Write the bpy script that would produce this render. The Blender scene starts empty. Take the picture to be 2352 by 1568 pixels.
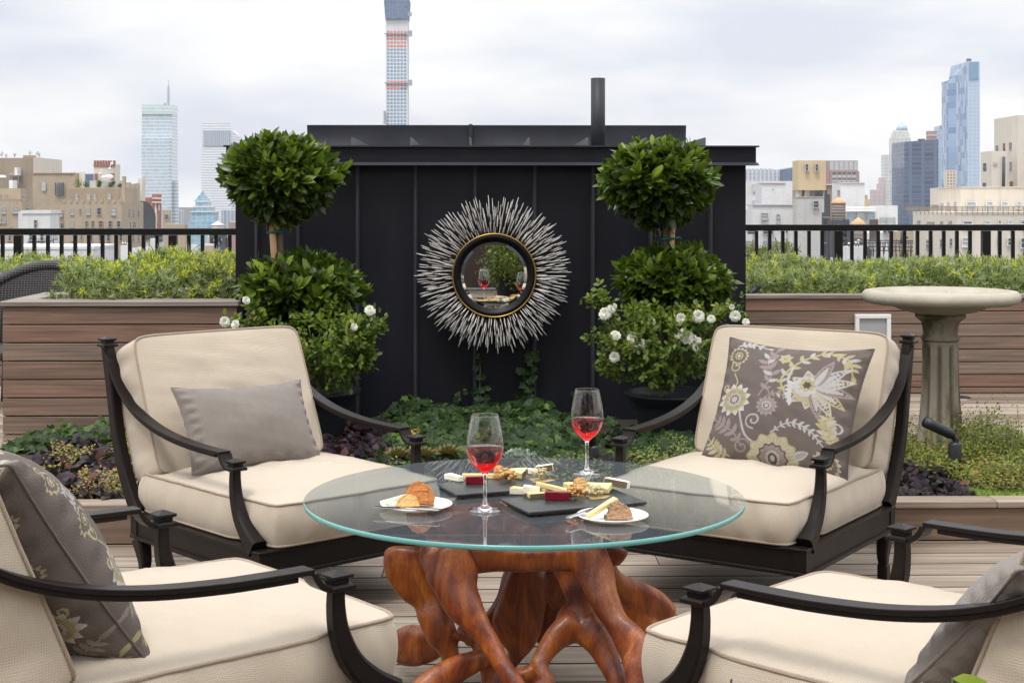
import bpy, bmesh, math, random
import numpy as np
from mathutils import Vector, Matrix

# ------------------------------------------------------------------ camera, sky, sun, exposure
SC = bpy.context.scene
COL = SC.collection
F, YH, CX, EYE, YAW = 3400.0, 465.0, 1176.0, 1.25, math.radians(1.11)
FW = np.array([math.sin(YAW), math.cos(YAW), 0.0]); RT = np.array([math.cos(YAW), -math.sin(YAW), 0.0])
cam = bpy.data.cameras.new('camera'); camo = bpy.data.objects.new('camera', cam); COL.objects.link(camo)
camo.location = (0, 0, EYE); camo.rotation_euler = (math.pi/2, 0, -YAW)
cam.sensor_width = 36; cam.lens = 36*F/2352; cam.shift_y = -(784-YH)/2352
cam.clip_start = 0.05; cam.clip_end = 30000
SC.camera = camo
SC.view_settings.view_transform = 'Standard'; SC.view_settings.look = 'None'
SC.view_settings.exposure = 0.50; SC.view_settings.gamma = 1
SC.cycles.use_denoising = True
SC.cycles.max_bounces = 14; SC.cycles.transmission_bounces = 12; SC.cycles.transparent_max_bounces = 16
SC.cycles.volume_bounces = 0

world = bpy.data.worlds.new("World"); SC.world = world; world.use_nodes = True
SUN_EL, SUN_AZ = math.radians(64), math.radians(205)      # azimuth clockwise from +Y
def build_world():
    nt = world.node_tree; N = nt.nodes; L = nt.links; N.clear()
    out = N.new('ShaderNodeOutputWorld'); bg = N.new('ShaderNodeBackground'); bg.inputs[1].default_value = 0.1
    sky = N.new('ShaderNodeTexSky'); sky.sky_type = 'NISHITA'; sky.sun_disc = False
    sky.sun_elevation = SUN_EL; sky.sun_rotation = SUN_AZ; sky.dust_density = 3; sky.air_density = 1.5
    tc = N.new('ShaderNodeTexCoord')
    mp = N.new('ShaderNodeMapping'); mp.inputs['Scale'].default_value = (2.6, 2.6, 9.5); mp.inputs['Location'].default_value = (1.7, 0.35, 2.2)
    L.new(tc.outputs['Generated'], mp.inputs[0])
    n1 = N.new('ShaderNodeTexNoise'); n1.inputs['Scale'].default_value = 1.5; n1.inputs['Detail'].default_value = 4; n1.inputs['Roughness'].default_value = 0.5
    L.new(mp.outputs[0], n1.inputs[0])
    cr = N.new('ShaderNodeValToRGB'); e = cr.color_ramp.elements
    e[0].position = 0.36; e[0].color = (5.5, 5.8, 6.6, 1); e[1].position = 0.56; e[1].color = (7.9, 7.85, 7.82, 1)
    L.new(n1.outputs[0], cr.inputs[0])
    # overcast sky: the cloud deck is brighter overhead than at the horizon
    sx = N.new('ShaderNodeSeparateXYZ'); L.new(tc.outputs['Generated'], sx.inputs[0])
    mr = N.new('ShaderNodeMapRange'); mr.inputs['From Min'].default_value = 0.16; mr.inputs['From Max'].default_value = 0.85
    mr.inputs['To Min'].default_value = 1.0; mr.inputs['To Max'].default_value = 2.3
    L.new(sx.outputs[2], mr.inputs[0])
    vm = N.new('ShaderNodeVectorMath'); vm.operation = 'SCALE'; L.new(cr.outputs[0], vm.inputs[0]); L.new(mr.outputs[0], vm.inputs['Scale'])
    mx = N.new('ShaderNodeMix'); mx.data_type = 'RGBA'; mx.inputs['Factor'].default_value = 0.9
    L.new(sky.outputs[0], mx.inputs[6]); L.new(vm.outputs[0], mx.inputs[7])
    L.new(mx.outputs[2], bg.inputs[0]); L.new(bg.outputs[0], out.inputs[0])
build_world()
sl = bpy.data.lights.new('sun', 'SUN'); sl.energy = 1.5; sl.angle = math.radians(14); sl.color = (1, 0.97, 0.92)
slo = bpy.data.objects.new('sun', sl); COL.objects.link(slo)
_sd = Vector((math.sin(SUN_AZ)*math.cos(SUN_EL), math.cos(SUN_AZ)*math.cos(SUN_EL), math.sin(SUN_EL)))
slo.rotation_euler = (-_sd).to_track_quat('-Z', 'Y').to_euler(); slo.location = (0, 0, 30)

# ------------------------------------------------------------------ helpers
rnd = random.Random(11)
R = np.random.default_rng(7)
def at(px, py, Y):
    "world point on the plane y = Y seen at a position of the 2352 wide photograph"
    u = (px-CX)/F; v = (YH-py)/F
    d = FW + u*RT + np.array([0, 0, v]); return np.array([0, 0, EYE]) + d*(Y/d[1])
def atz(px, py, z):
    u = (px-CX)/F; v = (YH-py)/F
    d = FW + u*RT + np.array([0, 0, v]); return np.array([0, 0, EYE]) + d*((z-EYE)/d[2])
def cw(x, d, z=0.0):
    p = RT*x + FW*d; return np.array([p[0], p[1], z])

UNIT = [1.0]      # metres per layout unit, counted from the eye point; the roofs across the streets are laid out in larger units
class MB:
    def __init__(s): s.v = []; s.f = []; s.m = []; s.n = 0; s.c = []; s.sm = []
    def add(s, V, Fc, mat=0, col=None, smooth=False):
        V = np.asarray(V, float).reshape(-1, 3); off = s.n
        s.v.append(V); s.n += len(V)
        for f in Fc: s.f.append([i+off for i in f])
        s.m += [mat]*len(Fc); s.sm += [smooth]*len(Fc)
        if col is None: C = np.ones((len(V), 3))*0.5
        else:
            C = np.asarray(col, float)
            if C.ndim == 0: C = np.ones((len(V), 3))*float(C)
            elif C.ndim == 1 and len(C) == 3 and len(V) != 3: C = np.tile(C, (len(V), 1))
            elif C.ndim == 1: C = np.repeat(C[:, None], 3, 1)
        s.c.append(C)
        return s
    def box(s, a, b, mat=0, col=None, ch=0, edge=None):
        a = np.array(a, float); b = np.array(b, float); lo = np.minimum(a, b); hi = np.maximum(a, b)
        if ch <= 0:
            V = [(x, y, z) for x in (lo[0], hi[0]) for y in (lo[1], hi[1]) for z in (lo[2], hi[2])]
            s.add(V, [(0,1,3,2),(4,6,7,5),(0,4,5,1),(2,3,7,6),(0,2,6,4),(1,5,7,3)], mat, col)
        else:
            bm = bmesh.new(); bmesh.ops.create_cube(bm, size=1)
            for v in bm.verts: v.co = Vector(lo + (np.array(v.co)+.5)*(hi-lo))
            bmesh.ops.bevel(bm, geom=list(bm.edges), offset=ch, segments=1, affect='EDGES')
            bm.verts.index_update()
            bm.normal_update(); s.add([tuple(v.co) for v in bm.verts], [[v.index for v in f.verts] for f in bm.faces], mat, col)
            if edge is not None: s.m[-len(bm.faces):] = [edge if abs(f.normal.z) < .5 else mat for f in bm.faces]
            bm.free()
        return s
    def obox(s, c, ax, h, mat=0, col=None):
        "box with centre c, axes ax (3x3 rows), half sizes h"
        c = np.array(c, float); ax = np.array(ax, float)
        V = [c + sx*h[0]*ax[0] + sy*h[1]*ax[1] + sz*h[2]*ax[2] for sx in (-1,1) for sy in (-1,1) for sz in (-1,1)]
        return s.add(V, [(0,1,3,2),(4,6,7,5),(0,4,5,1),(2,3,7,6),(0,2,6,4),(1,5,7,3)], mat, col)
    def prism(s, pts, z0, z1, mat=0, col=None):
        n = len(pts); V = [(p[0], p[1], z0) for p in pts] + [(p[0], p[1], z1) for p in pts]
        return s.add(V, [tuple(range(n))[::-1], tuple(range(n, 2*n))] + [(i, (i+1) % n, n+(i+1) % n, n+i) for i in range(n)], mat, col)
    def sweep(s, P, prof, side=None, mat=0, col=None, closed=False, smooth=True, caps=True):
        """P (n,3); prof: function(i)->(k,2) section points (side, normal) or array; side: fixed side vector or None"""
        P = np.asarray(P, float); n = len(P)
        if closed: T = np.roll(P, -1, 0) - np.roll(P, 1, 0)
        else: T = np.gradient(P, axis=0)
        T /= np.linalg.norm(T, axis=1)[:, None] + 1e-12
        rows = []; sd = None
        for i in range(n):
            if side is not None: S = np.array(side, float)
            else:
                if sd is None:
                    a = np.array([0, 0, 1.0]) if abs(T[i][2]) < .9 else np.array([1.0, 0, 0])
                    S = np.cross(T[i], a)
                else: S = sd
            S = S - T[i]*S.dot(T[i]); S /= np.linalg.norm(S)+1e-12; sd = S
            Nn = np.cross(S, T[i])
            q = prof(i) if callable(prof) else prof
            q = np.asarray(q, float)
            rows.append(P[i] + q[:, :1]*S + q[:, 1:2]*Nn)
        k = len(rows[0]); V = np.concatenate(rows)
        Fc = []
        m = n if closed else n-1
        for i in range(m):
            a = i*k; b = ((i+1) % n)*k
            for j in range(k): Fc.append((a+j, a+(j+1) % k, b+(j+1) % k, b+j))
        if caps and not closed: Fc += [tuple(range(k))[::-1], tuple(range((n-1)*k, n*k))]
        C = None
        if col is not None:
            C = np.asarray(col, float)
            if C.ndim >= 1 and len(C) == n: C = np.repeat(C, k, 0)
        return s.add(V, Fc, mat, C, smooth)
    def tube(s, P, r, k=8, mat=0, col=None, closed=False, side=None):
        a = np.arange(k)/k*2*math.pi; c = np.stack([np.cos(a), np.sin(a)], 1)
        if np.ndim(r) == 0: return s.sweep(P, c*r, side, mat, col, closed)
        return s.sweep(P, lambda i: c*r[i], side, mat, col, closed)
    def lathe(s, prof, c=(0,0,0), k=32, mat=0, col=None, closed=False, rf=None):
        prof = np.asarray(prof, float); n = len(prof); a = np.arange(k)/k*2*math.pi
        V = []
        for i, (r, z) in enumerate(prof):
            rr = r*np.ones(k) if rf is None else np.array([rf(r, z, t) for t in a])
            V.append(np.stack([c[0]+rr*np.cos(a), c[1]+rr*np.sin(a), np.full(k, c[2]+z)], 1))
        V = np.concatenate(V); Fc = []
        for i in range(n if closed else n-1):
            A = i*k; B = ((i+1) % n)*k
            for j in range(k): Fc.append((A+j, A+(j+1) % k, B+(j+1) % k, B+j))
        if not closed:
            if prof[0][0] > 1e-6: Fc.append(tuple(range(k))[::-1])
            if prof[-1][0] > 1e-6: Fc.append(tuple(range((n-1)*k, n*k)))
        return s.add(V, Fc, mat, col, True)
    def sphere(s, c, r, mat=0, col=None, ku=16, kv=10, sc=(1,1,1)):
        V = []; 
        for i in range(kv+1):
            t = math.pi*i/kv
            for j in range(ku):
                p = 2*math.pi*j/ku; V.append((c[0]+r*sc[0]*math.sin(t)*math.cos(p), c[1]+r*sc[1]*math.sin(t)*math.sin(p), c[2]+r*sc[2]*math.cos(t)))
        Fc = [(i*ku+j, (i+1)*ku+j, (i+1)*ku+(j+1) % ku, i*ku+(j+1) % ku) for i in range(kv) for j in range(ku)]
        return s.add(V, Fc, mat, col, True)

def link(name, me, mats, parent=None):
    o = bpy.data.objects.new(name, me); COL.objects.link(o)
    for m in (mats if isinstance(mats, (list, tuple)) else [mats]): me.materials.append(m)
    if parent is not None: o.parent = parent
    return o
def chain_loc(p):
    q = np.zeros(3)
    while p is not None: q += np.array(p.location); p = p.parent
    return q
def obj(name, mb, mats, parent=None, world_space=True, origin=None, smooth=None):
    V = np.concatenate(mb.v) if mb.v else np.zeros((0, 3))
    if UNIT[0] != 1: V = V*UNIT[0] + [0, 0, EYE*(1-UNIT[0])]; V[:, 2] = np.maximum(V[:, 2], -44.98)
    off = np.zeros(3)
    if world_space and parent is not None: off = chain_loc(parent)
    if parent is None and origin is None and world_space and len(V):
        lo = V.min(0); hi = V.max(0); origin = ((lo[0]+hi[0])/2, (lo[1]+hi[1])/2, lo[2])
    loc = np.zeros(3)
    if origin is not None: loc = np.array(origin, float) - off
    me = bpy.data.meshes.new(name)
    nv = len(V); W = V - off - loc
    lens = np.fromiter((len(f) for f in mb.f), int, len(mb.f))
    li = np.fromiter((i for f in mb.f for i in f), int, int(lens.sum()))
    me.vertices.add(nv); me.vertices.foreach_set('co', W.astype(np.float32).ravel())
    me.loops.add(len(li)); me.loops.foreach_set('vertex_index', li)
    me.polygons.add(len(lens)); me.polygons.foreach_set('loop_start', np.concatenate([[0], np.cumsum(lens)[:-1]]) if len(lens) else [])
    me.polygons.foreach_set('loop_total', lens)
    me.polygons.foreach_set('material_index', np.array(mb.m, int))
    me.polygons.foreach_set('use_smooth', np.array(mb.sm, bool) if smooth is None else np.full(len(lens), smooth))
    at_ = me.attributes.new('tint', 'FLOAT_COLOR', 'POINT')
    C = np.concatenate(mb.c) if mb.c else np.zeros((0, 3)); C4 = np.concatenate([C, np.ones((len(C), 1))], 1)
    at_.data.foreach_set('color', C4.astype(np.float32).ravel())
    me.update(calc_edges=True); me.validate()
    o = link(name, me, mats, parent); o.location = loc
    return o
def tag(o, label=None, cat=None, group=None, kind=None):
    if label: o['label'] = label
    if cat: o['category'] = cat
    if group: o['group'] = group
    if kind: o['kind'] = kind
    return o
def thing(name, label, cat, loc=(0,0,0), rz=0.0, group=None):
    o = bpy.data.objects.new(name, None); COL.objects.link(o); o.empty_display_size = .1
    o.location = loc; o.rotation_euler = (0, 0, rz); return tag(o, label, cat, group)
def smoothstep(a, b, x):
    t = np.clip((x-a)/(b-a), 0, 1); return t*t*(3-2*t)
def bez(pts, n):
    "Catmull-Rom through pts"
    P = np.asarray(pts, float); P = np.concatenate([[2*P[0]-P[1]], P, [2*P[-1]-P[-2]]]); m = len(P)-3
    u = np.linspace(0, m, n); i = np.minimum(u.astype(int), m-1); t = (u-i)[:, None]
    a, b, c, d = P[i], P[i+1], P[i+2], P[i+3]
    return .5*((2*b)+(-a+c)*t+(2*a-5*b+4*c-d)*t*t+(-a+3*b-3*c+d)*t**3)

# ------------------------------------------------------------------ materials
class NT:
    def __init__(s, name):
        s.m = bpy.data.materials.new(name); s.m.use_nodes = True; s.t = s.m.node_tree; s.t.nodes.clear()
        s.out = s.t.nodes.new('ShaderNodeOutputMaterial')
    def n(s, t, **k):
        x = s.t.nodes.new(t)
        for a, b in k.items():
            if a.startswith('i_'):
                key = a[2:]; key = int(key) if key.isdigit() else key.replace('_', ' ')
                if hasattr(b, 'is_linked') or isinstance(b, bpy.types.NodeSocket): s.t.links.new(b, x.inputs[key])
                else: x.inputs[key].default_value = b
            else: setattr(x, a, b)
        return x
    def l(s, a, b): s.t.links.new(a, b)
    def math(s, op, a, b=0.0):
        x = s.n('ShaderNodeMath', operation=op)
        for i, v in enumerate((a, b)):
            if isinstance(v, bpy.types.NodeSocket): s.l(v, x.inputs[i])
            else: x.inputs[i].default_value = v
        return x.outputs[0]
    def ramp(s, f, stops):
        x = s.n('ShaderNodeValToRGB'); e = x.color_ramp.elements
        while len(e) < len(stops): e.new(.5)
        for i, (p, c) in enumerate(stops): e[i].position = p; e[i].color = (*c, 1) if len(c) == 3 else c
        s.l(f, x.inputs[0]); return x.outputs[0]
    def mix(s, f, a, b, bt='MIX'):
        x = s.n('ShaderNodeMix', data_type='RGBA', blend_type=bt)
        for i, v in ((0, f), (6, a), (7, b)):
            if isinstance(v, bpy.types.NodeSocket): s.l(v, x.inputs[i])
            elif i == 0: x.inputs[0].default_value = v
            else: x.inputs[i].default_value = (*v, 1)
        return x.outputs[2]
    def coord(s, sc=(1,1,1), kind='Object'):
        tc = s.n('ShaderNodeTexCoord'); mp = s.n('ShaderNodeMapping'); mp.inputs['Scale'].default_value = sc
        s.l(tc.outputs[kind], mp.inputs[0]); return mp.outputs[0]
    def noise(s, sc=(1,1,1), scale=5, detail=4, rough=.55, dist=0, kind='Object'):
        x = s.n('ShaderNodeTexNoise'); s.l(s.coord(sc, kind), x.inputs[0])
        x.inputs['Scale'].default_value = scale; x.inputs['Detail'].default_value = detail
        x.inputs['Roughness'].default_value = rough; x.inputs['Distortion'].default_value = dist
        return x.outputs[0]
    def attr(s, nm='tint', ch='Color'):
        return s.n('ShaderNodeAttribute', attribute_name=nm).outputs[ch]
    def bump(s, h, st=.3, d=.01):
        x = s.n('ShaderNodeBump'); s.l(h, x.inputs['Height']); x.inputs['Strength'].default_value = st; x.inputs['Distance'].default_value = d
        return x.outputs[0]
    def bsdf(s, col, rough=.5, metal=0, spec=.5, normal=None, **k):
        x = s.n('ShaderNodeBsdfPrincipled')
        for nm, v in (('Base Color', col), ('Roughness', rough), ('Metallic', metal), ('Specular IOR Level', spec)):
            if isinstance(v, bpy.types.NodeSocket): s.l(v, x.inputs[nm])
            elif nm == 'Base Color': x.inputs[nm].default_value = (*v, 1)
            else: x.inputs[nm].default_value = v
        if normal is not None: s.l(normal, x.inputs['Normal'])
        for a, b in k.items():
            i = x.inputs[a.replace('_', ' ')]
            if isinstance(b, bpy.types.NodeSocket): s.l(b, i)
            else: i.default_value = b
        return x.outputs[0]
    def done(s, sh): s.l(sh, s.out.inputs[0]); return s.m

def plain(name, col, rough=.5, metal=0, var=.15, nscale=6, bumpst=0, bscale=60, spec=.5, sc=(1,1,1)):
    t = NT(name); f = t.noise(sc, nscale, 5)
    c = t.mix(f, tuple(x*(1-var) for x in col), tuple(min(1, x*(1+var)) for x in col))
    nm = t.bump(t.noise(sc, bscale, 3), bumpst, .004) if bumpst else None
    rr = t.n('ShaderNodeMapRange', i_0=f, i_3=max(0, rough-.08), i_4=min(1, rough+.08)).outputs[0]
    return t.done(t.bsdf(c, rr, metal, spec, nm))

def wood(name, ca, cb, cc, axis='x', rough=.65, grain=55, st=.35, spec=.3):
    "ca..cc mixed by the board tint; grain runs along the axis"
    t = NT(name)
    sc = {'x': (1.2, grain, grain), 'y': (grain, 1.2, grain), 'z': (grain, grain, 1.2)}[axis]
    s2 = {'x': (.7, 9, 9), 'y': (9, .7, 9), 'z': (9, 9, .7)}[axis]
    tint = t.attr(ch='Fac'); av = t.n('ShaderNodeVectorMath', operation='SCALE'); 
    t.l(t.attr(ch='Color'), av.inputs[0]); av.inputs['Scale'].default_value = 37
    def nz(scv, scale, det, dist=0):
        tc = t.n('ShaderNodeTexCoord'); ad = t.n('ShaderNodeVectorMath', operation='ADD'); t.l(tc.outputs['Object'], ad.inputs[0]); t.l(av.outputs[0], ad.inputs[1])
        mp = t.n('ShaderNodeMapping'); mp.inputs['Scale'].default_value = scv; t.l(ad.outputs[0], mp.inputs[0])
        x = t.n('ShaderNodeTexNoise'); t.l(mp.outputs[0], x.inputs[0]); x.inputs['Scale'].default_value = scale; x.inputs['Detail'].default_value = det; x.inputs['Distortion'].default_value = dist
        return x.outputs[0]
    g = nz(sc, 1.6, 5, .6); b = nz(s2, .9, 3, 1.5)
    base = t.ramp(tint, [(0, ca), (.5, cb), (1, cc)])
    k = t.n('ShaderNodeMapRange', i_0=g, i_1=.32, i_2=.68, i_3=.66, i_4=1.2).outputs[0]
    k2 = t.n('ShaderNodeMapRange', i_0=b, i_1=.3, i_2=.7, i_3=.78, i_4=1.2).outputs[0]
    kk = t.math('MULTIPLY', k, k2)
    vm = t.n('ShaderNodeVectorMath', operation='SCALE'); t.l(base, vm.inputs[0]); t.l(kk, vm.inputs['Scale'])
    return t.done(t.bsdf(vm.outputs[0], rough, 0, spec, t.bump(g, st, .003)))

def leafmat(name, stops, rough=.35, trans=.25, spec=.5, vein=0):
    t = NT(name); f = t.attr(ch='Fac'); c = t.ramp(f, stops)
    nz = t.noise((1,1,1), 30, 3); c = t.mix(t.math('MULTIPLY', nz, .35), c, tuple(x*.5 for x in stops[0][1]))
    b = t.bsdf(c, rough, 0, spec); tr = t.n('ShaderNodeBsdfTranslucent'); c2 = t.mix(.5, c, (.25, .4, .03)); t.l(c2, tr.inputs[0])
    m = t.n('ShaderNodeMixShader'); m.inputs[0].default_value = trans; t.l(b, m.inputs[1]); t.l(tr.outputs[0], m.inputs[2])
    return t.done(m.outputs[0])

def fabric(name, col, k=1500, st=.25, rough=.9, attr=False, var=.06, sheen=.2):
    t = NT(name); tc = t.n('ShaderNodeTexCoord'); sp = t.n('ShaderNodeSeparateXYZ'); t.l(tc.outputs['Object'], sp.inputs[0])
    s = [t.math('SINE', t.math('MULTIPLY', sp.outputs[i], k)) for i in range(3)]
    h = t.math('ADD', t.math('ADD', t.math('MULTIPLY', s[0], s[1]), t.math('MULTIPLY', s[1], s[2])), t.math('MULTIPLY', s[0], s[2]))
    base = t.attr() if attr else col
    nz = t.noise((1,1,1), 9, 4); mo = t.noise((1, 1, 6), 160, 2)
    if attr: c = t.mix(t.math('MULTIPLY', mo, .35), base, (.05, .04, .035))
    else: c = t.mix(nz, tuple(x*(1-var) for x in col), tuple(x*(1+var) for x in col))
    c = t.mix(t.n('ShaderNodeMapRange', i_0=h, i_1=-1.2, i_2=1.2, i_3=.16, i_4=0.0).outputs[0], c, (.08, .06, .045))
    big = t.noise((1,1,1), 14, 3)
    hh = t.math('ADD', t.math('MULTIPLY', h, .0009), t.math('MULTIPLY', big, .006))
    x = t.n('ShaderNodeBump'); t.l(hh, x.inputs['Height']); x.inputs['Strength'].default_value = st*2; x.inputs['Distance'].default_value = 1.0
    return t.done(t.bsdf(c, rough, 0, .2, x.outputs[0], Sheen_Weight=sheen))
M = {}
M['deck_edge'] = None
M['deck'] = wood('weathered_deck', (.17,.125,.09), (.28,.222,.168), (.41,.345,.275), grain=40, st=.6)
M['deck_edge'] = plain('gap_shade_grime_edge', (.035,.027,.021), .9)  # board sides painted near black: shade of the gaps, with grime
M['planter'] = wood('ipe_planks', (.225,.122,.082), (.195,.138,.104), (.30,.245,.195), grain=60)
M['cap'] = wood('weathered_cap', (.21,.175,.15), (.25,.215,.185), (.30,.26,.23))
M['curb'] = wood('curb_timber', (.19,.125,.085), (.23,.165,.12), (.28,.21,.16), grain=30)
M['dark_metal'] = plain('bronze_black_metal', (.011,.0078,.0068), .34, .0, .2, 40, .2, 500, spec=.16)
M['shed'] = plain('charcoal_sheet_metal', (.0095,.0100,.0140), .42, .0, .5, 3.2, .35, 8, spec=.26, sc=(1.6, 1.6, .35))
M['shed_roof'] = plain('grey_sheet_metal', (.032,.033,.040), .5, .0, .35, 5, .5, 9, spec=.3)
M['fin'] = plain('bare_sheet_fin', (.11,.11,.12), .5)
M['iron'] = plain('black_rail_paint', (.006,.006,.006), .4, 0, .1, spec=.25)
M['black_plastic'] = plain('black_lamp_plastic', (.015,.016,.018), .45, 0, .1, 30, .2, 400)
M['soil'] = plain('dark_soil', (.022,.013,.008), .95, 0, .5, 30, 1, 90)
M['pot'] = plain('charcoal_pot', (.011,.013,.018), .5, 0, .25, 12, .1, 100, spec=.3)
M['fabric'] = fabric('beige_canvas', (.50,.425,.33), k=1350, st=.16)
M['piping'] = fabric('taupe_piping', (.38,.30,.22), k=1500, st=.3)
M['grey_fabric'] = fabric('grey_linen', (.245,.212,.185), k=2100, st=.35, var=.14)
M['floral'] = fabric('floral_jacquard', (.2,.2,.2), k=2100, st=.35, attr=True, sheen=.05)
M['gold'] = plain('antique_gold', (.42,.26,.07), .35, .9, .3, 30)
M['black_lacquer'] = plain('black_lacquer', (.005,.005,.006), .45, 0, .1, spec=.2)
M['white_paint'] = plain('white_paint', (.72,.72,.70), .5, 0, .05)
M['steel'] = plain('polished_steel', (.62,.61,.60), .12, 1, .05)
M['porcelain'] = plain('white_porcelain', (.82,.81,.79), .12, 0, .01)
M['slate'] = plain('dark_slate', (.024,.030,.030), .34, 0, .85, 40, .7, 90)
M['wicker'] = plain('grey_wicker', (.06,.055,.055), .6, 0, .4, 80)
M['bark'] = plain('mossy_bark', (.13,.105,.06), .9, 0, .5, 40, .8, 120, sc=(1,1,.3))
M['bamboo'] = plain('pale_bamboo', (.50,.30,.15), .6, 0, .2, 20, sc=(1,1,.2))
M['green_tape'] = plain('green_tape', (.0,.12,.09), .5)
M['bay'] = leafmat('bay_leaf', [(0,(.016,.034,.004)), (.4,(.045,.082,.007)), (.7,(.11,.175,.014)), (1,(.28,.36,.035))], .32, .22, .4)
M['rose_leaf'] = leafmat('rose_leaf', [(0,(.028,.052,.007)), (.5,(.085,.14,.014)), (.85,(.19,.25,.02)), (1,(.30,.29,.03))], .45, .25, .3)
M['ivy'] = leafmat('ivy_leaf', [(0,(.007,.019,.004)), (.5,(.020,.048,.007)), (1,(.10,.17,.02))], .45, .10, .22)
M['lavender'] = leafmat('grey_green_needles', [(0,(.13,.17,.035)), (.35,(.30,.36,.15)), (.62,(.52,.56,.36)), (.72,(.46,.50,.06)), (.85,(.66,.68,.06)), (1,(.85,.80,.09))], .6, .35, .2)
M['ajuga'] = leafmat('purple_leaf', [(0,(.012,.009,.014)), (.6,(.028,.016,.024)), (.85,(.05,.026,.03)), (1,(.12,.04,.03))], .45, .05, .14)
M['sedum'] = leafmat('sedum_leaf', [(0,(.10,.14,.02)), (.4,(.22,.24,.03)), (.7,(.33,.27,.05)), (1,(.40,.20,.07))], .5, .2)
M['thyme'] = leafmat('thyme_leaf', [(0,(.04,.055,.008)), (.5,(.13,.16,.012)), (.85,(.30,.29,.02)), (1,(.30,.14,.03))], .5, .2)
M['moss'] = leafmat('lime_moss', [(0,(.10,.18,.02)), (1,(.27,.36,.04))], .7, .2)
M['silver'] = leafmat('silver_leaf', [(0,(.22,.28,.23)), (1,(.55,.60,.52))], .8, .15)
M['succulent'] = leafmat('succulent_leaf', [(0,(.06,.10,.03)), (.5,(.17,.16,.05)), (1,(.28,.09,.05))], .5, .1)
M['petal'] = leafmat('cream_petal', [(0,(.70,.66,.42)), (.4,(.82,.80,.70)), (1,(.86,.86,.82))], .6, .25)
M['stem'] = plain('green_stem', (.08,.10,.03), .7)

# ------------------------------------------------------------------ foliage generator
def leaf_tmpl(w=.4, fold=.18, curl=.15, seg=4, tipr=.9):
    "leaf of length 1 along +Y, normal +Z"
    V = []; Fc = []
    for i in range(seg+1):
        t = i/seg; hw = w*.5*(math.sin(math.pi*t**tipr)**.62 if 0 < t < 1 else 0.02); z = -curl*t*t
        V += [(-hw, t, z+fold*hw*1.0), (0, t, z), (hw, t, z+fold*hw*1.0)]
    for i in range(seg):
        a = i*3; b = a+3
        Fc += [(a, a+1, b+1, b), (a+1, a+2, b+2, b+1)]
    return np.array(V), Fc
def blade_tmpl(w=.12, curl=.1):
    return np.array([(-w/2, 0, 0), (w/2, 0, 0), (w*.42, .6, -curl*.3), (0, 1, -curl), (-w*.42, .6, -curl*.3)]), [(0, 1, 2, 3, 4)]
def ivy_tmpl():
    pts = [(0,0),(.28,-.12),(.52,.08),(.38,.30),(.62,.55),(.30,.62),(0,1.05),(-.30,.62),(-.62,.55),(-.38,.30),(-.52,.08),(-.28,-.12)]
    V = [(x, y, -.10*(x*x+ (y-.4)**2) + (.08*abs(x))) for x, y in pts] + [(0, .35, -.03)]
    return np.array(V), [(i, (i+1) % 12, 12) for i in range(12)]
def frames(Y, up=None, roll=None):
    "rows: X, Y, Z axes for leaf directions Y (n,3); leaf normal leans to up"
    n = len(Y); Y = Y/np.linalg.norm(Y, axis=1)[:, None]
    U = np.tile([0, 0, 1.0], (n, 1)) if up is None else up
    Z = U - Y*(U*Y).sum(1)[:, None]; l = np.linalg.norm(Z, axis=1)[:, None]
    bad = l[:, 0] < .05; Z[bad] = np.cross(Y[bad], [1., 0, 0]); l = np.linalg.norm(Z, axis=1)[:, None]; Z /= l
    X = np.cross(Y, Z)
    if roll is not None:
        c = np.cos(roll)[:, None]; s_ = np.sin(roll)[:, None]; X, Z = X*c+Z*s_, Z*c-X*s_
    return X, Y, Z
def scatter(mb, T, P, Y, size, tint, up=None, roll=None, mat=0, wid=None, smooth=True):
    V, Fc = T; n = len(P); X, Y, Z = frames(Y, up, roll); k = len(V)
    sz = np.asarray(size)*np.ones(n); w = sz if wid is None else wid*np.ones(n)
    A = (V[None, :, 0, None]*X[:, None]*w[:, None, None] + V[None, :, 1, None]*Y[:, None]*sz[:, None, None] + V[None, :, 2, None]*Z[:, None]*sz[:, None, None]) + P[:, None]
    off = mb.n; mb.v.append(A.reshape(-1, 3)); mb.n += n*k
    C = np.repeat(np.clip(np.asarray(tint)*np.ones(n), 0, 1), k); mb.c.append(np.repeat(C[:, None], 3, 1))
    base = np.arange(n)*k+off
    for f in Fc:
        arr = base[:, None] + np.array(f)[None]; mb.f += arr.tolist()
    mb.m += [mat]*(n*len(Fc)); mb.sm += [smooth]*(n*len(Fc))
def rdir(n):
    v = R.normal(size=(n, 3)); return v/np.linalg.norm(v, axis=1)[:, None]
def wob(P, seed=0, f=3.0):
    "cheap smooth noise, about -1..1"
    r = np.random.default_rng(seed); o = np.zeros(len(P))
    for i in range(6):
        k = r.normal(size=3)*f*(1+i*.5); o += np.sin(P@k + r.uniform(0, 6.28))/(1+i*.35)
    return o/2.6

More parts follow.
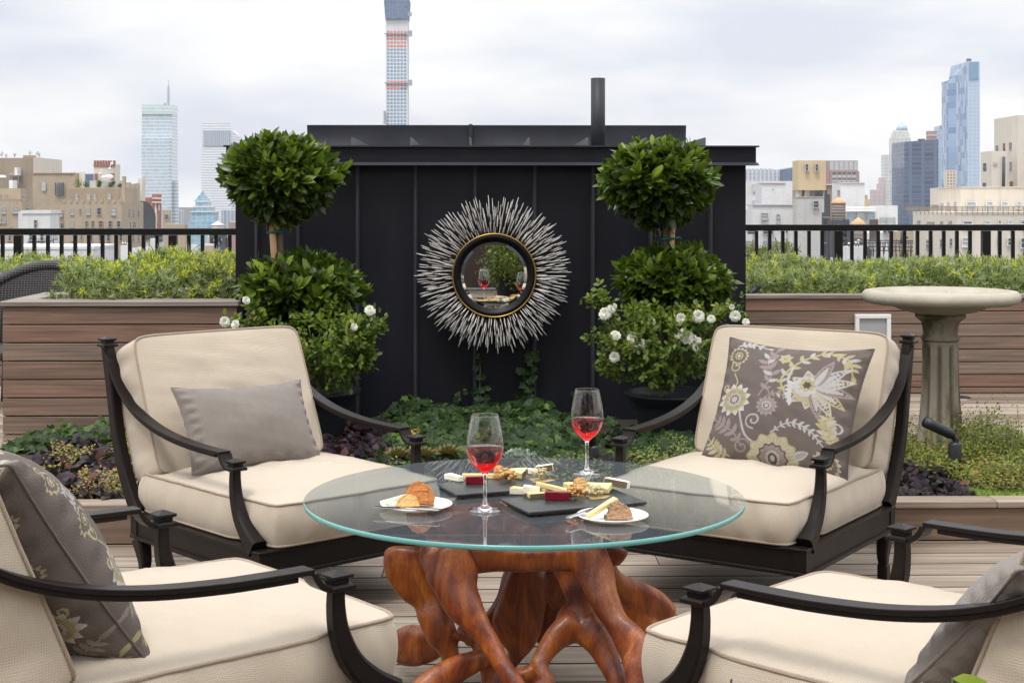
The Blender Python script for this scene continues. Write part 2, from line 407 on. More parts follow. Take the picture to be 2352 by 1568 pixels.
# ------------------------------------------------------------------ terrace
m = MB(); m.box((-9000, -3000, -45.2), (9000, 14000, -45)); st = plain('street_asphalt', (.06,.06,.06), .9)
tag(obj('street_ground', m, st), kind='structure')
m = MB(); m.box((-8, -9, -45), (9, 14, -.06)); tag(obj('roof_slab', m, M['iron']), kind='structure')
def boards(mb, x0, x1, y0, y1, ztop, pitch, gap=.0105, th=.025, lens=(1.6, 3.4)):
    y = y0
    while y < y1-.01:
        x = x0 - rnd.uniform(0, 2)
        while x < x1:
            l = rnd.uniform(*lens); a = max(x, x0); b = min(x+l-.003, x1)
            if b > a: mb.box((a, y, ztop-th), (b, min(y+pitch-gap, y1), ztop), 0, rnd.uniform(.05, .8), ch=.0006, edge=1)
            x += l
        y += pitch
CURB_Y = 5.44
m = MB(); boards(m, -5, 6, .3, CURB_Y, 0, .155); boards(m, -5, 6, -5.6, .3, 0, .155)
boards(m, -7, at(8, 1040, 7.0)[0]-.004, CURB_Y+.17, 12.4, 0, .155); boards(m, 1.6, 8.5, 7.14, 12.4, 0, .155)
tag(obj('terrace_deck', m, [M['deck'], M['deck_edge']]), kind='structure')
# planting bed
BX0, BX1 = at(8, 1040, 7.0)[0], 5.5
m = MB(); m.box((BX0+.03, CURB_Y+.13, -.05), (BX1, 7.05, .10)); m.box((BX0+.6, 7.05, -.05), (1.55, 7.84, .10))
tag(obj('bed_soil', m, M['soil']), kind='structure')
t = thing('timber_kerb', 'weathered timber kerb board running along the front of the planted bed', 'kerb', (0, CURB_Y, 0))
m = MB()
for a, b in ((-4.5, -1.2), (-1.197, 2.1), (2.103, 5.5)): m.box((a, CURB_Y+.012, .0), (b, CURB_Y+.04, .118), 0, rnd.random(), ch=.002)
obj('front_board', m, M['curb'], t)
m = MB()
for a, b in ((-4.5, -.5), (-.497, 1.9), (1.903, 5.5)): m.box((a, CURB_Y, .12), (b, CURB_Y+.11, .145), 0, .3+rnd.random()*.5, ch=.003)
obj('cap_board', m, M['deck'], t)
m = MB(); m.box((BX0, CURB_Y+.14, 0), (BX0+.03, 7.05, .12), 0, .5); m.box((BX0, 7.05, 0), (BX0+.6, 7.08, .12), 0, .5); m.box((1.55, 7.10, 0), (5.5, 7.13, .125), 0, .4)
obj('rear_board', m, M['curb'], t)

# ------------------------------------------------------------------ planters
def planter(name, label, x0, x1, y0, y1, ztop, nb, pitch, group, capw=.14):
    t = thing(name, label, 'planter', ((x0+x1)/2, y0, 0), 0, group)
    m = MB(); h = ztop-.028
    for i in range(nb):
        z1 = h - i*pitch - .002; z0 = max(z1-pitch+.006, 0.005)
        if z1 <= .01: break
        x = x0 
        while x < x1:
            l = rnd.uniform(2.2, 3.6); b = min(x+l-.003, x1)
            if x1-b < .5: b = x1
            tt = rnd.random()*.55 + (.45 if i > 2 else .0)*rnd.random()
            m.box((x, y0, z0), (b, y0+.02, z1), 0, tt, ch=.0025); x = b+.003
        for xx in (x0, x1-.02): m.box((xx, y0+.022, z0), (xx+.02, y1, z1), 0, rnd.random()*.6, ch=.0025)
        m.box((x0+.022, y1-.02, z0), (x1-.022, y1, z1), 0, rnd.random()*.6, ch=.0025)
    obj('side_boards', m, M['planter'], t)
    m = MB(); m.box((x0+.03, y0+.026, .0), (x1-.03, y1-.03, h-.06)); obj('planter_soil', m, M['soil'], t)
    m = MB(); m.box((x0-.012, y0-.015, h), (x1+.008, y0+capw, ztop), 0, .3, ch=.004); m.box((x0-.012, y1-.12, h), (x1+.008, y1+.01, ztop), 0, .6, ch=.004)
    m.box((x0-.012, y0+capw+.003, h), (x0+.12, y1-.123, ztop), 0, .5, ch=.004)
    obj('cap_board', m, M['cap'], t)
    return t
LPX0, LPX1, LPY = at(6, 800, 7.77)[0], at(545, 800, 7.77)[0], 7.77
HX0 = at(128, 600, 8.0)[0]
planter('planter_box', 'long brown plank planter under the hedge left of the dark shed', LPX0, LPX1, LPY, 8.55, .735, 8, .0955, 'plank planters along the terrace edge', .2)
planter('planter_box', 'plank planter right of the dark shed behind the stone birdbath', at(1640, 700, 9.64)[0], 6.6, 9.64, 11.6, .648, 8, .083, 'plank planters along the terrace edge')
planter('planter_box', 'far plank planter behind the grey wicker chair', -6.5, LPX1, 10.2, 11.9, .66, 8, .083, 'plank planters along the terrace edge')
# hidden black corner post at the planter's end
m = MB(); m.box((LPX1+.004, 7.765, .0), (LPX1+.03, 7.84, .715)); tag(obj('corner_post', m, M['iron']), 'black corner post between the left planter and the shed', 'post')

# ------------------------------------------------------------------ hedges
def hedge(name, label, x0, x1, y0, y1, z0, z1, step=.052, silver=.5, hfun=None, front=True):
    mb = MB(); T = blade_tmpl(.13, .12)
    nx = int((x1-x0)/step); ny = int((y1-y0)/step)
    C = []; N = []
    for i in range(nx):
        for j in range(ny):
            x = x0+(i+rnd.random())*step; y = y0+(j+rnd.random())*step
            h = z1 + .05*math.sin(x*3.1+1)*math.sin(y*2.3) + .03*math.sin(x*9+y*5) + rnd.uniform(-.03, .025)
            h -= .10*max(0, 1-(y-y0)/.12)**2 + .04*max(0, 1-(y1-y)/.2)
            C.append((x, y, h)); N.append((rnd.uniform(-.35,.35), -.25+rnd.uniform(-.35,.25), 1))
    if front:
        nz = int((z1-z0)/step)+1
        for i in range(int(nx*1.1)):
            for k in range(nz):
                x = x0+(i+rnd.random())*step/1.1; z = z0+.01+(k+rnd.random()*.9)*(z1-z0-.03)/nz
                bul = .05*math.sin(x*7)+.04*math.sin(x*17+z*9)
                f = (z-z0)/(z1-z0); C.append((x, y0 - .02 + .10*f*f + bul + rnd.uniform(-.03,.03), z)); N.append((rnd.uniform(-.5,.5), -1, .25+1.2*f))
    C = np.array(C); N = np.array(N); N /= np.linalg.norm(N, axis=1)[:, None]
    nb = 25; n = len(C)
    P = np.repeat(C, nb, 0); A = np.repeat(N, nb, 0)
    D = A*R.uniform(0, .95, (n*nb, 1)) + rdir(n*nb)*.95
    P = P - A*R.uniform(0, .045, (n*nb, 1))
    up = A + .2*rdir(n*nb)
    patch = .5+.5*np.sin(C[:, 0]*2.2+C[:, 1]*1.3+1)*np.cos(C[:, 0]*.9)
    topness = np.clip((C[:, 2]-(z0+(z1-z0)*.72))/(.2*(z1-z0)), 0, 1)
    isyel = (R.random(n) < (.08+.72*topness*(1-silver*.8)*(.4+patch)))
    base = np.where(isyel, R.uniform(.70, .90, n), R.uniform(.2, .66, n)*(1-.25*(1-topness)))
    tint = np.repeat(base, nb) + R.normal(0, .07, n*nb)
    scatter(mb, T, P, D, R.uniform(.026, .048, n*nb), tint, up=up, wid=.046)
    # woody core so that no light falls through
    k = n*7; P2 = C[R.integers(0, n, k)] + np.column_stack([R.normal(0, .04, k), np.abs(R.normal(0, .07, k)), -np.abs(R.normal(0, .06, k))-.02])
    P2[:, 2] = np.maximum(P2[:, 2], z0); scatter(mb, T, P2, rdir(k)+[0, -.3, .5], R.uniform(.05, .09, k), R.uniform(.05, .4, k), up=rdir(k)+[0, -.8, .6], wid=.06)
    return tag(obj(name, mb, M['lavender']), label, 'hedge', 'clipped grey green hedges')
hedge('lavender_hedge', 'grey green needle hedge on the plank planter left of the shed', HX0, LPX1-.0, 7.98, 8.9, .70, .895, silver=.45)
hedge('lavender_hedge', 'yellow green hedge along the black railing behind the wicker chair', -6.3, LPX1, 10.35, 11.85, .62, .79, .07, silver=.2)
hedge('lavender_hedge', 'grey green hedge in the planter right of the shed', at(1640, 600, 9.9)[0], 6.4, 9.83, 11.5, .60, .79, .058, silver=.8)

# ------------------------------------------------------------------ railings
def railing(name, label, Y, z, posts, bars, xa, xb, pw, bw):
    t = thing(name, label, 'railing', ((xa+xb)/2, Y, 0), 0, 'black metal railings at the roof edge')
    m = MB(); m.box((xa, Y-.03, z-.055), (xb, Y+.03, z), ch=.004); obj('top_rail', m, M['iron'], t)
    m = MB(); m.box((xa, Y-.02, .10), (xb, Y+.02, .14)); obj('bottom_rail', m, M['iron'], t)
    for p in posts:
        x = at(p, 600, Y)[0]; m = MB(); m.box((x-pw, Y-pw, -.05), (x+pw, Y+pw, z-.057), ch=.004); obj('post', m, M['iron'], t)
    for p in bars:
        x = at(p, 600, Y)[0]; m = MB(); m.box((x-bw, Y-bw, .14), (x+bw, Y+bw, z-.057)); obj('baluster', m, M['iron'], t)
lp, lb = [], []
p = 42.5
for k in range(-2, 2):
    q = p+k*355; lp.append(q); lb += [q+36.5+31.35*i for i in range(10)]
lb = [b for b in lb if b < 680]; lp = [q for q in lp if q < 680]
railing('roof_railing', 'black metal railing left of the shed above the hedge', 12.6, 1.03, lp, lb, -9, at(700, 500, 12.6)[0], .034, .0145)
rp, rb = [], []
for k in range(-1, 2):
    q = 1924.5+k*339.6; rp.append(q); rb += [q+34+30.15*i for i in range(10)]
rb = [b-2 for b in rb if b > 1560]
railing('roof_railing', 'black metal railing right of the shed above the hedge', 13.2, 1.052, rp, rb, at(1560, 500, 13.2)[0], 8.5, .036, .0145)

# ------------------------------------------------------------------ shed
SX0, SX1, SY = at(541, 500, 7.85)[0], at(1713, 500, 7.85)[0], 7.85
t = thing('metal_shed', 'charcoal standing seam metal shed with a low roof box', 'shed', ((SX0+SX1)/2, SY, 0))
SHED = t
ZR = at(1000, 336, 7.78)[2]; ZF = at(1000, 378, 7.78)[2]
m = MB(); m.box((SX0, SY, 0), (SX1, SY+3.4, ZF+.02)); obj('wall', m, M['shed'], t)
for p in (590, 686, 822, 955, 1091, 1228, 1362, 1495, 1632):
    x = at(p, 500, SY)[0]; m = MB()
    m.box((x-.006, SY-.028, .05), (x+.006, SY-.001, ZF-.004), ch=.002); m.box((x-.012, SY-.006, .05), (x+.012, SY-.0012, ZF-.004))
    obj('wall_seam', m, M['shed_roof'], t)
fx0, fx1 = at(519, 350, 7.78)[0], at(1737, 350, 7.78)[0]
m = MB(); m.box((fx0, 7.785, ZF+.004), (fx1, SY+3.45, ZR-.004)); obj('fascia', m, M['shed'], t)
m = MB()
m.box((fx0-.012, 7.765, ZR-.004), (fx1+.014, SY+3.47, ZR+.004))
m.add([(fx0-.006, 7.783, ZF+.012), (fx1+.006, 7.783, ZF+.012), (fx1+.014, 7.755, ZF-.004), (fx0-.014, 7.755, ZF-.004), (fx0-.014, 7.84, ZF-.004), (fx1+.014, 7.84, ZF-.004)],
      [(0, 1, 2, 3), (3, 2, 5, 4)])
obj('drip_edge', m, M['shed_roof'], t)
for p in (672, 808, 944, 1080, 1215, 1350, 1485, 1620):
    x = at(p, 330, 7.78)[0]; m = MB(); m.box((x-.004, 7.79, ZR+.005), (x+.004, 9.0, ZR+.047)); obj('roof_seam', m, M['fin'], t)
ux0, ux1 = at(706, 300, 9.02)[0], at(1575, 300, 9.02)[0]; UZ = at(1000, 288, 9.02)[2]
m = MB(); m.box((ux0+.03, 9.04, ZR+.004), (ux1-.03, 10.8, UZ-.11)); obj('roof_box', m, M['shed'], t)
# dented flashing round the box
bm_x = np.linspace(ux0, ux1, 60)
m = MB(); V = []; 
for x in bm_x:
    w = .006*math.sin(x*5)+.004*math.sin(x*13); V += [(x, 9.0, UZ-.13+w*.6), (x, 9.012+w, UZ-.06), (x, 9.0+w*.5, UZ)]
m.add(V, [(3*i+k, 3*i+3+k, 3*i+4+k, 3*i+1+k) for i in range(59) for k in range(2)], smooth=True)
m.box((ux0, 9.03, UZ-.13), (ux1, 10.82, UZ-.002)); m.box((ux0-.01, 8.985, UZ-.135), (ux1+.01, 9.03, UZ-.128))
xs = at(1081, 300, 9)[0]; m.box((xs-.012, 8.985, UZ-.14), (xs+.012, 9.01, UZ+.006), ch=.004)
obj('box_flashing', m, M['shed_roof'], t)
pc = at(1373.5, 180, 8.3); rr = 16.5*8.3/3400
m = MB(); m.lathe([(rr*.93, ZR-.1), (rr, ZR-.1), (rr, pc[2]), (rr*.93, pc[2]), (rr*.93, ZR)], (pc[0], 8.3, 0), 32)
obj('vent_pipe', m, M['shed_roof'], t)

# ------------------------------------------------------------------ mirror with quills
mc = at(1135, 632, 7.70); MS = 7.7/F
t = thing('sunburst_mirror', 'round convex-framed mirror with black and white quills hung on the dark shed', 'mirror', tuple(mc))
def ring(mb, prof, k=96, mat=0):
    P = np.asarray(prof); a = np.arange(k)/k*2*math.pi; V = []
    for r, y in P: V += [(mc[0]+r*math.cos(t_), mc[1]+y, mc[2]+r*math.sin(t_)) for t_ in a]
    n = len(P); mb.add(V, [(i*k+j, i*k+(j+1) % k, (i+1)*k+(j+1) % k, (i+1)*k+j) for i in range(n-1) for j in range(k)], mat, smooth=True)
ro, ri = 94.5*MS, 76*MS
m = MB(); ring(m, [(ro, .09), (ro, -.02), (ro-.006, -.035), (ri+.02, -.03), (ri+.008, -.02), (ri, -.012), (ri, .02)]); obj('round_frame', m, M['black_lacquer'], t)
m = MB(); m.tube([(mc[0]+(ro+.001)*math.cos(a), mc[1]-.032, mc[2]+(ro+.001)*math.sin(a)) for a in np.arange(96)/96*2*math.pi], .0045, 8, closed=True); obj('gold_rim', m, M['gold'], t)
tm = NT('mirror_silver'); tm.done(tm.bsdf((.80,.83,.82), .0, 1.0)); 
m = MB(); k = 96; aa = np.arange(k)/k*2*math.pi
V = [(mc[0], mc[1]-.008, mc[2])] + [(mc[0]+(ri-.014)*math.cos(a), mc[1]-.008, mc[2]+(ri-.014)*math.sin(a)) for a in aa] + [(mc[0]+(ri+.001)*math.cos(a), mc[1]-.0072, mc[2]+(ri+.001)*math.sin(a)) for a in aa]
m.add(V, [(0, 1+(j+1) % k, 1+j) for j in range(k)] + [(1+j, 1+(j+1) % k, 1+k+(j+1) % k, 1+k+j) for j in range(k)])
obj('mirror_glass', m, tm.m, t)
tq = NT('quill'); M['quill'] = tq.done(tq.bsdf(tq.attr(), .35, 0, .5))
def quill(mb, ang, r1, tilt, z, ln):
    r0 = r1-ln; D = np.array([math.cos(ang), -tilt, math.sin(ang)]); S = mc + np.array([math.cos(ang)*r0, z, math.sin(ang)*r0])
    L_ = ln; f = np.array([0, .45, .50, .53, .58, .75, .92, 1.0]); 
    tip = rnd.uniform(.042, .06); fs = [0, 1-(tip+.022)/L_, 1-(tip+.018)/L_, 1-(tip+.006)/L_, 1-tip/L_, 1-tip*.5/L_, 1-tip*.15/L_, 1.0]
    rad = np.array([.0022, .0026, .0028, .0024, .0026, .0027, .0016, .0004])*rnd.uniform(.85, 1.15)
    w = rnd.uniform(.5, .82); cs = [(.01,.009,.009)]*2+[(.03,.02,.014), (.16,.085,.04), (w*.8,w*.72,w*.62), (w*.95,w*.93,w*.9), (w,w,w), (w,w,w)]
    P = np.array([S + D*L_*q for q in fs])
    mb.tube(P, rad, 5, col=cs)
qs = []
for li, (r1, tilt, z, n) in enumerate([(.262, .50, -.005, 66), (.287, .40, 0, 80), (.315, .30, .005, 92), (.343, .22, .012, 102), (.368, .14, .02, 106), (.392, .07, .03, 100), (.410, .02, .04, 46)]):
    for i in range(n):
        a = (i+rnd.uniform(-.45, .45))/n*2*math.pi; r = r1+rnd.uniform(-.016, .016)
        qs.append((a, r*MS*F/7.7, tilt+rnd.uniform(-.05, .05), z, r-.185+rnd.uniform(0, .01)))
rnd.shuffle(qs); qs.sort(key=lambda q: -q[1])
for q in qs[:100]: m = MB(); quill(m, *q); obj('quill', m, M['quill'], t)
m = MB(); [quill(m, *q) for q in qs[100:]]
tag(obj('quill', m, M['quill'], t), kind='stuff')
m = MB(); ring(m, [(ro+.03, .13), (ro+.03, .02), (ro-.01, .0)]); obj('backing_ring', m, M['black_lacquer'], t)

# ------------------------------------------------------------------ topiaries, pots, roses
def ballcrown(mb, c, rx, ry, rz, nsh, lsz, cone=0.0, seed=0, per=8):
    D = rdir(nsh); D[:, 2] = np.where((D[:, 2] < -.5) & (R.random(nsh) < .4), -D[:, 2], D[:, 2])
    rad = 1 + .11*wob(D*2.0, seed, 2.4) + R.uniform(-.16, .06, nsh)
    P = np.array(c) + D*np.array([rx, ry, rz])*rad[:, None]
    if cone:
        k = np.clip(-D[:, 2], 0, 1); P[:, :2] = np.array(c)[:2] + (P[:, :2]-np.array(c)[:2])*(1-.45*k[:, None]*cone); P[:, 2] -= cone*.3*rz*k**2
    S = D*np.array([1/rx, 1/ry, 1/rz]); S /= np.linalg.norm(S, axis=1)[:, None]
    S = S + np.array([0, 0, .35]) + .35*rdir(nsh); S /= np.linalg.norm(S, axis=1)[:, None]
    Pp = np.repeat(P, per, 0); Sp = np.repeat(S, per, 0); n = len(Pp)
    sp = np.tile(np.linspace(.25, 1.25, per), nsh)[:, None]
    perp = np.cross(Sp, rdir(n)); perp /= np.linalg.norm(perp, axis=1)[:, None]
    Y = Sp + perp*sp*R.uniform(.8, 1.3, (n, 1))
    Pp = Pp - Sp*sp*lsz*.55
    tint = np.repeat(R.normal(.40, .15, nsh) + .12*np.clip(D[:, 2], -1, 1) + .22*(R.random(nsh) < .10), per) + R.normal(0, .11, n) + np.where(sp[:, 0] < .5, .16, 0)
    T = leaf_tmpl(.42, .25, .22, 5, .85)
    scatter(mb, T, Pp, Y, R.uniform(.6, 1.15, n)*lsz, tint, up=Sp+.1*rdir(n), roll=R.normal(0, .25, n), mat=0)
    # inner leaves close the crown off
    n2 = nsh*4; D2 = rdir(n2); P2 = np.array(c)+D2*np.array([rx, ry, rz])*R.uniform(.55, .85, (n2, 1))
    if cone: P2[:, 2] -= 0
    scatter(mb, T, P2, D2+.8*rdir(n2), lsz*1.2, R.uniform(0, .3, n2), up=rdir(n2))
def topiary(label, low, up, trunkx, d, stake_side):
    base = at(trunkx, 1000, d); X = base[0]
    t = thing('topiary_tree', label, 'tree', (X, d, .47), 0, 'double ball bay trees in pots')
    for (px, py, rx, rz) in (low, up):
        c = at(px, py, d); s = d/F; m = MB()
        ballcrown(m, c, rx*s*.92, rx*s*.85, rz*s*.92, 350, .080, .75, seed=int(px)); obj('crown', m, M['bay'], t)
    c0 = at(low[0], low[1], d); c1 = at(up[0], up[1], d)
    m = MB(); P = bez([(X, d, .40), (X-.005, d, .6), (X+.012, d+.01, c0[2]), (at(trunkx, 560, d)[0], d, at(0, 560, d)[2]), (c1[0]*.5+X*.5, d, c1[2]-.05)], 24)
    m.tube(P, .021+.003*np.sin(np.arange(len(P))*1.7), 10); obj('trunk', m, M['bark'], t)
    za, zb = at(0, 700, d)[2], at(0, 480, d)[2]
    xa = at(trunkx+stake_side*2, 600, d)[0]; xb = at(trunkx-16 if stake_side < 0 else trunkx+13, 490, d)[0]
    m = MB(); m.tube([(xa, d-.035, za), ((xa+xb)/2, d-.035, (za+zb)/2), (xb, d-.035, zb)], .0155 if stake_side < 0 else .011, 10); obj('stake', m, M['bamboo'], t)
    zt = at(0, 533 if stake_side < 0 else 548, d)[2]; ct = at(trunkx-5*(-stake_side), 0, d)[0]
    m = MB(); m.tube([(ct+.042*math.cos(a), d-.018+.036*math.sin(a), zt+.004*math.cos(a)) for a in np.arange(24)/24*2*math.pi], .005, 6, closed=True, side=(0,0,1)); 
    obj('tie', m, M['green_tape'], t)
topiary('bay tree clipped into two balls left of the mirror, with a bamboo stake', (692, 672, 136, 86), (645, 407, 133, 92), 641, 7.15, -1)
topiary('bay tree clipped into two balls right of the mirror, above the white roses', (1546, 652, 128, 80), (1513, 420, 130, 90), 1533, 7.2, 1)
def pot(label, px, w, d, ytop):
    c = at(px, ytop, d); r = w/2*d/F; H = c[2]-.10
    m = MB(); z0 = .10
    pr = [(r*.60, 0), (r*.62, .02), (r*.80, H*.62), (r*.86, H*.80), (r*.91, H*.82), (r*.91, H*.86), (r*.94, H*.87), (r*.94, H*.905), (r*.97, H*.92), (r, H*.95), (r*1.0, H*.985), (r*.97, H), (r*.90, H), (r*.88, H*.9), (.001, H*.9)]
    m.lathe(pr, (c[0], d, z0), 48)
    return tag(obj('planter_pot', m, M['pot']), label, 'pot', 'dark round planter pots')
pot('round dark pot under the left bay tree, behind the grey cushion chair', 712, 232, 7.1, 893)
pot('round dark pot under the right bay tree, behind the floral cushion chair', 1545, 222, 7.1, 899)

def rose_flower(mb, c, r, D, openness=1.0):
    D = np.array(D, float); D /= np.linalg.norm(D); n = 46; i = np.arange(n); k = np.sqrt((i+.5)/n); a = i*2.39996
    U = np.cross(D, [0, 0, 1.]); U /= np.linalg.norm(U); W = np.cross(D, U); q = np.cos(a)[:, None]*U + np.sin(a)[:, None]*W
    Y = D[None]*(1.15-1.0*k[:, None]*openness) + q*(.25+.95*k[:, None]) + .12*rdir(n)
    T = leaf_tmpl(.95, -.12, .22, 3, .62)
    scatter(mb, T, np.tile(np.array(c), (n, 1)) + D*.003, Y, r*(.55+.5*k), .30+.25*k+.45*R.random(n), up=D[None]*1.0+.0*q)

def rosebush(label, c, rx, ry, rz, nsp, flowers, sprays, d, buds=()):
    t = thing('rose_bush', label, 'rose bush', tuple(np.array(c)-[0, 0, rz]), 0, 'white rose bushes in the pots')
    mb = MB(); ms = MB(); D = rdir(nsp); rad = R.uniform(.35, 1.08, nsp)**.6
    P = np.array(c)+D*np.array([rx, ry, rz])*rad[:, None]*(1+.24*wob(D*2.5, int(abs(c[0])*90)))[:, None]
    S = D + [0, 0, .5] + .5*rdir(nsp)
    Ps = [P]; Ss = [S]
    for sp in sprays:
        q = bez([at(a, b, dd) for a, b, dd in sp], 26); ms.tube(q, np.linspace(.0028, .0012, len(q)), 5)
        q = q[6:]; Ps.append(q+R.normal(0, .012, q.shape)); Ss.append(rdir(len(q))+[0, -.3, .4])
    P = np.concatenate(Ps); S = np.concatenate(Ss); S /= np.linalg.norm(S, axis=1)[:, None]; n = len(P); per = 5
    side = np.cross(S, rdir(n)); side /= np.linalg.norm(side, axis=1)[:, None]
    Pp, Yp = [], []
    for k, (a, b) in enumerate([(1, 0), (.55, .9), (.55, -.9), (.0, 1), (.0, -1)]):
        Pp.append(P + S*(.028 if k == 0 else (.018 if k < 3 else 0))); Yp.append(S*a+side*b+.001)
    Pp = np.concatenate(Pp); Yp = np.concatenate(Yp); nn = len(Pp)
    hh = np.clip((Pp[:, 2]-(c[2]-rz))/(2*rz), 0, 1)
    tint = R.normal(.42, .17, nn)+.15*hh + .4*(R.random(nn) < .04)
    scatter(mb, leaf_tmpl(.62, .15, .1, 3), Pp, Yp, R.uniform(.022, .036, nn), tint, up=np.tile([0, -.5, .9], (nn, 1))+.5*rdir(nn))
    obj('foliage', mb, M['rose_leaf'], t)
    for i in range(26):
        a = R.uniform(0, 6.28); e = np.array(c)+np.array([rx*math.cos(a)*.7, ry*math.sin(a)*.7, R.uniform(-.1, .7)*rz]); b = np.array(c)+[0, 0, -rz*1.1]
        ms.tube(bez([b, (b+e)/2+[0, 0, -.03], e], 8), .003, 5)
    obj('stems', ms, M['stem'], t)
    for px, py, r in flowers:
        m = MB(); rose_flower(m, at(px, py, d-.02), r*.86, (R.normal(0, .4), -1, .5+R.normal(0, .3))); obj('flower', m, M['petal'], t)
    for px, py in buds:
        m = MB(); b = at(px, py, d-.02); scatter(m, leaf_tmpl(.5, -.3, -.2, 3), np.tile(b, (6, 1)), np.array([0, 0, 1.])+.25*rdir(6), .022, np.array([.6]*6), mat=0); 
        m.sphere(b, .006, 0, .5, 8, 6); obj('bud', m, M['rose_leaf'], t)
def z8(x, y): return 1316.9+x*.3046, 600.25+y*.3046
fl = [(*z8(x, y), r) for x, y, r in [(240,395,.036),(285,360,.026),(592,455,.024),(812,430,.03),(942,415,.036),(1040,435,.024),(1220,412,.032),(1195,345,.017),(1300,458,.022),(317,560,.032),(450,577,.034),(468,628,.03),(515,624,.034),(312,722,.03),(780,560,.022),(855,574,.044),(830,525,.018),(942,598,.02),(920,647,.028),(908,580,.02),(1092,682,.018),(310,335,.015)]]
rosebush('bush of small white roses in the right hand pot beside the floral cushion', at(1520, 790, 6.95), 138*.002044, .2, 88*.002044, 560, fl,
    [[(1440,790,6.95),(1410,740,6.9),(1385,700,6.9),(1345,697,6.88)], [(1430,760,6.95),(1400,710,6.9),(1390,690,6.9),(1378,672,6.9)], [(1600,780,6.95),(1640,730,6.9),(1680,712,6.9),(1712,737,6.9)],
     [(1590,760,6.95),(1630,740,6.9),(1660,720,6.9),(1700,700,6.9)], [(1440,850,6.95),(1410,850,6.9),(1390,835,6.9),(1380,822,6.9)], [(1520,760,6.95),(1500,742,6.9),(1492,735,6.9)], [(1560,760,6.95),(1570,720,6.9),(1565,735,6.9)]], 6.85,
    [z8(58,320), z8(205,245), z8(545,457), z8(650,525), z8(212,730), z8(855,470), z8(755,615), z8(1275,425)])
rosebush('bush of white roses in the left hand pot with few flowers', at(745, 800, 6.95), 122*.002044, .2, 84*.002044, 560,
    [(516,739,.03),(541,745,.026),(850,713.6,.032),(813,751,.022),(565,690,.024)],
    [[(800,790,6.95),(830,750,6.9),(850,715,6.9)], [(810,800,6.95),(845,770,6.9),(878,745,6.9)], [(640,800,6.95),(590,760,6.9),(560,740,6.9),(516,740,6.9)], [(640,790,6.95),(600,730,6.9),(568,690,6.9)], [(800,850,6.95),(835,830,6.9),(850,812,6.9)]], 6.85,
    [(860,705),(872,716),(868,737),(644,734),(745,800),(555,737)])

# ------------------------------------------------------------------ birdbath, lamps, wicker chair
bd = 6.62; bc = at(2160, 700, bd); bx = bc[0]; zz = lambda y: EYE-(y-YH)*bd/F
tb = thing('stone_birdbath', 'mossy stone birdbath with a wide shallow bowl on a fluted pedestal', 'birdbath', (bx, bd, .1))
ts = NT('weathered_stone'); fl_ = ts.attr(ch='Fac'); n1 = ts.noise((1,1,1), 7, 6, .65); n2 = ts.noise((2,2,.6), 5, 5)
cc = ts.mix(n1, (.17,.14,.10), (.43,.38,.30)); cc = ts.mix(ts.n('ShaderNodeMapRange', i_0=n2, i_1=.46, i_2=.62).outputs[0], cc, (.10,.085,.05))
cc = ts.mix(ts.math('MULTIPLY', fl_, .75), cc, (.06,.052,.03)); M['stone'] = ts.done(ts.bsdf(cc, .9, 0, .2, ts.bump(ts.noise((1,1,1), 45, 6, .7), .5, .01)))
ts = NT('pale_stone'); n1 = ts.noise((1,1,1), 9, 6, .65)
M['stone2'] = ts.done(ts.bsdf(ts.mix(n1, (.27,.24,.18), (.52,.48,.40)), .85, 0, .25, ts.bump(ts.noise((1,1,1), 45, 6, .7), .4, .008)))
R0 = 178*bd/F; zr = zz(669)
m = MB(); m.lathe([(.10, zz(722)), (.16, zz(716)), (R0*.66, zz(701)), (R0*.90, zz(698.5)), (R0*.975, zz(693)), (R0, zz(685)), (R0*.995, zz(677)), (R0*.96, zr), (R0*.90, zr+.003), (R0*.86, zr+.002), (R0*.845, zr-.006), (R0*.6, zr-.03), (.001, zr-.04)], (bx, bd, 0), 64)
obj('bowl', m, M['stone2'], tb)
m = MB(); m.lathe([(R0*.76, zr-.02), (R0*.76, zr-.013), (.001, zr-.013)], (bx, bd, 0), 48)
tw = NT('still_water'); obj('water', m, tw.done(tw.bsdf((.42,.40,.36), .05, 0, .3, None, Transmission_Weight=.0)), tb)
m = MB()
m.lathe([(.11, zz(722.5)), (.112, zz(729)), (.095, zz(736)), (.083, zz(741)), (.078, zz(756)), (.076, zz(770)), (.084, zz(774)), (.087, zz(779)), (.080, zz(784))], (bx, bd, 0), 48, col=.15)
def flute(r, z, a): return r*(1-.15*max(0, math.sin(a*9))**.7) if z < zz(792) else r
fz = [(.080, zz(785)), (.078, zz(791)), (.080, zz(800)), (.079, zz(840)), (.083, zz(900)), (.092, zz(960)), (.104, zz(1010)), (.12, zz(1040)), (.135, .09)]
m.lathe(fz, (bx, bd, 0), 144, rf=flute, col=np.array([(max(0, math.sin(j/144*2*math.pi*9))**1.5 if z < zz(792) else .1)*.9 for r, z in fz for j in range(144)]))  # flute grooves darkened in the tint: painted shade along with moss
obj('pedestal', m, M['stone'], tb)

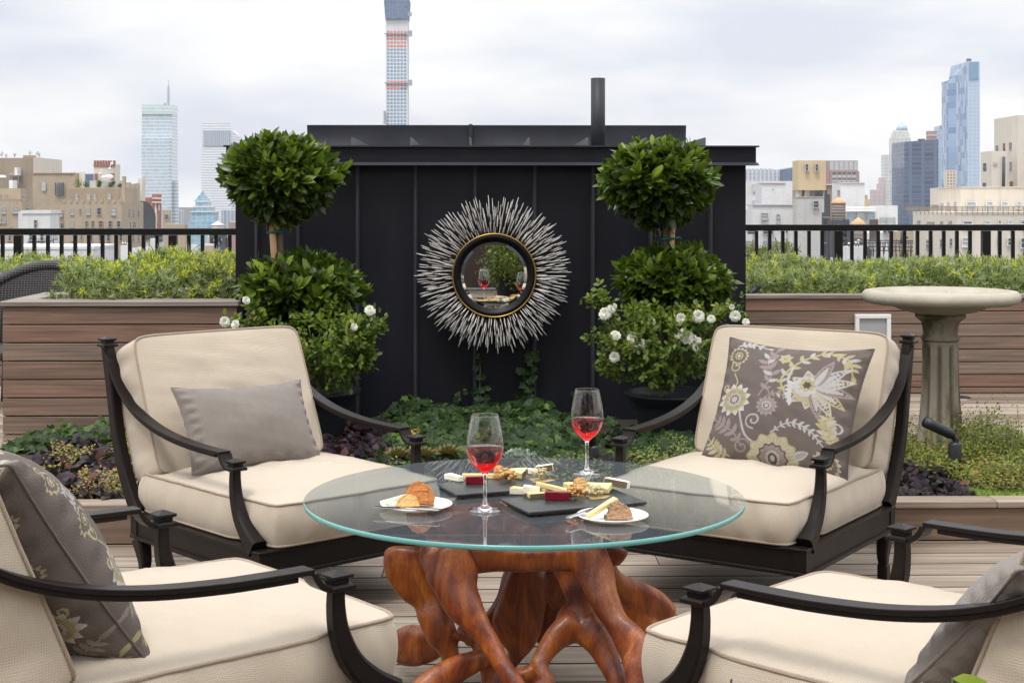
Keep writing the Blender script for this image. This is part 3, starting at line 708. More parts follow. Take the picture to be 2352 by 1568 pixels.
def spot(label, body_px, y0, y1, w, d, head=None, elbow=None):
    c = at(body_px, y1, d); s = d/F; t = thing('garden_spotlight', label, 'spotlight', (c[0], d, .08), 0, 'black garden spotlights')
    zt = at(0, y0, d)[2]; m = MB(); r = w/2*s
    m.lathe([(r*.9, .08), (r, .12), (r, zt-.01), (r*.85, zt), (.001, zt)], (c[0], d, 0), 28); obj('body', m, M['black_plastic'], t)
    if head:
        e = at(*elbow, d); m = MB(); m.tube(bez([(e[0], d, zt-.005), (e[0], d, e[2]-.008), (e[0]-.012, d, e[2]+.006)], 10), .013, 12); obj('elbow', m, M['black_plastic'], t)
        a = np.array([e[0]-.008, d, e[2]+.006]); b = at(*head, d-.03); D = (b-a)/np.linalg.norm(b-a); m = MB()
        P = [a, a+D*.01, a+D*.02, b-D*.03, b]; m.tube(P, [.012, .019, .0225, .0235, .0235], 24); 
        m.tube([b+D*.0005, b+D*.002], .019, 24); obj('head', m, M['black_plastic'], t)
    else:
        m = MB(); m.tube([(c[0]-.01, d, zt), (c[0]-.01, d, zt+.05), (c[0]-.012, d-.01, zt+.1)], .018, 16); obj('head', m, M['black_plastic'], t)
spot('black tilted spotlight in the planting before the stone birdbath', 2193.5, 1022, 1092, 30, 6.15, (2125, 968), (2195, 1003))
spot('small black spotlight in the ivy behind the table', 1364, 1027, 1056, 22, 6.45)
e0 = at(1745, 655, 9.78); m = MB(); m.tube(bez([e0, e0+[-.03, 0, -.03], e0+[-.08, -.01, -.06]], 8), .02, 10)
m.tube([e0+[-.08,-.01,-.06], e0+[-.08,-.01,-.11]], .012, 8)
tag(obj('garden_spotlight', m, M['black_plastic']), 'black uplight half hidden in the hedge beside the shed', 'spotlight')
c = at(2005, 763, 9.62); w = .118; m = MB()
t = thing('wall_light', 'square white framed light set in the plank planter', 'wall light', tuple(c))
for (a, b) in (((-w,-w),(w,-w+.028)), ((-w,w-.028),(w,w)), ((-w,-w+.029),(-w+.028,w-.029)), ((w-.028,-w+.029),(w,w-.029))):
    m.box((c[0]+a[0], 9.61, c[2]+a[1]), (c[0]+b[0], 9.638, c[2]+b[1]), ch=.003)
obj('frame', m, M['white_paint'], t)
m = MB(); m.box((c[0]-w+.026, 9.625, c[2]-w+.026), (c[0]+w-.026, 9.636, c[2]+w-.026)); obj('lens', m, plain('frosted_lens', (.35,.36,.36), .25), t)
c = atz(2205, 911, .004); m = MB(); m.lathe([(.001, .003), (.06, .004), (.07, 0)], (c[0], c[1], .001), 32)
tag(obj('deck_outlet', m, M['black_plastic']), 'flat black round outlet cover in the far deck', 'outlet cover')

wd = 9.2; wc = at(45, 700, wd)
t = thing('wicker_chair', 'grey wicker tub chair behind the left planter', 'chair', (wc[0], wd, 0))
th = np.linspace(-2.2, 2.2, 61); m = MB(); V = []
zt = lambda a: .46+.40*math.cos(a*.62)**1.3 if abs(a) < 2.3 else .5
for a in th:
    for k in range(14):
        f = k/13; z = .30+(zt(a)-.30)*f; r = .26+.07*f**2
        V.append((wc[0]+r*math.sin(a+.35), wd+r*math.cos(a+.35), z))
m.add(V, [(i*14+j, i*14+j+1, i*14+15+j, i*14+14+j) for i in range(60) for j in range(13)], smooth=True)
tw = NT('woven_wicker'); wv = tw.n('ShaderNodeTexWave', wave_type='BANDS', bands_direction='Z'); tw.l(tw.coord(), wv.inputs[0]); wv.inputs['Scale'].default_value = 22; wv.inputs['Distortion'].default_value = 1
w2 = tw.n('ShaderNodeTexWave', wave_type='BANDS', bands_direction='X'); tw.l(tw.coord(), w2.inputs[0]); w2.inputs['Scale'].default_value = 18
hh = tw.math('MULTIPLY', wv.outputs[1], w2.outputs[1]); M['woven'] = tw.done(tw.bsdf(tw.mix(hh, (.022,.02,.02), (.11,.10,.10)), .5, 0, .4, tw.bump(hh, .8, .006)))
obj('back', m, M['woven'], t)
m = MB(); P = np.array([(wc[0]+.345*math.sin(a+.35), wd+.345*math.cos(a+.35), zt(a)-.012) for a in th]); m.tube(P, .035, 12, side=(0,0,1)); obj('rolled_rim', m, M['woven'], t)
m = MB(); m.lathe([(.27, .30), (.29, .34), (.27, .37), (.001, .38)], (wc[0], wd, 0), 32); obj('seat', m, M['woven'], t)
for a in (.8, 2.3, 3.9, 5.4):
    m = MB(); m.tube([(wc[0]+.22*math.cos(a), wd+.22*math.sin(a), .32), (wc[0]+.24*math.cos(a), wd+.24*math.sin(a), 0)], .014, 8); obj('leg', m, M['wicker'], t)

# ------------------------------------------------------------------ ground planting
def pts_in(n, x0, x1, y0, y1): return np.stack([R.uniform(x0, x1, n), R.uniform(y0, y1, n)], 1)
def xr(a, b, Y): return at(a, 900, Y)[0], at(b, 900, Y)[0]
IV = ivy_tmpl()
def ivypatch(mb, pxa, pxb, ya, yb, hf, n, size=.05):
    xa, xb = xr(pxa, pxb, (ya+yb)/2); q = pts_in(n, xa, xb, ya, yb)
    h = hf(q[:, 0], q[:, 1]); ok = h > .02; q = q[ok]; h = h[ok]; n = len(q)
    z = .09 + h*R.uniform(.35, 1.0, n)**.5
    Y = np.stack([R.normal(0, 1, n), -.9+R.normal(0, .6, n), R.normal(-.45, .35, n)], 1)
    up = np.stack([R.normal(0, .35, n), -.75+R.normal(0, .35, n), 0.9+R.normal(0, .3, n)], 1)
    scatter(mb, IV, np.column_stack([q, z]), Y, R.uniform(.6, 1.15, n)*size, R.normal(.34, .2, n)+.3*(R.random(n) < .10), up=up, smooth=False)
mb = MB()
X0, X1 = xr(800, 1445, 7.0)
def hf(x, y):
    e = smoothstep(X0, X0+.25, x)*(1-smoothstep(X1-.45, X1, x))
    prof = np.interp(x, [X0, X0+.3, X0+.55, X0+.75, X0+1.0, X1-.35, X1], [.01, .07, .03, .045, .075, .02, .005])
    return e*prof*(.35+.65*smoothstep(6.2, 7.3, y))*(1-.15*np.sin(x*11)*np.sin(y*7)) + .035*e
ivypatch(mb, 800, 1445, 6.15, 7.80, hf, 4600, .046)
ivypatch(mb, 1380, 1720, 6.3, 7.3, lambda x, y: .06+.04*np.sin(x*9), 700, .042)
ivypatch(mb, 820, 1440, 7.55, 7.82, lambda x, y: .02+hf(x, y)*1.15, 700, .042)
tag(obj('ivy_ground_cover', mb, M['ivy']), 'green ivy growing over the bed in front of the shed', 'ivy', kind='stuff')
mb = MB(); ivypatch(mb, 40, 320, 6.8, 7.3, lambda x, y: .03+.055*(np.sin(x*4+2)*.5+.5)*smoothstep(6.8, 7.2, y), 420, .052)
for px, py in ((270,965),(300,975),(115,985),(140,975),(165,990),(200,975),(240,960),(260,985)):
    c = at(px, py, 6.95); scatter(mb, IV, c[None]+R.normal(0, .01, (2, 3)), np.array([[.3,-1,-.3],[-.4,-1,.2]]), .06, np.array([.75, .6]), up=np.array([[0,-.8,.7],[0,-.8,.7]]), smooth=False)
tag(obj('ivy_ground_cover', mb, M['ivy']), 'trailing ivy at the left rear of the bed below the planter', 'ivy', kind='stuff')
def vine(label, path, n, s):
    q = bez([at(a, b, SY-.035) for a, b in path], 40); t = thing('ivy_vine', label, 'vine', tuple(q[0]), 0, 'ivy vines climbing the shed wall')
    ms = MB(); ms.tube(q, .003, 5); obj('stem', ms, M['stem'], t)
    mb = MB(); P = q[R.integers(0, len(q), n)]+np.column_stack([R.normal(0, .022, n), -np.abs(R.normal(0, .012, n)), R.normal(0, .012, n)])
    scatter(mb, IV, P, np.column_stack([R.normal(0, .8, n), np.full(n, -.3), R.normal(-.5, .6, n)]), R.uniform(.6, 1.1, n)*s, R.normal(.35, .13, n), up=np.tile([0, -1., .2], (n, 1))+.3*rdir(n), smooth=False)
    obj('leaves', mb, M['ivy'], t)
vine('leafy ivy vine on the shed below the right of the mirror', [(1214,935),(1215,900),(1222,860),(1221,812)], 46, .042)
vine('thin ivy vine on the shed below the left of the mirror', [(1106,930),(1102,890),(1103,850),(1099,812)], 20, .036)
vine('tiny ivy sprig left of the two vines near the wall seam', [(1046,940),(1055,915),(1056,898)], 9, .026)
vine('short ivy sprig right of the two vines', [(1345,935),(1335,915),(1330,905)], 6, .026)

def carpet(name, label, cat, areas, n, size, mat, T, z=.10, hs=.05, tmu=.5, tsd=.2, upn=.7, wid=None):
    mb = MB()
    tot = sum(abs(b-a)*abs(d-c) for a, b, c, d in areas)
    for a, b, c, d in areas:
        k = int(n*abs(b-a)*abs(d-c)/tot); xa, xb = xr(a, b, (c+d)/2); q = pts_in(k, xa, xb, c, d)
        P = np.column_stack([q, z+R.uniform(.2, 1, k)*hs*(1+.5*np.sin(q[:, 0]*13)*np.cos(q[:, 1]*17))])
        scatter(mb, T, P, np.column_stack([R.normal(0, 1, k), R.normal(-.2, 1, k), R.uniform(.0, .9, k)]), R.uniform(.7, 1.2, k)*size, R.normal(tmu, tsd, k)+.15*np.sin(q[:, 0]*7), up=np.column_stack([R.normal(0, .4, k), R.normal(-.3, .4, k), np.ones(k)]), wid=wid)
    return tag(obj(name, mb, M[mat]), label, cat, kind='stuff')
LT = leaf_tmpl(.75, .1, .3, 3, .8)
carpet('purple_ground_cover', 'dark purple leaves spilling over the kerb at the left of the bed', 'ground cover', [(60, 560, 5.58, 6.7)], 2600, .05, 'ajuga', LT, hs=.07, tmu=.5)
carpet('purple_ground_cover', 'dark purple leaves by the kerb in front of the birdbath', 'ground cover', [(1960, 2200, 5.58, 6.0), (1960, 2160, 6.0, 6.3)], 1700, .036, 'ajuga', LT, hs=.045, tmu=.5)
carpet('purple_ground_cover', 'dark purple leaves behind the rear left chair toward the shed pot', 'ground cover', [(330, 900, 6.6, 7.4)], 3000, .045, 'ajuga', LT, hs=.05, tmu=.45)
carpet('purple_ground_cover', 'dark purple leaves in the middle of the bed behind the table', 'ground cover', [(700, 1900, 5.58, 6.3)], 2600, .045, 'ajuga', LT, hs=.05, tmu=.45)
SB = leaf_tmpl(.5, .1, .1, 2, .8)
carpet('orange_sedum', 'orange and yellow sedum patches among the purple leaves at left', 'ground cover', [(195, 345, 5.6, 6.0), (120, 200, 6.1, 6.5), (250, 420, 6.3, 6.6)], 4200, .016, 'sedum', SB, hs=.10, tmu=.65, tsd=.25)
carpet('yellow_sedum', 'low yellow green sedum strip behind the table', 'ground cover', [(1230, 1500, 5.7, 6.1), (1460, 1720, 5.8, 6.5), (870, 1000, 5.7, 5.95)], 5200, .016, 'sedum', SB, hs=.09, tmu=.3, tsd=.2)
carpet('creeping_thyme', 'tangled small leaved ground cover round the birdbath foot', 'ground cover', [(2040, 2420, 6.0, 7.0), (2200, 2420, 5.75, 6.0)], 16000, .017, 'thyme', SB, hs=.09, tmu=.5, tsd=.22)
# looser mound of the same plant at the right
mb = MB(); n = 9000; q = R.normal(0, 1, (n, 3)); c = at(2270, 1030, 6.45)
P = np.column_stack([c[0]+q[:, 0]*.17, 6.45+q[:, 1]*.16, .1+np.abs(q[:, 2])*.10*np.exp(-(q[:, 0]**2)*.25)])
scatter(mb, SB, P, rdir(n)+[0, 0, .4], R.uniform(.010, .019, n), R.normal(.45, .2, n), up=rdir(n)*.5+[0, -.3, 1])
for i in range(60):
    a = np.array([c[0]+R.normal(0, .17), 6.45+R.normal(0, .14), .12]); e = a+[R.normal(0, .10), R.normal(0, .05), R.uniform(.10, .24)]
    pth = bez([a, (a+e)/2+[R.normal(0, .03), 0, .04], e], 8); mb.tube(pth, .0012, 4, col=.75)
    k = 9; scatter(mb, SB, pth[R.integers(2, 8, k) % len(pth)], rdir(k), .014, R.normal(.5, .2, k))
tag(obj('creeping_mound', mb, M['thyme']), 'airy mound of wiry stems right of the birdbath foot', 'plant')
carpet('lime_moss', 'bright lime moss along the kerb at far right', 'moss', [(2215, 2420, 5.56, 5.78)], 9000, .022, 'moss', blade_tmpl(.16, .2), hs=.025, tmu=.5)
def rosette(label, px, py, d, r, mat, name='succulent', cat='succulent', group='succulent rosettes in the bed', n=46, fold=.2):
    c = atz(px, py, .17); c = np.array([c[0], c[1], .15]); mb = MB(); i = np.arange(n); a = i*2.39996; k = np.sqrt(i/n)
    Y = np.column_stack([np.cos(a)*k, np.sin(a)*k, 1.05-.85*k]); 
    scatter(mb, leaf_tmpl(.38, fold, -.12, 3, .8), np.tile(c, (n, 1)), Y, r*(.55+.5*k), .25+.6*k+R.normal(0, .08, n), up=np.tile([0, 0, 1.], (n, 1)))
    mb.tube([c-[0,0,.06], c+[0,0,.01]], .012, 6, col=.3)
    return tag(obj(name, mb, M[mat]), label, cat, group)
rosette('olive spiky rosette just left of the far arm post of the left chair', 915, 1042, 0, .075, 'succulent')
rosette('olive rosette right of the left chair arm post', 975, 1040, 0, .07, 'succulent')
rosette('reddish brown rosette beside the olive ones', 1030, 1036, 0, .075, 'succulent')
rosette('small orange tinged rosette in the purple leaves at left', 205, 1088, 0, .06, 'succulent')
rosette('dark red rosette left of the birdbath foot', 2052, 1016, 0, .055, 'succulent')
rosette('small rosette right of the birdbath foot by the lamp', 2215, 1060, 0, .05, 'succulent')
def frilly(label, px, py, r):
    c = atz(px, py, .14); mb = MB(); n = 700; D = rdir(n); D[:, 2] = np.abs(D[:, 2]); P = c+D*np.array([r, r, r*.7])*R.uniform(.4, 1, (n, 1)); P[:, 2] += -.03
    scatter(mb, IV, P, D+.5*rdir(n), R.uniform(.010, .02, n), R.uniform(0, 1, n), up=rdir(n))
    return tag(obj('silver_plant', mb, M['silver']), label, 'plant', 'silvery frilly plants in the bed')
frilly('silvery frilly plant right behind the front wine glass', 1195, 1050, .09)
frilly('larger silvery frilly plant at the left by the chair leg', 285, 1090, .09)
frilly('small silvery plant left of the front wine glass', 1100, 1056, .05)
m = MB(); c = atz(952, 1008, .22); n = 30
scatter(m, leaf_tmpl(.7, .1, .2, 3), c+R.normal(0, .018, (n, 3)), rdir(n)+[0,-.6,.2], .028, R.uniform(.6, 1, n))
m.tube([c+[0, .02, -.12], c], .003, 5, col=.3)
tag(obj('yellow_leaf_sprig', m, leafmat('amber_leaf', [(0,(.35,.20,.02)), (1,(.62,.38,.04))], .4, .2)), 'amber yellow leaf sprig among the ivy behind the chair arm', 'plant')
# flower stems close to the camera at the bottom edge
def catmint(label, px, py, col):
    c = at(px, py, 2.3); t = thing('flower_stem', label, 'flower', (c[0], 2.3, 0), 0, 'flower stems at the lower edge of the view')
    m = MB(); m.tube(bez([(c[0]+.03, 2.34, 0), (c[0]+.02, 2.32, c[2]*.5), c-[0, 0, .004]], 14), .0018, 6); obj('stem', m, M['stem'], t)
    m = MB(); n = 60; D = rdir(n); P = c+np.column_stack([D[:, 0]*.008, D[:, 1]*.008, R.uniform(-.03, .006, n)])
    scatter(m, leaf_tmpl(.6, .2, .1, 2), P, D+[0, 0, .8], .009, R.random(n)); obj('flower_head', m, col, t)
pm = leafmat('mauve_bud', [(0,(.10,.09,.04)), (.6,(.22,.15,.18)), (1,(.45,.36,.55))], .6, .2)
catmint('mauve catmint bud rising at the bottom edge before the right seat', 1677, 1578, pm)
catmint('brownish flower bud at the bottom edge near the grey cushion', 2108, 1582, pm)
c = at(2255, 1566, 2.2); m = MB(); scatter(m, leaf_tmpl(.32, .3, .25, 5), (c+[-.045, 0, .006])[None], np.array([[1, .1, -.25]]), .10, .9, up=np.array([[0, -.5, .8]]))
m.tube([c+[-.044, 0, .006], c+[-.05, .02, -.2], (c[0]-.05, 2.25, 0)], .002, 6, col=.4)
tag(obj('leaf_stem', m, M['bay']), 'single bright green leaf at the bottom edge under the grey cushion', 'plant')

# ------------------------------------------------------------------ lounge chairs
W2 = .345
def rect(a, b, ch=.3):
    c = min(a, b)*ch
    return np.array([(-a+c,-b),(a-c,-b),(a,-b+c),(a,b-c),(a-c,b),(-a+c,b),(-a,b-c),(-a,-b+c)])
def cap_mb(x, y, z):
    m = MB(); h = [(.0255, 0), (.0255, .007), (.0215, .0105), (.016, .0115), (.016, .0185), (.020, .020), (.0225, .022), (.0225, .027), (.001, .035)]
    V = []; k = 4
    for r, zz_ in h: V += [(x-r, y-r, z+zz_), (x+r, y-r, z+zz_), (x+r, y+r, z+zz_), (x-r, y+r, z+zz_)]
    Fc = [(i*4+j, i*4+(j+1) % 4, i*4+4+(j+1) % 4, i*4+4+j) for i in range(len(h)-1) for j in range(4)] + [(3, 2, 1, 0)]
    return m.add(V, Fc)
def cushion_mesh(hx, y0, y1, z0, z1, crown, notch=False, n=44, seed=0, puff=.012, bulge=.012, wr=.003):
    """box cushion with a domed top (+Z side). returns mb and its top and bottom outlines"""
    def outline(s, t_):
        # s,t in -1..1 on the square
        x = s*hx; y = (y0+y1)/2 + t_*(y1-y0)/2
        c = (np.abs(s)*np.abs(t_))**10
        x = x - np.sign(s)*.013*c; y = y - np.sign(t_)*.013*c
        if notch: x = x*(1 - .06*smoothstep(-.06, .01, y))
        return x, y
    g = np.linspace(-1, 1, n); g = np.sign(g)*(1-(1-np.abs(g))**1.25)
    S, T_ = np.meshgrid(g, g, indexing='ij'); X, Y = outline(S, T_)
    dome = (1-np.abs(S)**2.6)*(1-np.abs(T_)**2.6)
    pts = np.stack([X.ravel()*1, Y.ravel(), np.zeros(X.size)], 1)
    wn = (wob(pts*4, seed)*.6+wob(pts*9, seed+1)*.35+wob(pts*18, seed+5)*.15).reshape(X.shape)
    Zt = z1 + crown*dome**.75 + wr*wn*(.3+dome*2)
    Zb = z0 - .0*dome
    mb = MB(); I = np.arange(n*n).reshape(n, n)
    q = lambda I_: [(int(I_[i,j]), int(I_[i+1,j]), int(I_[i+1,j+1]), int(I_[i,j+1])) for i in range(n-1) for j in range(n-1)]
    mb.add(np.stack([X, Y, Zt], 2).reshape(-1, 3), q(I), smooth=True)
    mb.add(np.stack([X, Y, np.full_like(X, z0)], 2).reshape(-1, 3), [f[::-1] for f in q(I)], smooth=True)
    ring = [(i, 0) for i in range(n)] + [(n-1, j) for j in range(1, n)] + [(i, n-1) for i in range(n-2, -1, -1)] + [(0, j) for j in range(n-2, 0, -1)]
    top = np.array([(X[a], Y[a], Zt[a]) for a in ring]); bot = np.array([(X[a], Y[a], z0) for a in ring]); k = len(ring)
    cen = np.array([0, (y0+y1)/2]); rows = []
    m_ = 8; seg_ = np.linalg.norm(np.roll(top, -1, 0)-top, axis=1); arc = np.cumsum(seg_); cor = np.array([(sx*hx, y_) for sx in (-1, 1) for y_ in (y0, y1)]); cd = np.min(np.linalg.norm(top[:, None, :2]-cor[None], axis=2), axis=1)
    for r in range(m_+1):
        f = r/m_; P = top*(1-f)+bot*f
        d = np.roll(P[:, :2], -1, 0)-np.roll(P[:, :2], 1, 0); nrm = np.stack([d[:, 1], -d[:, 0]], 1); nrm /= np.linalg.norm(nrm, axis=1)[:, None]+1e-9
        b = 4*f*(1-f); P[:, :2] += nrm*(bulge*b + .0065*b*wob(P*np.array([12, 12, 4]), seed+3))[:, None]; rows.append(P)
    mb.add(np.concatenate(rows), [(r*k+j, (r+1)*k+j, (r+1)*k+(j+1) % k, r*k+(j+1) % k) for r in range(m_) for j in range(k)], smooth=True)
    return mb, top, bot
def tf(mb, Mx):
    A = np.array(Mx.to_3x3()); b = np.array(Mx.translation)
    for i in range(len(mb.v)): mb.v[i] = mb.v[i]@A.T + b
    return mb
def make_chair(label):
    t = thing('lounge_chair', label, 'lounge chair', (0,0,0), 0, 'bronze lounge chairs round the glass table')
    D = M['dark_metal']
    def P(name, m, parent=t, mat=D): return obj(name, m, mat, parent, world_space=False)
    m = MB(); zt, zb = .240, .158; yb, yf = -.60, .155; w = .362
    for a, b in (((-w, yf-.03), (w, yf)), ((-w, yb), (w, yb+.03)), ((-w, yb+.03), (-w+.03, yf-.03)), ((w-.03, yb+.03), (w, yf-.03))):
        m.box((a[0], a[1], zb+.012), (b[0], b[1], zt-.010))
    e = .006
    for z0, z1 in ((zt-.010, zt), (zb, zb+.012)):
        m.box((-w-e, yb-e, z0), (w+e, yb+.034, z1), ch=.002); m.box((-w-e, yf-.034, z0), (w+e, yf+e, z1), ch=.002)
        m.box((-w-e, yb+.034, z0), (-w+.034, yf-.034, z1)); m.box((w-.034, yb+.034, z0), (w+e, yf-.034, z1))
    for x in (-w, w):
        for y in (yb, yf): m.box((x-.036 if x > 0 else x-.0035, y-.036 if y > 0 else y-.0035, zb+.0125), (x+.0035 if x > 0 else x+.036, y+.0035 if y > 0 else y+.036, zt-.0105), ch=.001)
    m.box((-w+.03, yb+.03, .205), (w-.03, yf-.03, .215)); P('seat_frame', m)
    for s in (-1, 1):
        x = s*W2
        m = MB(); pth = bez([(x, -.003, .462), (x, -.004, .42), (x, .004, .37), (x, .03, .315), (x, .075, .27), (x, .118, .241)], 18)
        f = np.linspace(0, 1, len(pth)); m.sweep(pth, lambda i: rect(.0135+.011*f[i]**1.4, .0135+.015*f[i]**1.6), side=(1, 0, 0), smooth=False)
        o = P('front_post', m); P('post_cap', cap_mb(x, -.002, .455), o)
        m = MB(); pth = bez([(x, -.80, .772), (x, -.775, .68), (x, -.748, .57), (x, -.72, .46), (x, -.675, .36), (x, -.615, .27), (x, -.585, .238)], 22)
        f = np.linspace(0, 1, len(pth)); m.sweep(pth, lambda i: rect(.017, .019+.008*f[i]), side=(1, 0, 0), smooth=False)
        o = P('rear_post', m); P('post_cap', cap_mb(x, -.80, .765), o)
        # arm: swoops from the rear post to the front post, then curls down under the cap
        m = MB(); pth = bez([(x, -.792, .755), (x, -.772, .725), (x, -.735, .672), (x, -.68, .618), (x, -.60, .572), (x, -.50, .538), (x, -.38, .515), (x, -.25, .503), (x, -.14, .499), (x, -.062, .498)], 44)
        m.sweep(pth, rect(.0205, .005, .25), side=(1, 0, 0), smooth=False); q = pth.copy(); q[:, 2] -= .0105; m.sweep(q[2:-2], rect(.0155, .005, .3), side=(1, 0, 0), smooth=False)
        pth = bez([(x, -.062, .494), (x, -.056, .482), (x, -.044, .468), (x, -.026, .460), (x, -.004, .458)], 12); m.sweep(pth, rect(.022, .006, .25), side=(1, 0, 0), smooth=False)
        P('arm', m)
        m = MB(); pth = bez([(x, .128, .157), (x, .132, .11), (x, .14, .05), (x, .15, 0)], 10); m.sweep(pth, lambda i: rect(.026-.0015*i, .024-.0013*i), side=(1, 0, 0), smooth=False); P('leg', m)
        m = MB(); pth = bez([(x, -.572, .157), (x, -.555, .12), (x, -.545, .085), (x, -.55, .055)], 10); m.sweep(pth, lambda i: rect(.024-.001*i, .026-.0014*i), side=(1, 0, 0), smooth=False)
        m.box((x-.017, -.568, 0), (x+.017, -.533, .053), ch=.003); P('leg', m)
    m = MB()
    for zz_, yy in ((.72, -.786), (.30, -.64)): m.box((-W2+.015, yy-.008, zz_-.014), (W2-.015, yy+.008, zz_+.014), ch=.002)
    for i in range(9):
        x = (-.27+.0675*i); m.sweep(bez([(x, -.786, .715), (x, -.745, .57), (x, -.71, .44), (x, -.64, .305)], 10), rect(.010, .004), side=(1, 0, 0), smooth=False)
    P('back_rails', m)
    mb, top, bot = cushion_mesh(.335, -.605, .165, .246, .366, .036, notch=True, seed=2, bulge=.014, wr=.007)
    o = P('seat_cushion', mb, t, M['fabric'])
    m = MB(); m.tube(top, .0042, 6, closed=True); m.tube(bot, .0042, 6, closed=True); P('piping', m, o, M['piping'])
    # back cushion, leaning on the rear posts
    mb, top, bot = cushion_mesh(.325, 0, .47, -.15, 0, .022, seed=9, bulge=.008, wr=.004)
    a = math.radians(22.5)
    Mx = Matrix.Translation((0, -.488, .372)) @ Matrix.Rotation(math.pi/2 + a, 4, 'X') @ Matrix.Scale(1, 4)
    # local y (height) -> up and back, local z (front) -> forward
    B = Matrix(((1, 0, 0), (0, -math.sin(a), math.cos(a)), (0, math.cos(a), math.sin(a)))).to_4x4(); B.translation = Vector((0, -.488, .372))
    tf(mb, B); o = P('back_cushion', mb, t, M['fabric'])
    tp = MB(); tp.v = [top]; tf(tp, B); bp = MB(); bp.v = [bot]; tf(bp, B)
    m = MB(); m.tube(tp.v[0], .0042, 6, closed=True); m.tube(bp.v[0], .0042, 6, closed=True); P('piping', m, o, M['piping'])
    m = MB(); m.box((.3365, -.58, .300), (.3405, -.45, .303)); m.box((.3375, -.455, .296), (.342, -.43, .306), ch=.001); P('zip', m, bpy.data.objects[[c.name for c in t.children if c.name.startswith('seat_cushion')][0]], M['steel'])
    return t
def copy_tree(o, parent=None, mirror=False):
    c = o.copy(); COL.objects.link(c); c.parent = parent
    for ch in list(o.children): copy_tree(ch, c)
    return c
def cdir(fx, fd):
    v = RT*fx+FW*fd; v /= np.linalg.norm(v); return v
CH = [(-.5675, 4.635, .678, -.735, 1.0, 'rear left lounge chair holding the long plain grey cushion'),
      (.64, 4.641, -.554, -.832, 1.0, 'rear right lounge chair holding the square floral pillow, beside the birdbath'),
      (-.583, 3.2075, .766, .644, 1.075, 'front left lounge chair with a floral pillow, partly cut by the frame'),
      (.6175, 3.085, -.709, .705, 1.075, 'front right lounge chair with a grey pillow, partly cut by the frame')]
proto = None; chairs = []
for i, (x, d, fx, fd, s, lb_) in enumerate(CH):
    c = make_chair(lb_) if i == 0 else copy_tree(chairs[0])
    c['label'] = lb_; p = cw(x, d); f = cdir(fx, fd); c.location = p; c.rotation_euler = (0, 0, math.atan2(-f[0], f[1])); c.scale = (s, s, s); chairs.append(c)
bpy.context.view_layer.update()

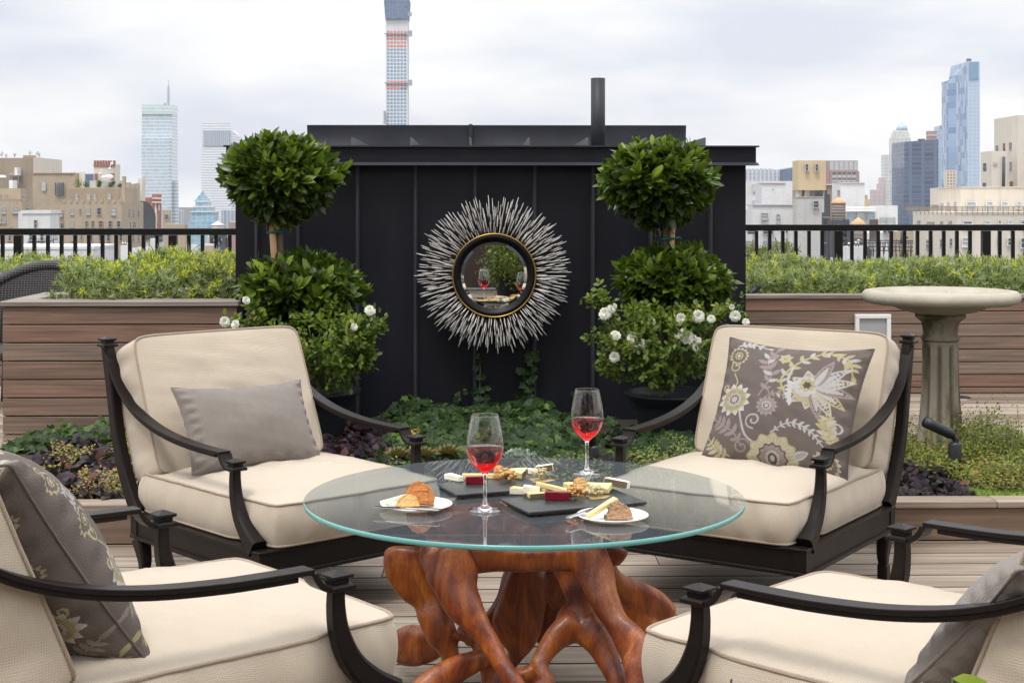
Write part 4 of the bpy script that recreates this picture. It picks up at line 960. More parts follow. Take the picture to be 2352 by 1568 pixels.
# ------------------------------------------------------------------ throw pillows
BROWN = (.165, .135, .118); YEL = (.50, .44, .24); GRY = (.52, .50, .49); PNK = (.34, .28, .26); CRM = (.56, .51, .40); DK = (.11, .085, .07)
def floral(U, V):
    "colours of a woven flower design for points U, V in 0..1"
    C = np.tile(np.array(BROWN), (U.size, 1)); U = U.ravel(); V = V.ravel()
    def put(mask, col): C[mask] = col
    def curve(pts, w, col):
        q = bez([(a, b, 0) for a, b in pts], 60)[:, :2]; dmin = np.full(U.size, 9.)
        for i in range(len(q)-1):
            a = q[i]; d = q[i+1]-a; tt = np.clip(((U-a[0])*d[0]+(V-a[1])*d[1])/(d@d+1e-12), 0, 1)
            dmin = np.minimum(dmin, np.hypot(U-a[0]-tt*d[0], V-a[1]-tt*d[1]))
        put(dmin < w, col); return q
    def petal(cx, cy, ang, ln, wd, col, inner=None):
        x = (U-cx)*math.cos(ang)+(V-cy)*math.sin(ang); y = -(U-cx)*math.sin(ang)+(V-cy)*math.cos(ang)
        t = x/ln; h = np.where((t > 0) & (t < 1), wd*np.sin(np.pi*np.clip(t, 0, 1)**.8)**.8, -1)
        put(np.abs(y) < h, col)
        if inner is not None: put((np.abs(y) < h*.55) & (t > .15) & (t < .85) & (np.sin(t*60) > -.3), inner)
    def disc(cx, cy, r, col, n=0, amp=0):
        a = np.arctan2(V-cy, U-cx); put(np.hypot(U-cx, V-cy) < r*(1+amp*np.cos(a*n)), col)
    def flower(cx, cy, r, n, col, col2, cc, cc2, rot=0, half=False, dots=False):
        for k in range(n):
            a = rot + (k/(n)*2*math.pi if not half else -.2+k/(n-1)*(math.pi+.4)); petal(cx, cy, a, r, r*.26, col, col2)
        disc(cx, cy, r*.72, cc, n, .06)
        if dots: put((np.hypot(U-cx, V-cy) < r*.66) & (np.sin(U*420)*np.sin(V*420) > .45), DK)
        disc(cx, cy, r*.40, cc2, 9, .12); disc(cx, cy, r*.28, BROWN, 9, .1); disc(cx, cy, r*.18, col2, 7, .15)
    def spiral(cx, cy, r, a0, turns, col, sgn=1, w=.006):
        pts = [(cx+r*(1-.8*f)*math.cos(a0+sgn*f*turns*6.283), cy+r*(1-.8*f)*math.sin(a0+sgn*f*turns*6.283)) for f in np.linspace(0, 1, 12)]
        curve(pts, w, col)
    def frond(pts, n, ln, col, col2=None, w=.006):
        q = curve(pts, w, col)
        for k in range(n):
            i = int((k+1)/(n+1)*(len(q)-2)); d = q[i+1]-q[i]; a = math.atan2(d[1], d[0]); l = ln*(.55+.6*math.sin(math.pi*(k+1)/(n+1)))
            for s_ in (-1, 1): petal(q[i][0], q[i][1], a+s_*.95, l, l*.22, col if (k+s_) % 3 else (col2 or col))
        d = q[-1]-q[-2]; petal(q[-1][0], q[-1][1], math.atan2(d[1], d[0]), ln, ln*.22, col)
    frond([(.36,.50),(.42,.68),(.36,.82),(.40,.93)], 7, .075, PNK, GRY); frond([(.56,.52),(.50,.66),(.58,.82),(.70,.93),(.78,.94)], 8, .06, YEL, GRY, .008)
    frond([(.78,.93),(.90,.88),(.95,.76)], 5, .06, YEL, GRY); frond([(.10,.93),(.18,.97),(.32,.95)], 4, .05, GRY, CRM)
    frond([(.30,.10),(.22,.20),(.12,.26),(.05,.30)], 5, .07, PNK, PNK); frond([(.22,.03),(.12,.07),(.03,.16)], 5, .06, YEL, CRM)
    frond([(.95,.20),(.88,.30),(.86,.42)], 6, .075, YEL, CRM); frond([(.50,.22),(.62,.31),(.76,.28),(.86,.18)], 9, .04, GRY, GRY, .005)
    frond([(.42,.50),(.50,.53),(.60,.50)], 3, .04, PNK, GRY)
    spiral(.12, .74, .055, 1.2, 1.2, YEL); spiral(.36, .30, .065, -1.5, 1.3, GRY, -1); spiral(.30, .10, .06, .5, 1.3, PNK); spiral(.93, .33, .05, 3, 1.2, GRY, -1); spiral(.08, .56, .04, 0, 1.1, YEL, -1)
    curve([(.22,.42),(.26,.30),(.32,.18),(.44,.10)], .008, GRY); curve([(.12,.68),(.16,.60),(.12,.52)], .006, YEL); curve([(.44,.42),(.44,.52),(.38,.60)], .006, PNK); curve([(.60,.58),(.55,.66),(.56,.78)], .010, GRY)
    flower(.17, .46, .135, 12, (.66,.66,.62), CRM, YEL, GRY, .3, dots=True); flower(.72, .60, .17, 9, CRM, PNK, YEL, (.62,.60,.58), .5)
    for k, (a, c_) in enumerate([(-1.3, PNK), (-.95, CRM), (-.55, YEL), (-.1, PNK), (.35, CRM), (.8, GRY), (1.3, PNK)]): petal(.74, .62, a, .26, .045, c_, BROWN); petal(.74, .62, a, .20, .022, GRY)
    disc(.68, .62, .085, (.55,.54,.54), 11, .08); disc(.69, .63, .055, YEL, 8, .15); disc(.69, .63, .028, DK, 6, .2)
    for k in range(7): petal(.60, .62-.02*k, 2.6+.35*k, .06, .014, (.62,.62,.60))
    flower(.12, .84, .085, 14, YEL, CRM, BROWN, YEL, .1); flower(.44, .42, .085, 13, PNK, GRY, PNK, GRY, 0); flower(.48, .86, .055, 6, CRM, YEL, YEL, CRM, .4)
    for r_, c_ in ((.17, YEL), (.155, CRM), (.10, DK), (.088, PNK), (.05, GRY), (.035, DK), (.018, CRM)): disc(.52, .04, r_, c_, 12, .07)
    put((np.hypot(U-.52, V-.04) < .15) & (np.hypot(U-.52, V-.04) > .105) & (np.sin(np.arctan2(V-.04, U-.52)*34) > .3), YEL)
    flower(.88, .07, .095, 15, CRM, PNK, BROWN, YEL, .2); petal(.66, .06, .5, .12, .03, GRY, PNK)
    C *= (1+.10*np.sin(V*900)*np.sign(np.sin(U*500)))[:, None]
    return C
def pillow(name, label, cat, w, h, th, n, mat, pattern, chair, loc, tilt, twist=0, roll=0, seed=0, group='throw pillows on the lounge chairs'):
    g = np.linspace(-1, 1, n); g = np.sin(g*math.pi/2)*.35+g*.65; S, T_ = np.meshgrid(g, g, indexing='ij')
    X = S*w/2*(1-.085*(1-T_**2)); Z = T_*h/2*(1-(.075+.045*(T_ > 0))*(1-S**2)) ; prof = np.clip((1-S**2)*(1-T_**2), 0, 1)**.48
    pts = np.stack([X.ravel(), np.zeros(X.size), Z.ravel()], 1); wn = (wob(pts*6, seed)*.6+.4*wob(pts*14, seed+1)).reshape(X.shape)
    crease = np.exp(-((np.abs(S)-.93)/.06)**2)*np.sin(T_*26+seed)*.0035 + np.exp(-((np.abs(T_)-.92)/.07)**2)*np.sin(S*19+seed*2)*.0035
    Y = th/2*prof + .004*wn*prof + crease
    col = None
    if pattern: fold_ = lambda x: 1-np.abs((x*pattern) % 2-1); col = floral(fold_((1-S)/2), fold_((T_+1)/2))
    mb = MB(); I = np.arange(n*n).reshape(n, n); q = np.stack([I[:-1,:-1], I[1:,:-1], I[1:,1:], I[:-1,1:]], 2).reshape(-1, 4)
    mb.add(np.stack([X, Y, Z], 2).reshape(-1, 3), q[:, ::-1].tolist(), col=col, smooth=True)
    mb.add(np.stack([X, -Y*.9, Z], 2).reshape(-1, 3), q.tolist(), col=col if pattern else None, smooth=True)
    o = obj(name, mb, mat, None, world_space=False); tag(o, label, cat, group)
    a = math.radians(tilt); Lm = Matrix.Translation(loc) @ Matrix.Rotation(math.radians(twist), 4, 'Z') @ Matrix.Rotation(a, 4, 'X') @ Matrix.Rotation(math.radians(roll), 4, 'Y')
    o.matrix_world = chair.matrix_world @ Lm
    ring = [(i, 0) for i in range(0, n, 4)] + [(n-1, j) for j in range(0, n, 4)] + [(i, n-1) for i in range(n-1, -1, -4)] + [(0, j) for j in range(n-1, 0, -4)]
    m = MB(); m.tube([(X[a_], 0, Z[a_]) for a_ in ring], .0032, 5, closed=True, col=BROWN); obj('seam', m, mat, o, world_space=False)
    return o
pillow('throw_pillow', 'long plain grey pillow leaning in the rear left chair', 'pillow', .495, .30, .165, 90, M['grey_fabric'], False, chairs[0], (.054, -.385, .515), 30, 0, -2, 3)
pillow('throw_pillow', 'square floral pillow on the rear right chair, brown with cream and yellow flowers', 'pillow', .52, .455, .17, 300, M['floral'], 1.0, chairs[1], (-.072, -.378, .574), 28, 0, -1.5, 5)
pillow('throw_pillow', 'floral pillow at the left edge in the front left chair', 'pillow', .50, .47, .26, 330, M['floral'], 1.45, chairs[2], (.06, -.515, .555), 35, 10, 0, 8)
pillow('throw_pillow', 'grey pillow at the right edge in the front right chair', 'pillow', .50, .32, .17, 90, M['grey_fabric'], False, chairs[3], (-.10, -.53, .50), 42, -8, 0, 12)

# ------------------------------------------------------------------ table
GZ = .48
tabc = cw((1204-CX)/F*3.90, 3.899); TRAD = .576
t = thing('coffee_table', 'round glass topped table on a carved reddish root wood base', 'table', (tabc[0], tabc[1], 0))
def glass_mats():
    a = NT('glass_upper_face'); fr = a.n('ShaderNodeFresnel', i_IOR=1.52); tr = a.n('ShaderNodeBsdfTransparent'); tr.inputs[0].default_value = (.90, .96, .96, 1)
    gl = a.n('ShaderNodeBsdfGlossy'); gl.inputs['Roughness'].default_value = .0; gl.inputs[0].default_value = (1, 1, 1, 1)
    k = a.math('MINIMUM', a.math('MULTIPLY', fr.outputs[0], 1.15), .9); mx = a.n('ShaderNodeMixShader'); a.l(k, mx.inputs[0]); a.l(tr.outputs[0], mx.inputs[1]); a.l(gl.outputs[0], mx.inputs[2]); df = a.n('ShaderNodeBsdfDiffuse'); df.inputs[0].default_value = (.42, .47, .52, 1); m2 = a.n('ShaderNodeMixShader'); m2.inputs[0].default_value = .085; a.l(mx.outputs[0], m2.inputs[1]); a.l(df.outputs[0], m2.inputs[2]); a.done(m2.outputs[0])  # bluish diffuse share paints a pale reflection and dust over the glass
    b = NT('glass_lower_face'); tr = b.n('ShaderNodeBsdfTransparent'); tr.inputs[0].default_value = (.93, .96, .96, 1); b.done(tr.outputs[0])
    c = NT('glass_edge'); p = c.bsdf((.16, .46, .43), .18, 0, .6, None, Transmission_Weight=.25); tr = c.n('ShaderNodeBsdfTransparent'); gg = c.n('ShaderNodeNewGeometry'); mx = c.n('ShaderNodeMixShader'); c.l(gg.outputs['Backfacing'], mx.inputs[0]); c.l(p, mx.inputs[1]); c.l(tr.outputs[0], mx.inputs[2]); c.done(mx.outputs[0])
    return [a.m, b.m, c.m]
m = MB(); k = 180; a = np.arange(k)/k*2*math.pi; e = .002; th_ = .0125
rings = [(TRAD-e, GZ), (TRAD, GZ-e), (TRAD, GZ-th_+e), (TRAD-e, GZ-th_)]
V = np.concatenate([np.stack([tabc[0]+r*np.cos(a), tabc[1]+r*np.sin(a), np.full(k, z)], 1) for r, z in rings])
m.add(V, [tuple(range(k))], 0); nn = m.n
m.f += [tuple(range(3*k, 4*k))[::-1]]; m.m += [1]; m.sm += [False]
m.f += [(r*k+j, (r+1)*k+j, (r+1)*k+(j+1) % k, r*k+(j+1) % k) for r in range(3) for j in range(k)]; m.m += [2]*(3*k); m.sm += [True]*(3*k)
obj('glass_top', m, glass_mats(), t)
def c6(x, y): return 872.8+x*.3026, 1240.3+y*.3026      # px of the close-up of the base
def slabby(mb, pts, d, th=.5, thmin=.018, k=16):
    """a flattened root limb; pts: (x, y, half width) read off the close-up; d: distance or (start, end)"""
    n = max(14, len(pts)*6); dd = np.linspace(*(d if isinstance(d, tuple) else (d, d)), len(pts))
    A = np.array([at(*c6(x, y), q) for (x, y, w), q in zip(pts, dd)]); Wd = np.array([w*1.08*.3026/F*q for (x, y, w), q in zip(pts, dd)])
    Q = bez(A, n); Wq = bez(np.column_stack([Wd, Wd*0, Wd*0]), n)[:, 0]; Wq[0] *= .7; Wq[-1] *= .7
    a_ = np.arange(k)/k*2*math.pi; c_ = np.sign(np.cos(a_))*np.abs(np.cos(a_))**.8; s2 = np.sign(np.sin(a_))*np.abs(np.sin(a_))**.8
    mb.sweep(Q, lambda i: np.stack([c_*max(Wq[i]*th, thmin), s2*Wq[i]], 1), side=(0, 1, 0))
m = MB()
slabby(m, [(190,40,150),(195,180,165),(255,320,145),(345,440,105),(400,560,120),(455,690,118),(515,800,80),(545,930,58),(545,1050,60),(500,1250,110)], (3.70, 3.60), .62)
slabby(m, [(470,60,150),(540,240,180),(590,400,145),(675,550,120),(790,690,85),(890,850,72),(970,1000,70),(1030,1140,80),(1120,1380,110)], (3.56, 3.38), .55)
slabby(m, [(300,110,110),(560,125,115),(900,150,90),(1250,140,90),(1560,120,110),(1700,110,90)], 3.58, .75)
slabby(m, [(1010,200,50),(945,380,48),(850,570,55),(760,700,60),(640,760,50)], (4.0, 3.95), .5)
slabby(m, [(1120,200,120),(1085,400,160),(1050,590,185),(1050,750,150),(1030,880,60),(980,960,60),(960,1020,70)], 3.92, .22, .03)
slabby(m, [(1310,200,130),(1350,380,110),(1410,530,70),(1460,680,60)], 3.95, .3, .03)
slabby(m, [(1250,430,40),(1300,560,90),(1250,690,75),(1190,760,60)], 4.03, .3, .022)
slabby(m, [(1420,160,130),(1470,320,100),(1520,450,105),(1515,570,160),(1500,660,170)], (3.68, 3.60), .45)
slabby(m, [(1480,620,120),(1350,720,95),(1255,840,78),(1215,950,70),(1240,1090,95),(1230,1300,120)], (3.60, 3.50), .6)
slabby(m, [(1520,620,120),(1620,740,115),(1700,870,95),(1760,1000,80),(1800,1150,80),(1820,1380,110)], (3.60, 3.50), .5)
slabby(m, [(1530,60,170),(1620,220,145),(1680,400,112),(1770,590,90),(1870,740,110),(1960,880,125),(1990,1080,125),(2010,1350,150)], (3.58, 3.38), .45)
slabby(m, [(1700,160,60),(1780,300,70),(1920,420,115),(2080,510,125),(2190,580,85)], (3.84, 3.92), .3, .03)
slabby(m, [(1800,420,80),(1900,600,130),(1990,740,140),(2000,900,120),(2000,1060,110)], 3.88, .4)
slabby(m, [(1790,60,95),(1785,120,85),(1760,190,50)], 3.80, .5)
slabby(m, [(110,820,120),(240,800,150),(380,790,120),(540,710,60)], (3.93, 3.85), .6)
slabby(m, [(860,880,55),(700,930,85),(540,1010,100),(360,1110,110),(240,1250,120)], (3.56, 3.42), .7)
slabby(m, [(590,700,60),(720,740,55),(790,860,62),(850,1000,85),(870,1150,100),(860,1350,120)], (3.62, 3.54), .6)
slabby(m, [(1000,1010,45),(1110,1010,50),(1190,970,60)], 3.52, .8)
# flat cut crown of the root under the glass
for i in range(14):
    a_ = i/14*2*math.pi; rx_ = .24+.05*math.sin(i*2.3); cx_, cy_ = tabc[0]-.045, 3.84
    m.tube(bez([(cx_, cy_, .43), (cx_+rx_*.6*math.cos(a_), cy_+rx_*.55*math.sin(a_), .428), (cx_+rx_*math.cos(a_), cy_+rx_*.85*math.sin(a_), .42)], 10), np.linspace(.05, .038+.012*math.sin(i*1.7), 10), 12)
tmp = obj('tmp_root', m, M['soil'])
tmp.modifiers.new('r', 'REMESH').mode = 'VOXEL'; tmp.modifiers['r'].voxel_size = .0062
s_ = tmp.modifiers.new('s', 'SMOOTH'); s_.factor = .5; s_.iterations = 7
bpy.context.view_layer.update(); dg = bpy.context.evaluated_depsgraph_get(); me = bpy.data.meshes.new_from_object(tmp.evaluated_get(dg))
me.name = 'root_base'; V = np.zeros(len(me.vertices)*3); me.vertices.foreach_get('co', V); V = V.reshape(-1, 3) + np.array(tmp.location)
V += .006*np.stack([wob(V*7, 1), wob(V*7, 2), wob(V*5, 3)], 1); V[:, 2] = np.clip(V[:, 2], .002, GZ-th_-.0015); V -= chain_loc(t)
me.vertices.foreach_set('co', V.ravel()); me.polygons.foreach_set('use_smooth', [True]*len(me.polygons)); bpy.data.objects.remove(tmp); me.materials.clear()
tw = NT('root_wood'); g1 = tw.noise((2.4, 2.4, .8), 4.5, 6, .6, 1.8); g2 = tw.noise((22, 22, 2.2), 4, 6, .65, 2.6); g3 = tw.noise((1,1,1), 3.2, 3)
cc = tw.ramp(g1, [(.30, (.060,.010,.004)), (.44, (.17,.032,.006)), (.56, (.30,.072,.010)), (.76, (.48,.155,.022))])
cc = tw.mix(tw.n('ShaderNodeMapRange', i_0=g2, i_1=.42, i_2=.60, i_3=0.0, i_4=.38).outputs[0], cc, (.08,.014,.004)); cc = tw.mix(tw.n('ShaderNodeMapRange', i_0=g3, i_1=.56, i_2=.74, i_3=0, i_4=.6).outputs[0], cc, (.03,.009,.005))
vo = tw.n('ShaderNodeTexVoronoi', feature='DISTANCE_TO_EDGE'); tw.l(tw.coord((3.5, 3.5, 1.1)), vo.inputs[0]); vo.inputs['Scale'].default_value = 3.2
ck = tw.n('ShaderNodeMapRange', i_0=vo.outputs[0], i_1=0.0, i_2=.007, i_3=.8, i_4=0).outputs[0]; ck = tw.math('MULTIPLY', ck, tw.n('ShaderNodeMapRange', i_0=g3, i_1=.5, i_2=.6).outputs[0])
cc = tw.mix(ck, cc, (.008,.003,.002)); kn = tw.n('ShaderNodeTexVoronoi'); tw.l(tw.coord(), kn.inputs[0]); kn.inputs['Scale'].default_value = 7
kk = tw.n('ShaderNodeMapRange', i_0=kn.outputs[0], i_1=.05, i_2=.13, i_3=1, i_4=0).outputs[0]; cc = tw.mix(kk, cc, (.012,.005,.003))
hh = tw.math('SUBTRACT', g2, tw.math('ADD', ck, kk))
M['root'] = tw.done(tw.bsdf(cc, tw.n('ShaderNodeMapRange', i_0=g2, i_3=.2, i_4=.5).outputs[0], 0, .4, tw.bump(hh, .3, .006), Coat_Weight=.2, Coat_Roughness=.22))
link('root_base', me, M['root'], t)

# ------------------------------------------------------------------ wine glasses
tg = NT('clear_glass'); M['glass'] = tg.done(tg.bsdf((1,1,1), 0, 0, .5, None, Transmission_Weight=1.0, IOR=1.45))
tg = NT('red_wine'); va = tg.n('ShaderNodeVolumeAbsorption'); va.inputs[0].default_value = (.94,.035,.05,1); va.inputs[1].default_value = 165
sh = tg.bsdf((1,1,1), 0, 0, .5, None, Transmission_Weight=1.0, IOR=1.34); tg.l(va.outputs[0], tg.out.inputs[1]); M['wine'] = tg.done(sh)
def wine_glass(label, px, py, wine_z):
    c = atz(px, py, GZ); t = thing('wine_glass', label, 'wine glass', (c[0], c[1], GZ+.0008), 0, 'glasses of red wine on the table')
    outer = [(.001,0),(.030,0),(.0405,.0004),(.0415,.0018),(.040,.0030),(.030,.0045),(.016,.0075),(.008,.014),(.0050,.024),(.0040,.045),(.0040,.075),(.0052,.088),(.0095,.096),(.018,.1035),(.030,.114),(.0395,.128),(.0452,.144),(.0470,.158),(.0458,.178),(.0425,.200),(.0378,.222),(.0343,.2385),(.0339,.2397)]
    inner = [(.0331,.2392),(.0333,.2380),(.0369,.222),(.0415,.200),(.0448,.178),(.0460,.158),(.0442,.144),(.0385,.1285),(.029,.1155),(.017,.1055),(.007,.1005),(.001,.0995)]
    m = MB(); m.lathe(outer+inner, (0,0,0), 64); obj('glass_body', m, M['glass'], t, world_space=False)
    pr = [(.001,.0993)]+[(r+.0002, z) for r, z in [(.007,.1003),(.017,.1053),(.029,.1153),(.0385,.1283),(.0442,.144)]]
    if wine_z > .146: pr += [(.0453, .151), (.0461, .1575)]
    zt = wine_z; pr = [p for p in pr if p[1] < zt]; r_ = np.interp(zt, [.1283,.144,.151,.158,.178], [.0387,.0444,.0455,.0462,.0450]); pr += [(r_, zt), (r_-.0015, zt-.0004), (.001, zt-.0004)]
    m = MB(); m.lathe(pr, (0,0,0), 64); obj('wine', m, M['wine'], t, world_space=False)
wine_glass('nearer glass of red wine between the left plate and the slate boards', 1114, 1173, .1585)
wine_glass('farther glass of red wine behind the slate boards near the right chair', 1348, 1088, .1555)

# ------------------------------------------------------------------ plates, slates, food
def plate(label, px, py, r):
    c = atz(px, py, GZ+.006); m = MB()
    m.lathe([(.001, .0012), (r*.52, .0012), (r*.56, 0), (r*.62, .0008), (r*.80, .005), (r*.985, .0125), (r, .0135), (r*.985, .0145), (r*.80, .0078), (r*.62, .0042), (.001, .0038)], (c[0], c[1], GZ+.0008), 72)
    return tag(obj('side_plate', m, M['porcelain']), label, 'plate', 'white side plates')
plate('white side plate at the left holding browned toast and a knife', 957, 1163, .0905)
plate('white side plate at the right holding a pale cheese stick and dark bread', 1407, 1188, .0875)
def slate(label, A, FL, FR):
    z = GZ+.014; a = atz(*A, z+.011); b = atz(*FL, z+.011); c = atz(*FR, z+.011)
    ux = (c-b)/np.linalg.norm(c-b); uy = a-b; uy = uy-ux*(uy@ux); ly = np.linalg.norm(uy); uy /= ly; lx = np.linalg.norm(c-b)
    cen = b+ux*lx/2+uy*ly/2; cen[2] = 0; n = 24; m = MB(); 
    loop = []
    for (p, q, k) in (((-1,-1),(1,-1),n),((1,-1),(1,1),n//2),((1,1),(-1,1),n),((-1,1),(-1,-1),n//2)):
        for i in range(k):
            f = i/k; loop.append((p[0]+(q[0]-p[0])*f, p[1]+(q[1]-p[1])*f))
    L_ = np.array(loop)*[lx/2, ly/2]; L_ += R.normal(0, .0007, L_.shape); rows = []
    for s, zz_ in ((-.0055, .004), (-.0005, .0105), (0, .013), (-.0012, .0145)): rows.append(cen + np.outer(L_[:, 0]*(1+s/lx*2), ux) + np.outer(L_[:, 1]*(1+s/ly*2), uy) + [0, 0, GZ+zz_])
    k = len(L_); V = np.concatenate(rows); V[:, 2] += 0
    m.add(V, [tuple(range(k))[::-1], tuple(range(3*k, 4*k))]+[(r*k+j, r*k+(j+1) % k, (r+1)*k+(j+1) % k, (r+1)*k+j) for r in range(3) for j in range(k)])
    for sx in (-.85, .85):
        for sy in (-.8, .8): q = cen+ux*sx*lx/2+uy*sy*ly/2; m.lathe([(.004, 0), (.005, .004)], (q[0], q[1], GZ+.0006), 10)
    return tag(obj('slate_board', m, M['slate']), label, 'serving board', 'black slate cheese boards')
slate('black slate cheese board at the back, left of the far wine glass', (1002, 1100), (1049, 1126), (1304, 1107))
slate('black slate cheese board at the front, nearer the right plate', (1160, 1134), (1215, 1166), (1486, 1142))
SZ = GZ+.0148
def z6(x, y): return 673.75+x*.46875, 857.5+y*.46875
M['cheese'] = plain('pale_cheese', (.78,.62,.28), .5, 0, .08, 60, .2, 200, sc=(1,1,1)); M['white_cheese'] = plain('white_cheese', (.80,.76,.60), .5, 0, .06, 60, .2, 200)
M['rind'] = plain('dark_rind', (.12,.085,.05), .8, 0, .5, 60, .5, 200); M['crumb'] = plain('bread_crumb', (.66,.42,.16), .9, 0, .5, 130, 1, 260); M['crust'] = plain('browned_crust', (.46,.17,.04), .75, 0, .75, 110, 1, 260)
M['rye'] = plain('rye_crumb', (.42,.25,.14), .9, 0, .6, 120, 1, 260); M['paste'] = plain('quince_paste', (.16,.005,.015), .15, 0, .1)
M['nut'] = plain('honeyed_walnut', (.50,.28,.09), .45, 0, .55, 90, .6, 200)
th2 = NT('honeycomb'); vo = th2.n('ShaderNodeTexVoronoi'); th2.l(th2.coord(), vo.inputs[0]); vo.inputs['Scale'].default_value = 190
M['honey'] = th2.done(th2.bsdf(th2.mix(vo.outputs[0], (.62,.52,.22), (.78,.70,.42)), .15, 0, .6, th2.bump(vo.outputs[0], .8, .003), Subsurface_Weight=.0, Transmission_Weight=.35))
def slab(name, label, cat, pos, z, ang, poly, h, mats=('cheese', 'rind'), rim=None, tilt=(0, 0), group='pieces of cheese on the slates and plates', bev=.0012, lump=.0006, stand=False):
    "poly: outline in metres; h: thickness; rim: indices of side faces that get the second material"
    c = atz(*pos, z); q_ = 1.18 if name == 'cheese_piece' else 1.1; poly = [(x_*q_, y_*q_) for x_, y_ in poly]; h = h*q_; bm = bmesh.new(); vs = [bm.verts.new((x, y, 0)) for x, y in poly]; f = bm.faces.new(vs)
    r = bmesh.ops.extrude_face_region(bm, geom=[f]); bmesh.ops.translate(bm, verts=[v for v in r['geom'] if isinstance(v, bmesh.types.BMVert)], vec=(0, 0, h))
    bmesh.ops.recalc_face_normals(bm, faces=bm.faces)
    for fc in bm.faces:
        cc_ = fc.calc_center_median(); fc.material_index = 0
        if abs(fc.normal.z) < .5 and rim is not None:
            for i in rim:
                a_, b_ = poly[i], poly[(i+1) % len(poly)]
                if abs(cc_.x-(a_[0]+b_[0])/2) < 1e-5 and abs(cc_.y-(a_[1]+b_[1])/2) < 1e-5: fc.material_index = 1
    bmesh.ops.bevel(bm, geom=list(bm.edges), offset=bev, segments=2, affect='EDGES', clamp_overlap=True)
    bmesh.ops.triangulate(bm, faces=[f_ for f_ in bm.faces if len(f_.verts) > 4])
    if lump: bmesh.ops.subdivide_edges(bm, edges=[e_ for e_ in bm.edges if e_.calc_length() > .004], cuts=2, use_grid_fill=True)
    bm.verts.index_update(); V = np.array([v.co for v in bm.verts])
    if lump: V += lump*np.stack([wob(V*90, 1), wob(V*90, 2), wob(V*90, 3)], 1)
    me_m = [f_.material_index for f_ in bm.faces]; Fc = [[v.index for v in f_.verts] for f_ in bm.faces]; bm.free()
    cx_, cy_ = V[:, 0].mean(), V[:, 1].mean(); V[:, 0] -= cx_; V[:, 1] -= cy_
    E = Matrix.Rotation(math.radians(ang), 3, 'Z') @ Matrix.Rotation(math.radians(tilt[1]), 3, 'Y') @ Matrix.Rotation(math.radians(tilt[0]), 3, 'X')
    V = V@np.array(E).T; V[:, 2] -= V[:, 2].min(); V += [c[0], c[1], z]
    m = MB(); m.add(V, Fc); m.m = me_m
    return tag(obj(name, m, [M[q] for q in mats]), label, cat, group)
def wedge(l, w): return [(-l/2, -w/2), (l/2, -w*.28), (l/2, w*.28), (-l/2, w/2)]
def halfdisc(r, n=12, sq=.75): return [(r*math.cos(a_), r*sq*math.sin(a_)) for a_ in np.linspace(0, math.pi, n)]
S1 = SZ+.0003
slab('cheese_piece', 'white wedge of soft cheese at the left end of the back slate', 'cheese', z6(790,522), S1, -50, wedge(.052, .022), .012, ('white_cheese', 'white_cheese'))
slab('cheese_piece', 'flat pale cheese strip behind the red paste on the back slate', 'cheese', z6(918,513), S1, 2, wedge(.085, .018), .010, ('cheese', 'rind'), [3])
slab('paste_block', 'dark red fruit paste block on the back slate', 'fruit paste', z6(897,540), S1, 2, [(-.026,-.008),(.026,-.008),(.026,.008),(-.026,.008)], .017, ('paste', 'paste'), group='dark red fruit paste blocks')
slab('bread_slice', 'small crusty bread slice standing on the back slate', 'bread', z6(995,508), S1, 65, halfdisc(.021, 10, 1.4), .014, ('crumb', 'crust'), list(range(9)), (90, 0), 'pieces of bread', lump=.0012)
slab('cheese_piece', 'triangular pale cheese slice right of the nuts on the back slate', 'cheese', z6(1092,508), S1, -28, [(-.030,-.004),(.034,-.022),(.028,.022)], .015, ('cheese', 'rind'), [1], (8, 0))
slab('cheese_piece', 'dark rinded cheese piece left of the honeycomb on the back slate', 'cheese', z6(1165,490), S1, -10, wedge(.04, .022), .011, ('white_cheese', 'rind'), [2])
slab('cheese_piece', 'dark rinded cheese piece at the right end of the back slate', 'cheese', z6(1238,487), S1, -20, wedge(.042, .026), .016, ('white_cheese', 'rind'), [0, 1], (0, -10))
slab('cheese_piece', 'pale cheese wedge at the left end of the front slate', 'cheese', z6(1112,590), S1, -22, wedge(.042, .024), .014, ('cheese', 'white_cheese'), [0])
slab('cheese_piece', 'white creamy cheese lump second from the left on the front slate', 'cheese', z6(1165,592), S1+.004, -5, wedge(.036, .024), .016, ('white_cheese', 'white_cheese'), None, (0, 6), lump=.001)
slab('cheese_piece', 'small pale cheese slice at the front left of the front slate', 'cheese', z6(1192,607), S1, 15, wedge(.038, .02), .010, ('cheese', 'rind'), [0])
slab('cheese_piece', 'long tapered cheese stick leaning across the front slate', 'cheese', z6(1265,583), S1+.002, -16, [(-.038,-.006),(.034,-.009),(.035,.008),(-.038,.003)], .009, ('cheese', 'cheese'), None, (0, 11))
slab('cheese_piece', 'small pale cheese piece under the long stick on the front slate', 'cheese', z6(1250,583), S1, 10, wedge(.03, .02), .010, ('cheese', 'rind'), [2])
slab('paste_block', 'dark red fruit paste block on the front slate', 'fruit paste', z6(1293,618), S1, -3, [(-.028,-.009),(.028,-.009),(.028,.009),(-.028,.009)], .018, ('paste', 'paste'), group='dark red fruit paste blocks')
slab('bread_slice', 'small crusty bread slice leaning behind the nuts on the front slate', 'bread', z6(1392,572), S1+.004, 40, halfdisc(.021, 10, 1.4), .015, ('crumb', 'crust'), list(range(9)), (75, 0), 'pieces of bread', lump=.0012)
slab('cheese_piece', 'orange tinged cheese cube behind the nuts on the front slate', 'cheese', z6(1385,572), S1, 20, wedge(.05, .03), .017, ('cheese', 'crust'), [0])
slab('cheese_piece', 'triangular cheese slice right of the honeycomb on the front slate', 'cheese', z6(1503,577), S1, -25, [(-.036,.008),(.034,-.020),(.030,.020)], .013, ('cheese', 'crust'), [2], (10, 0))
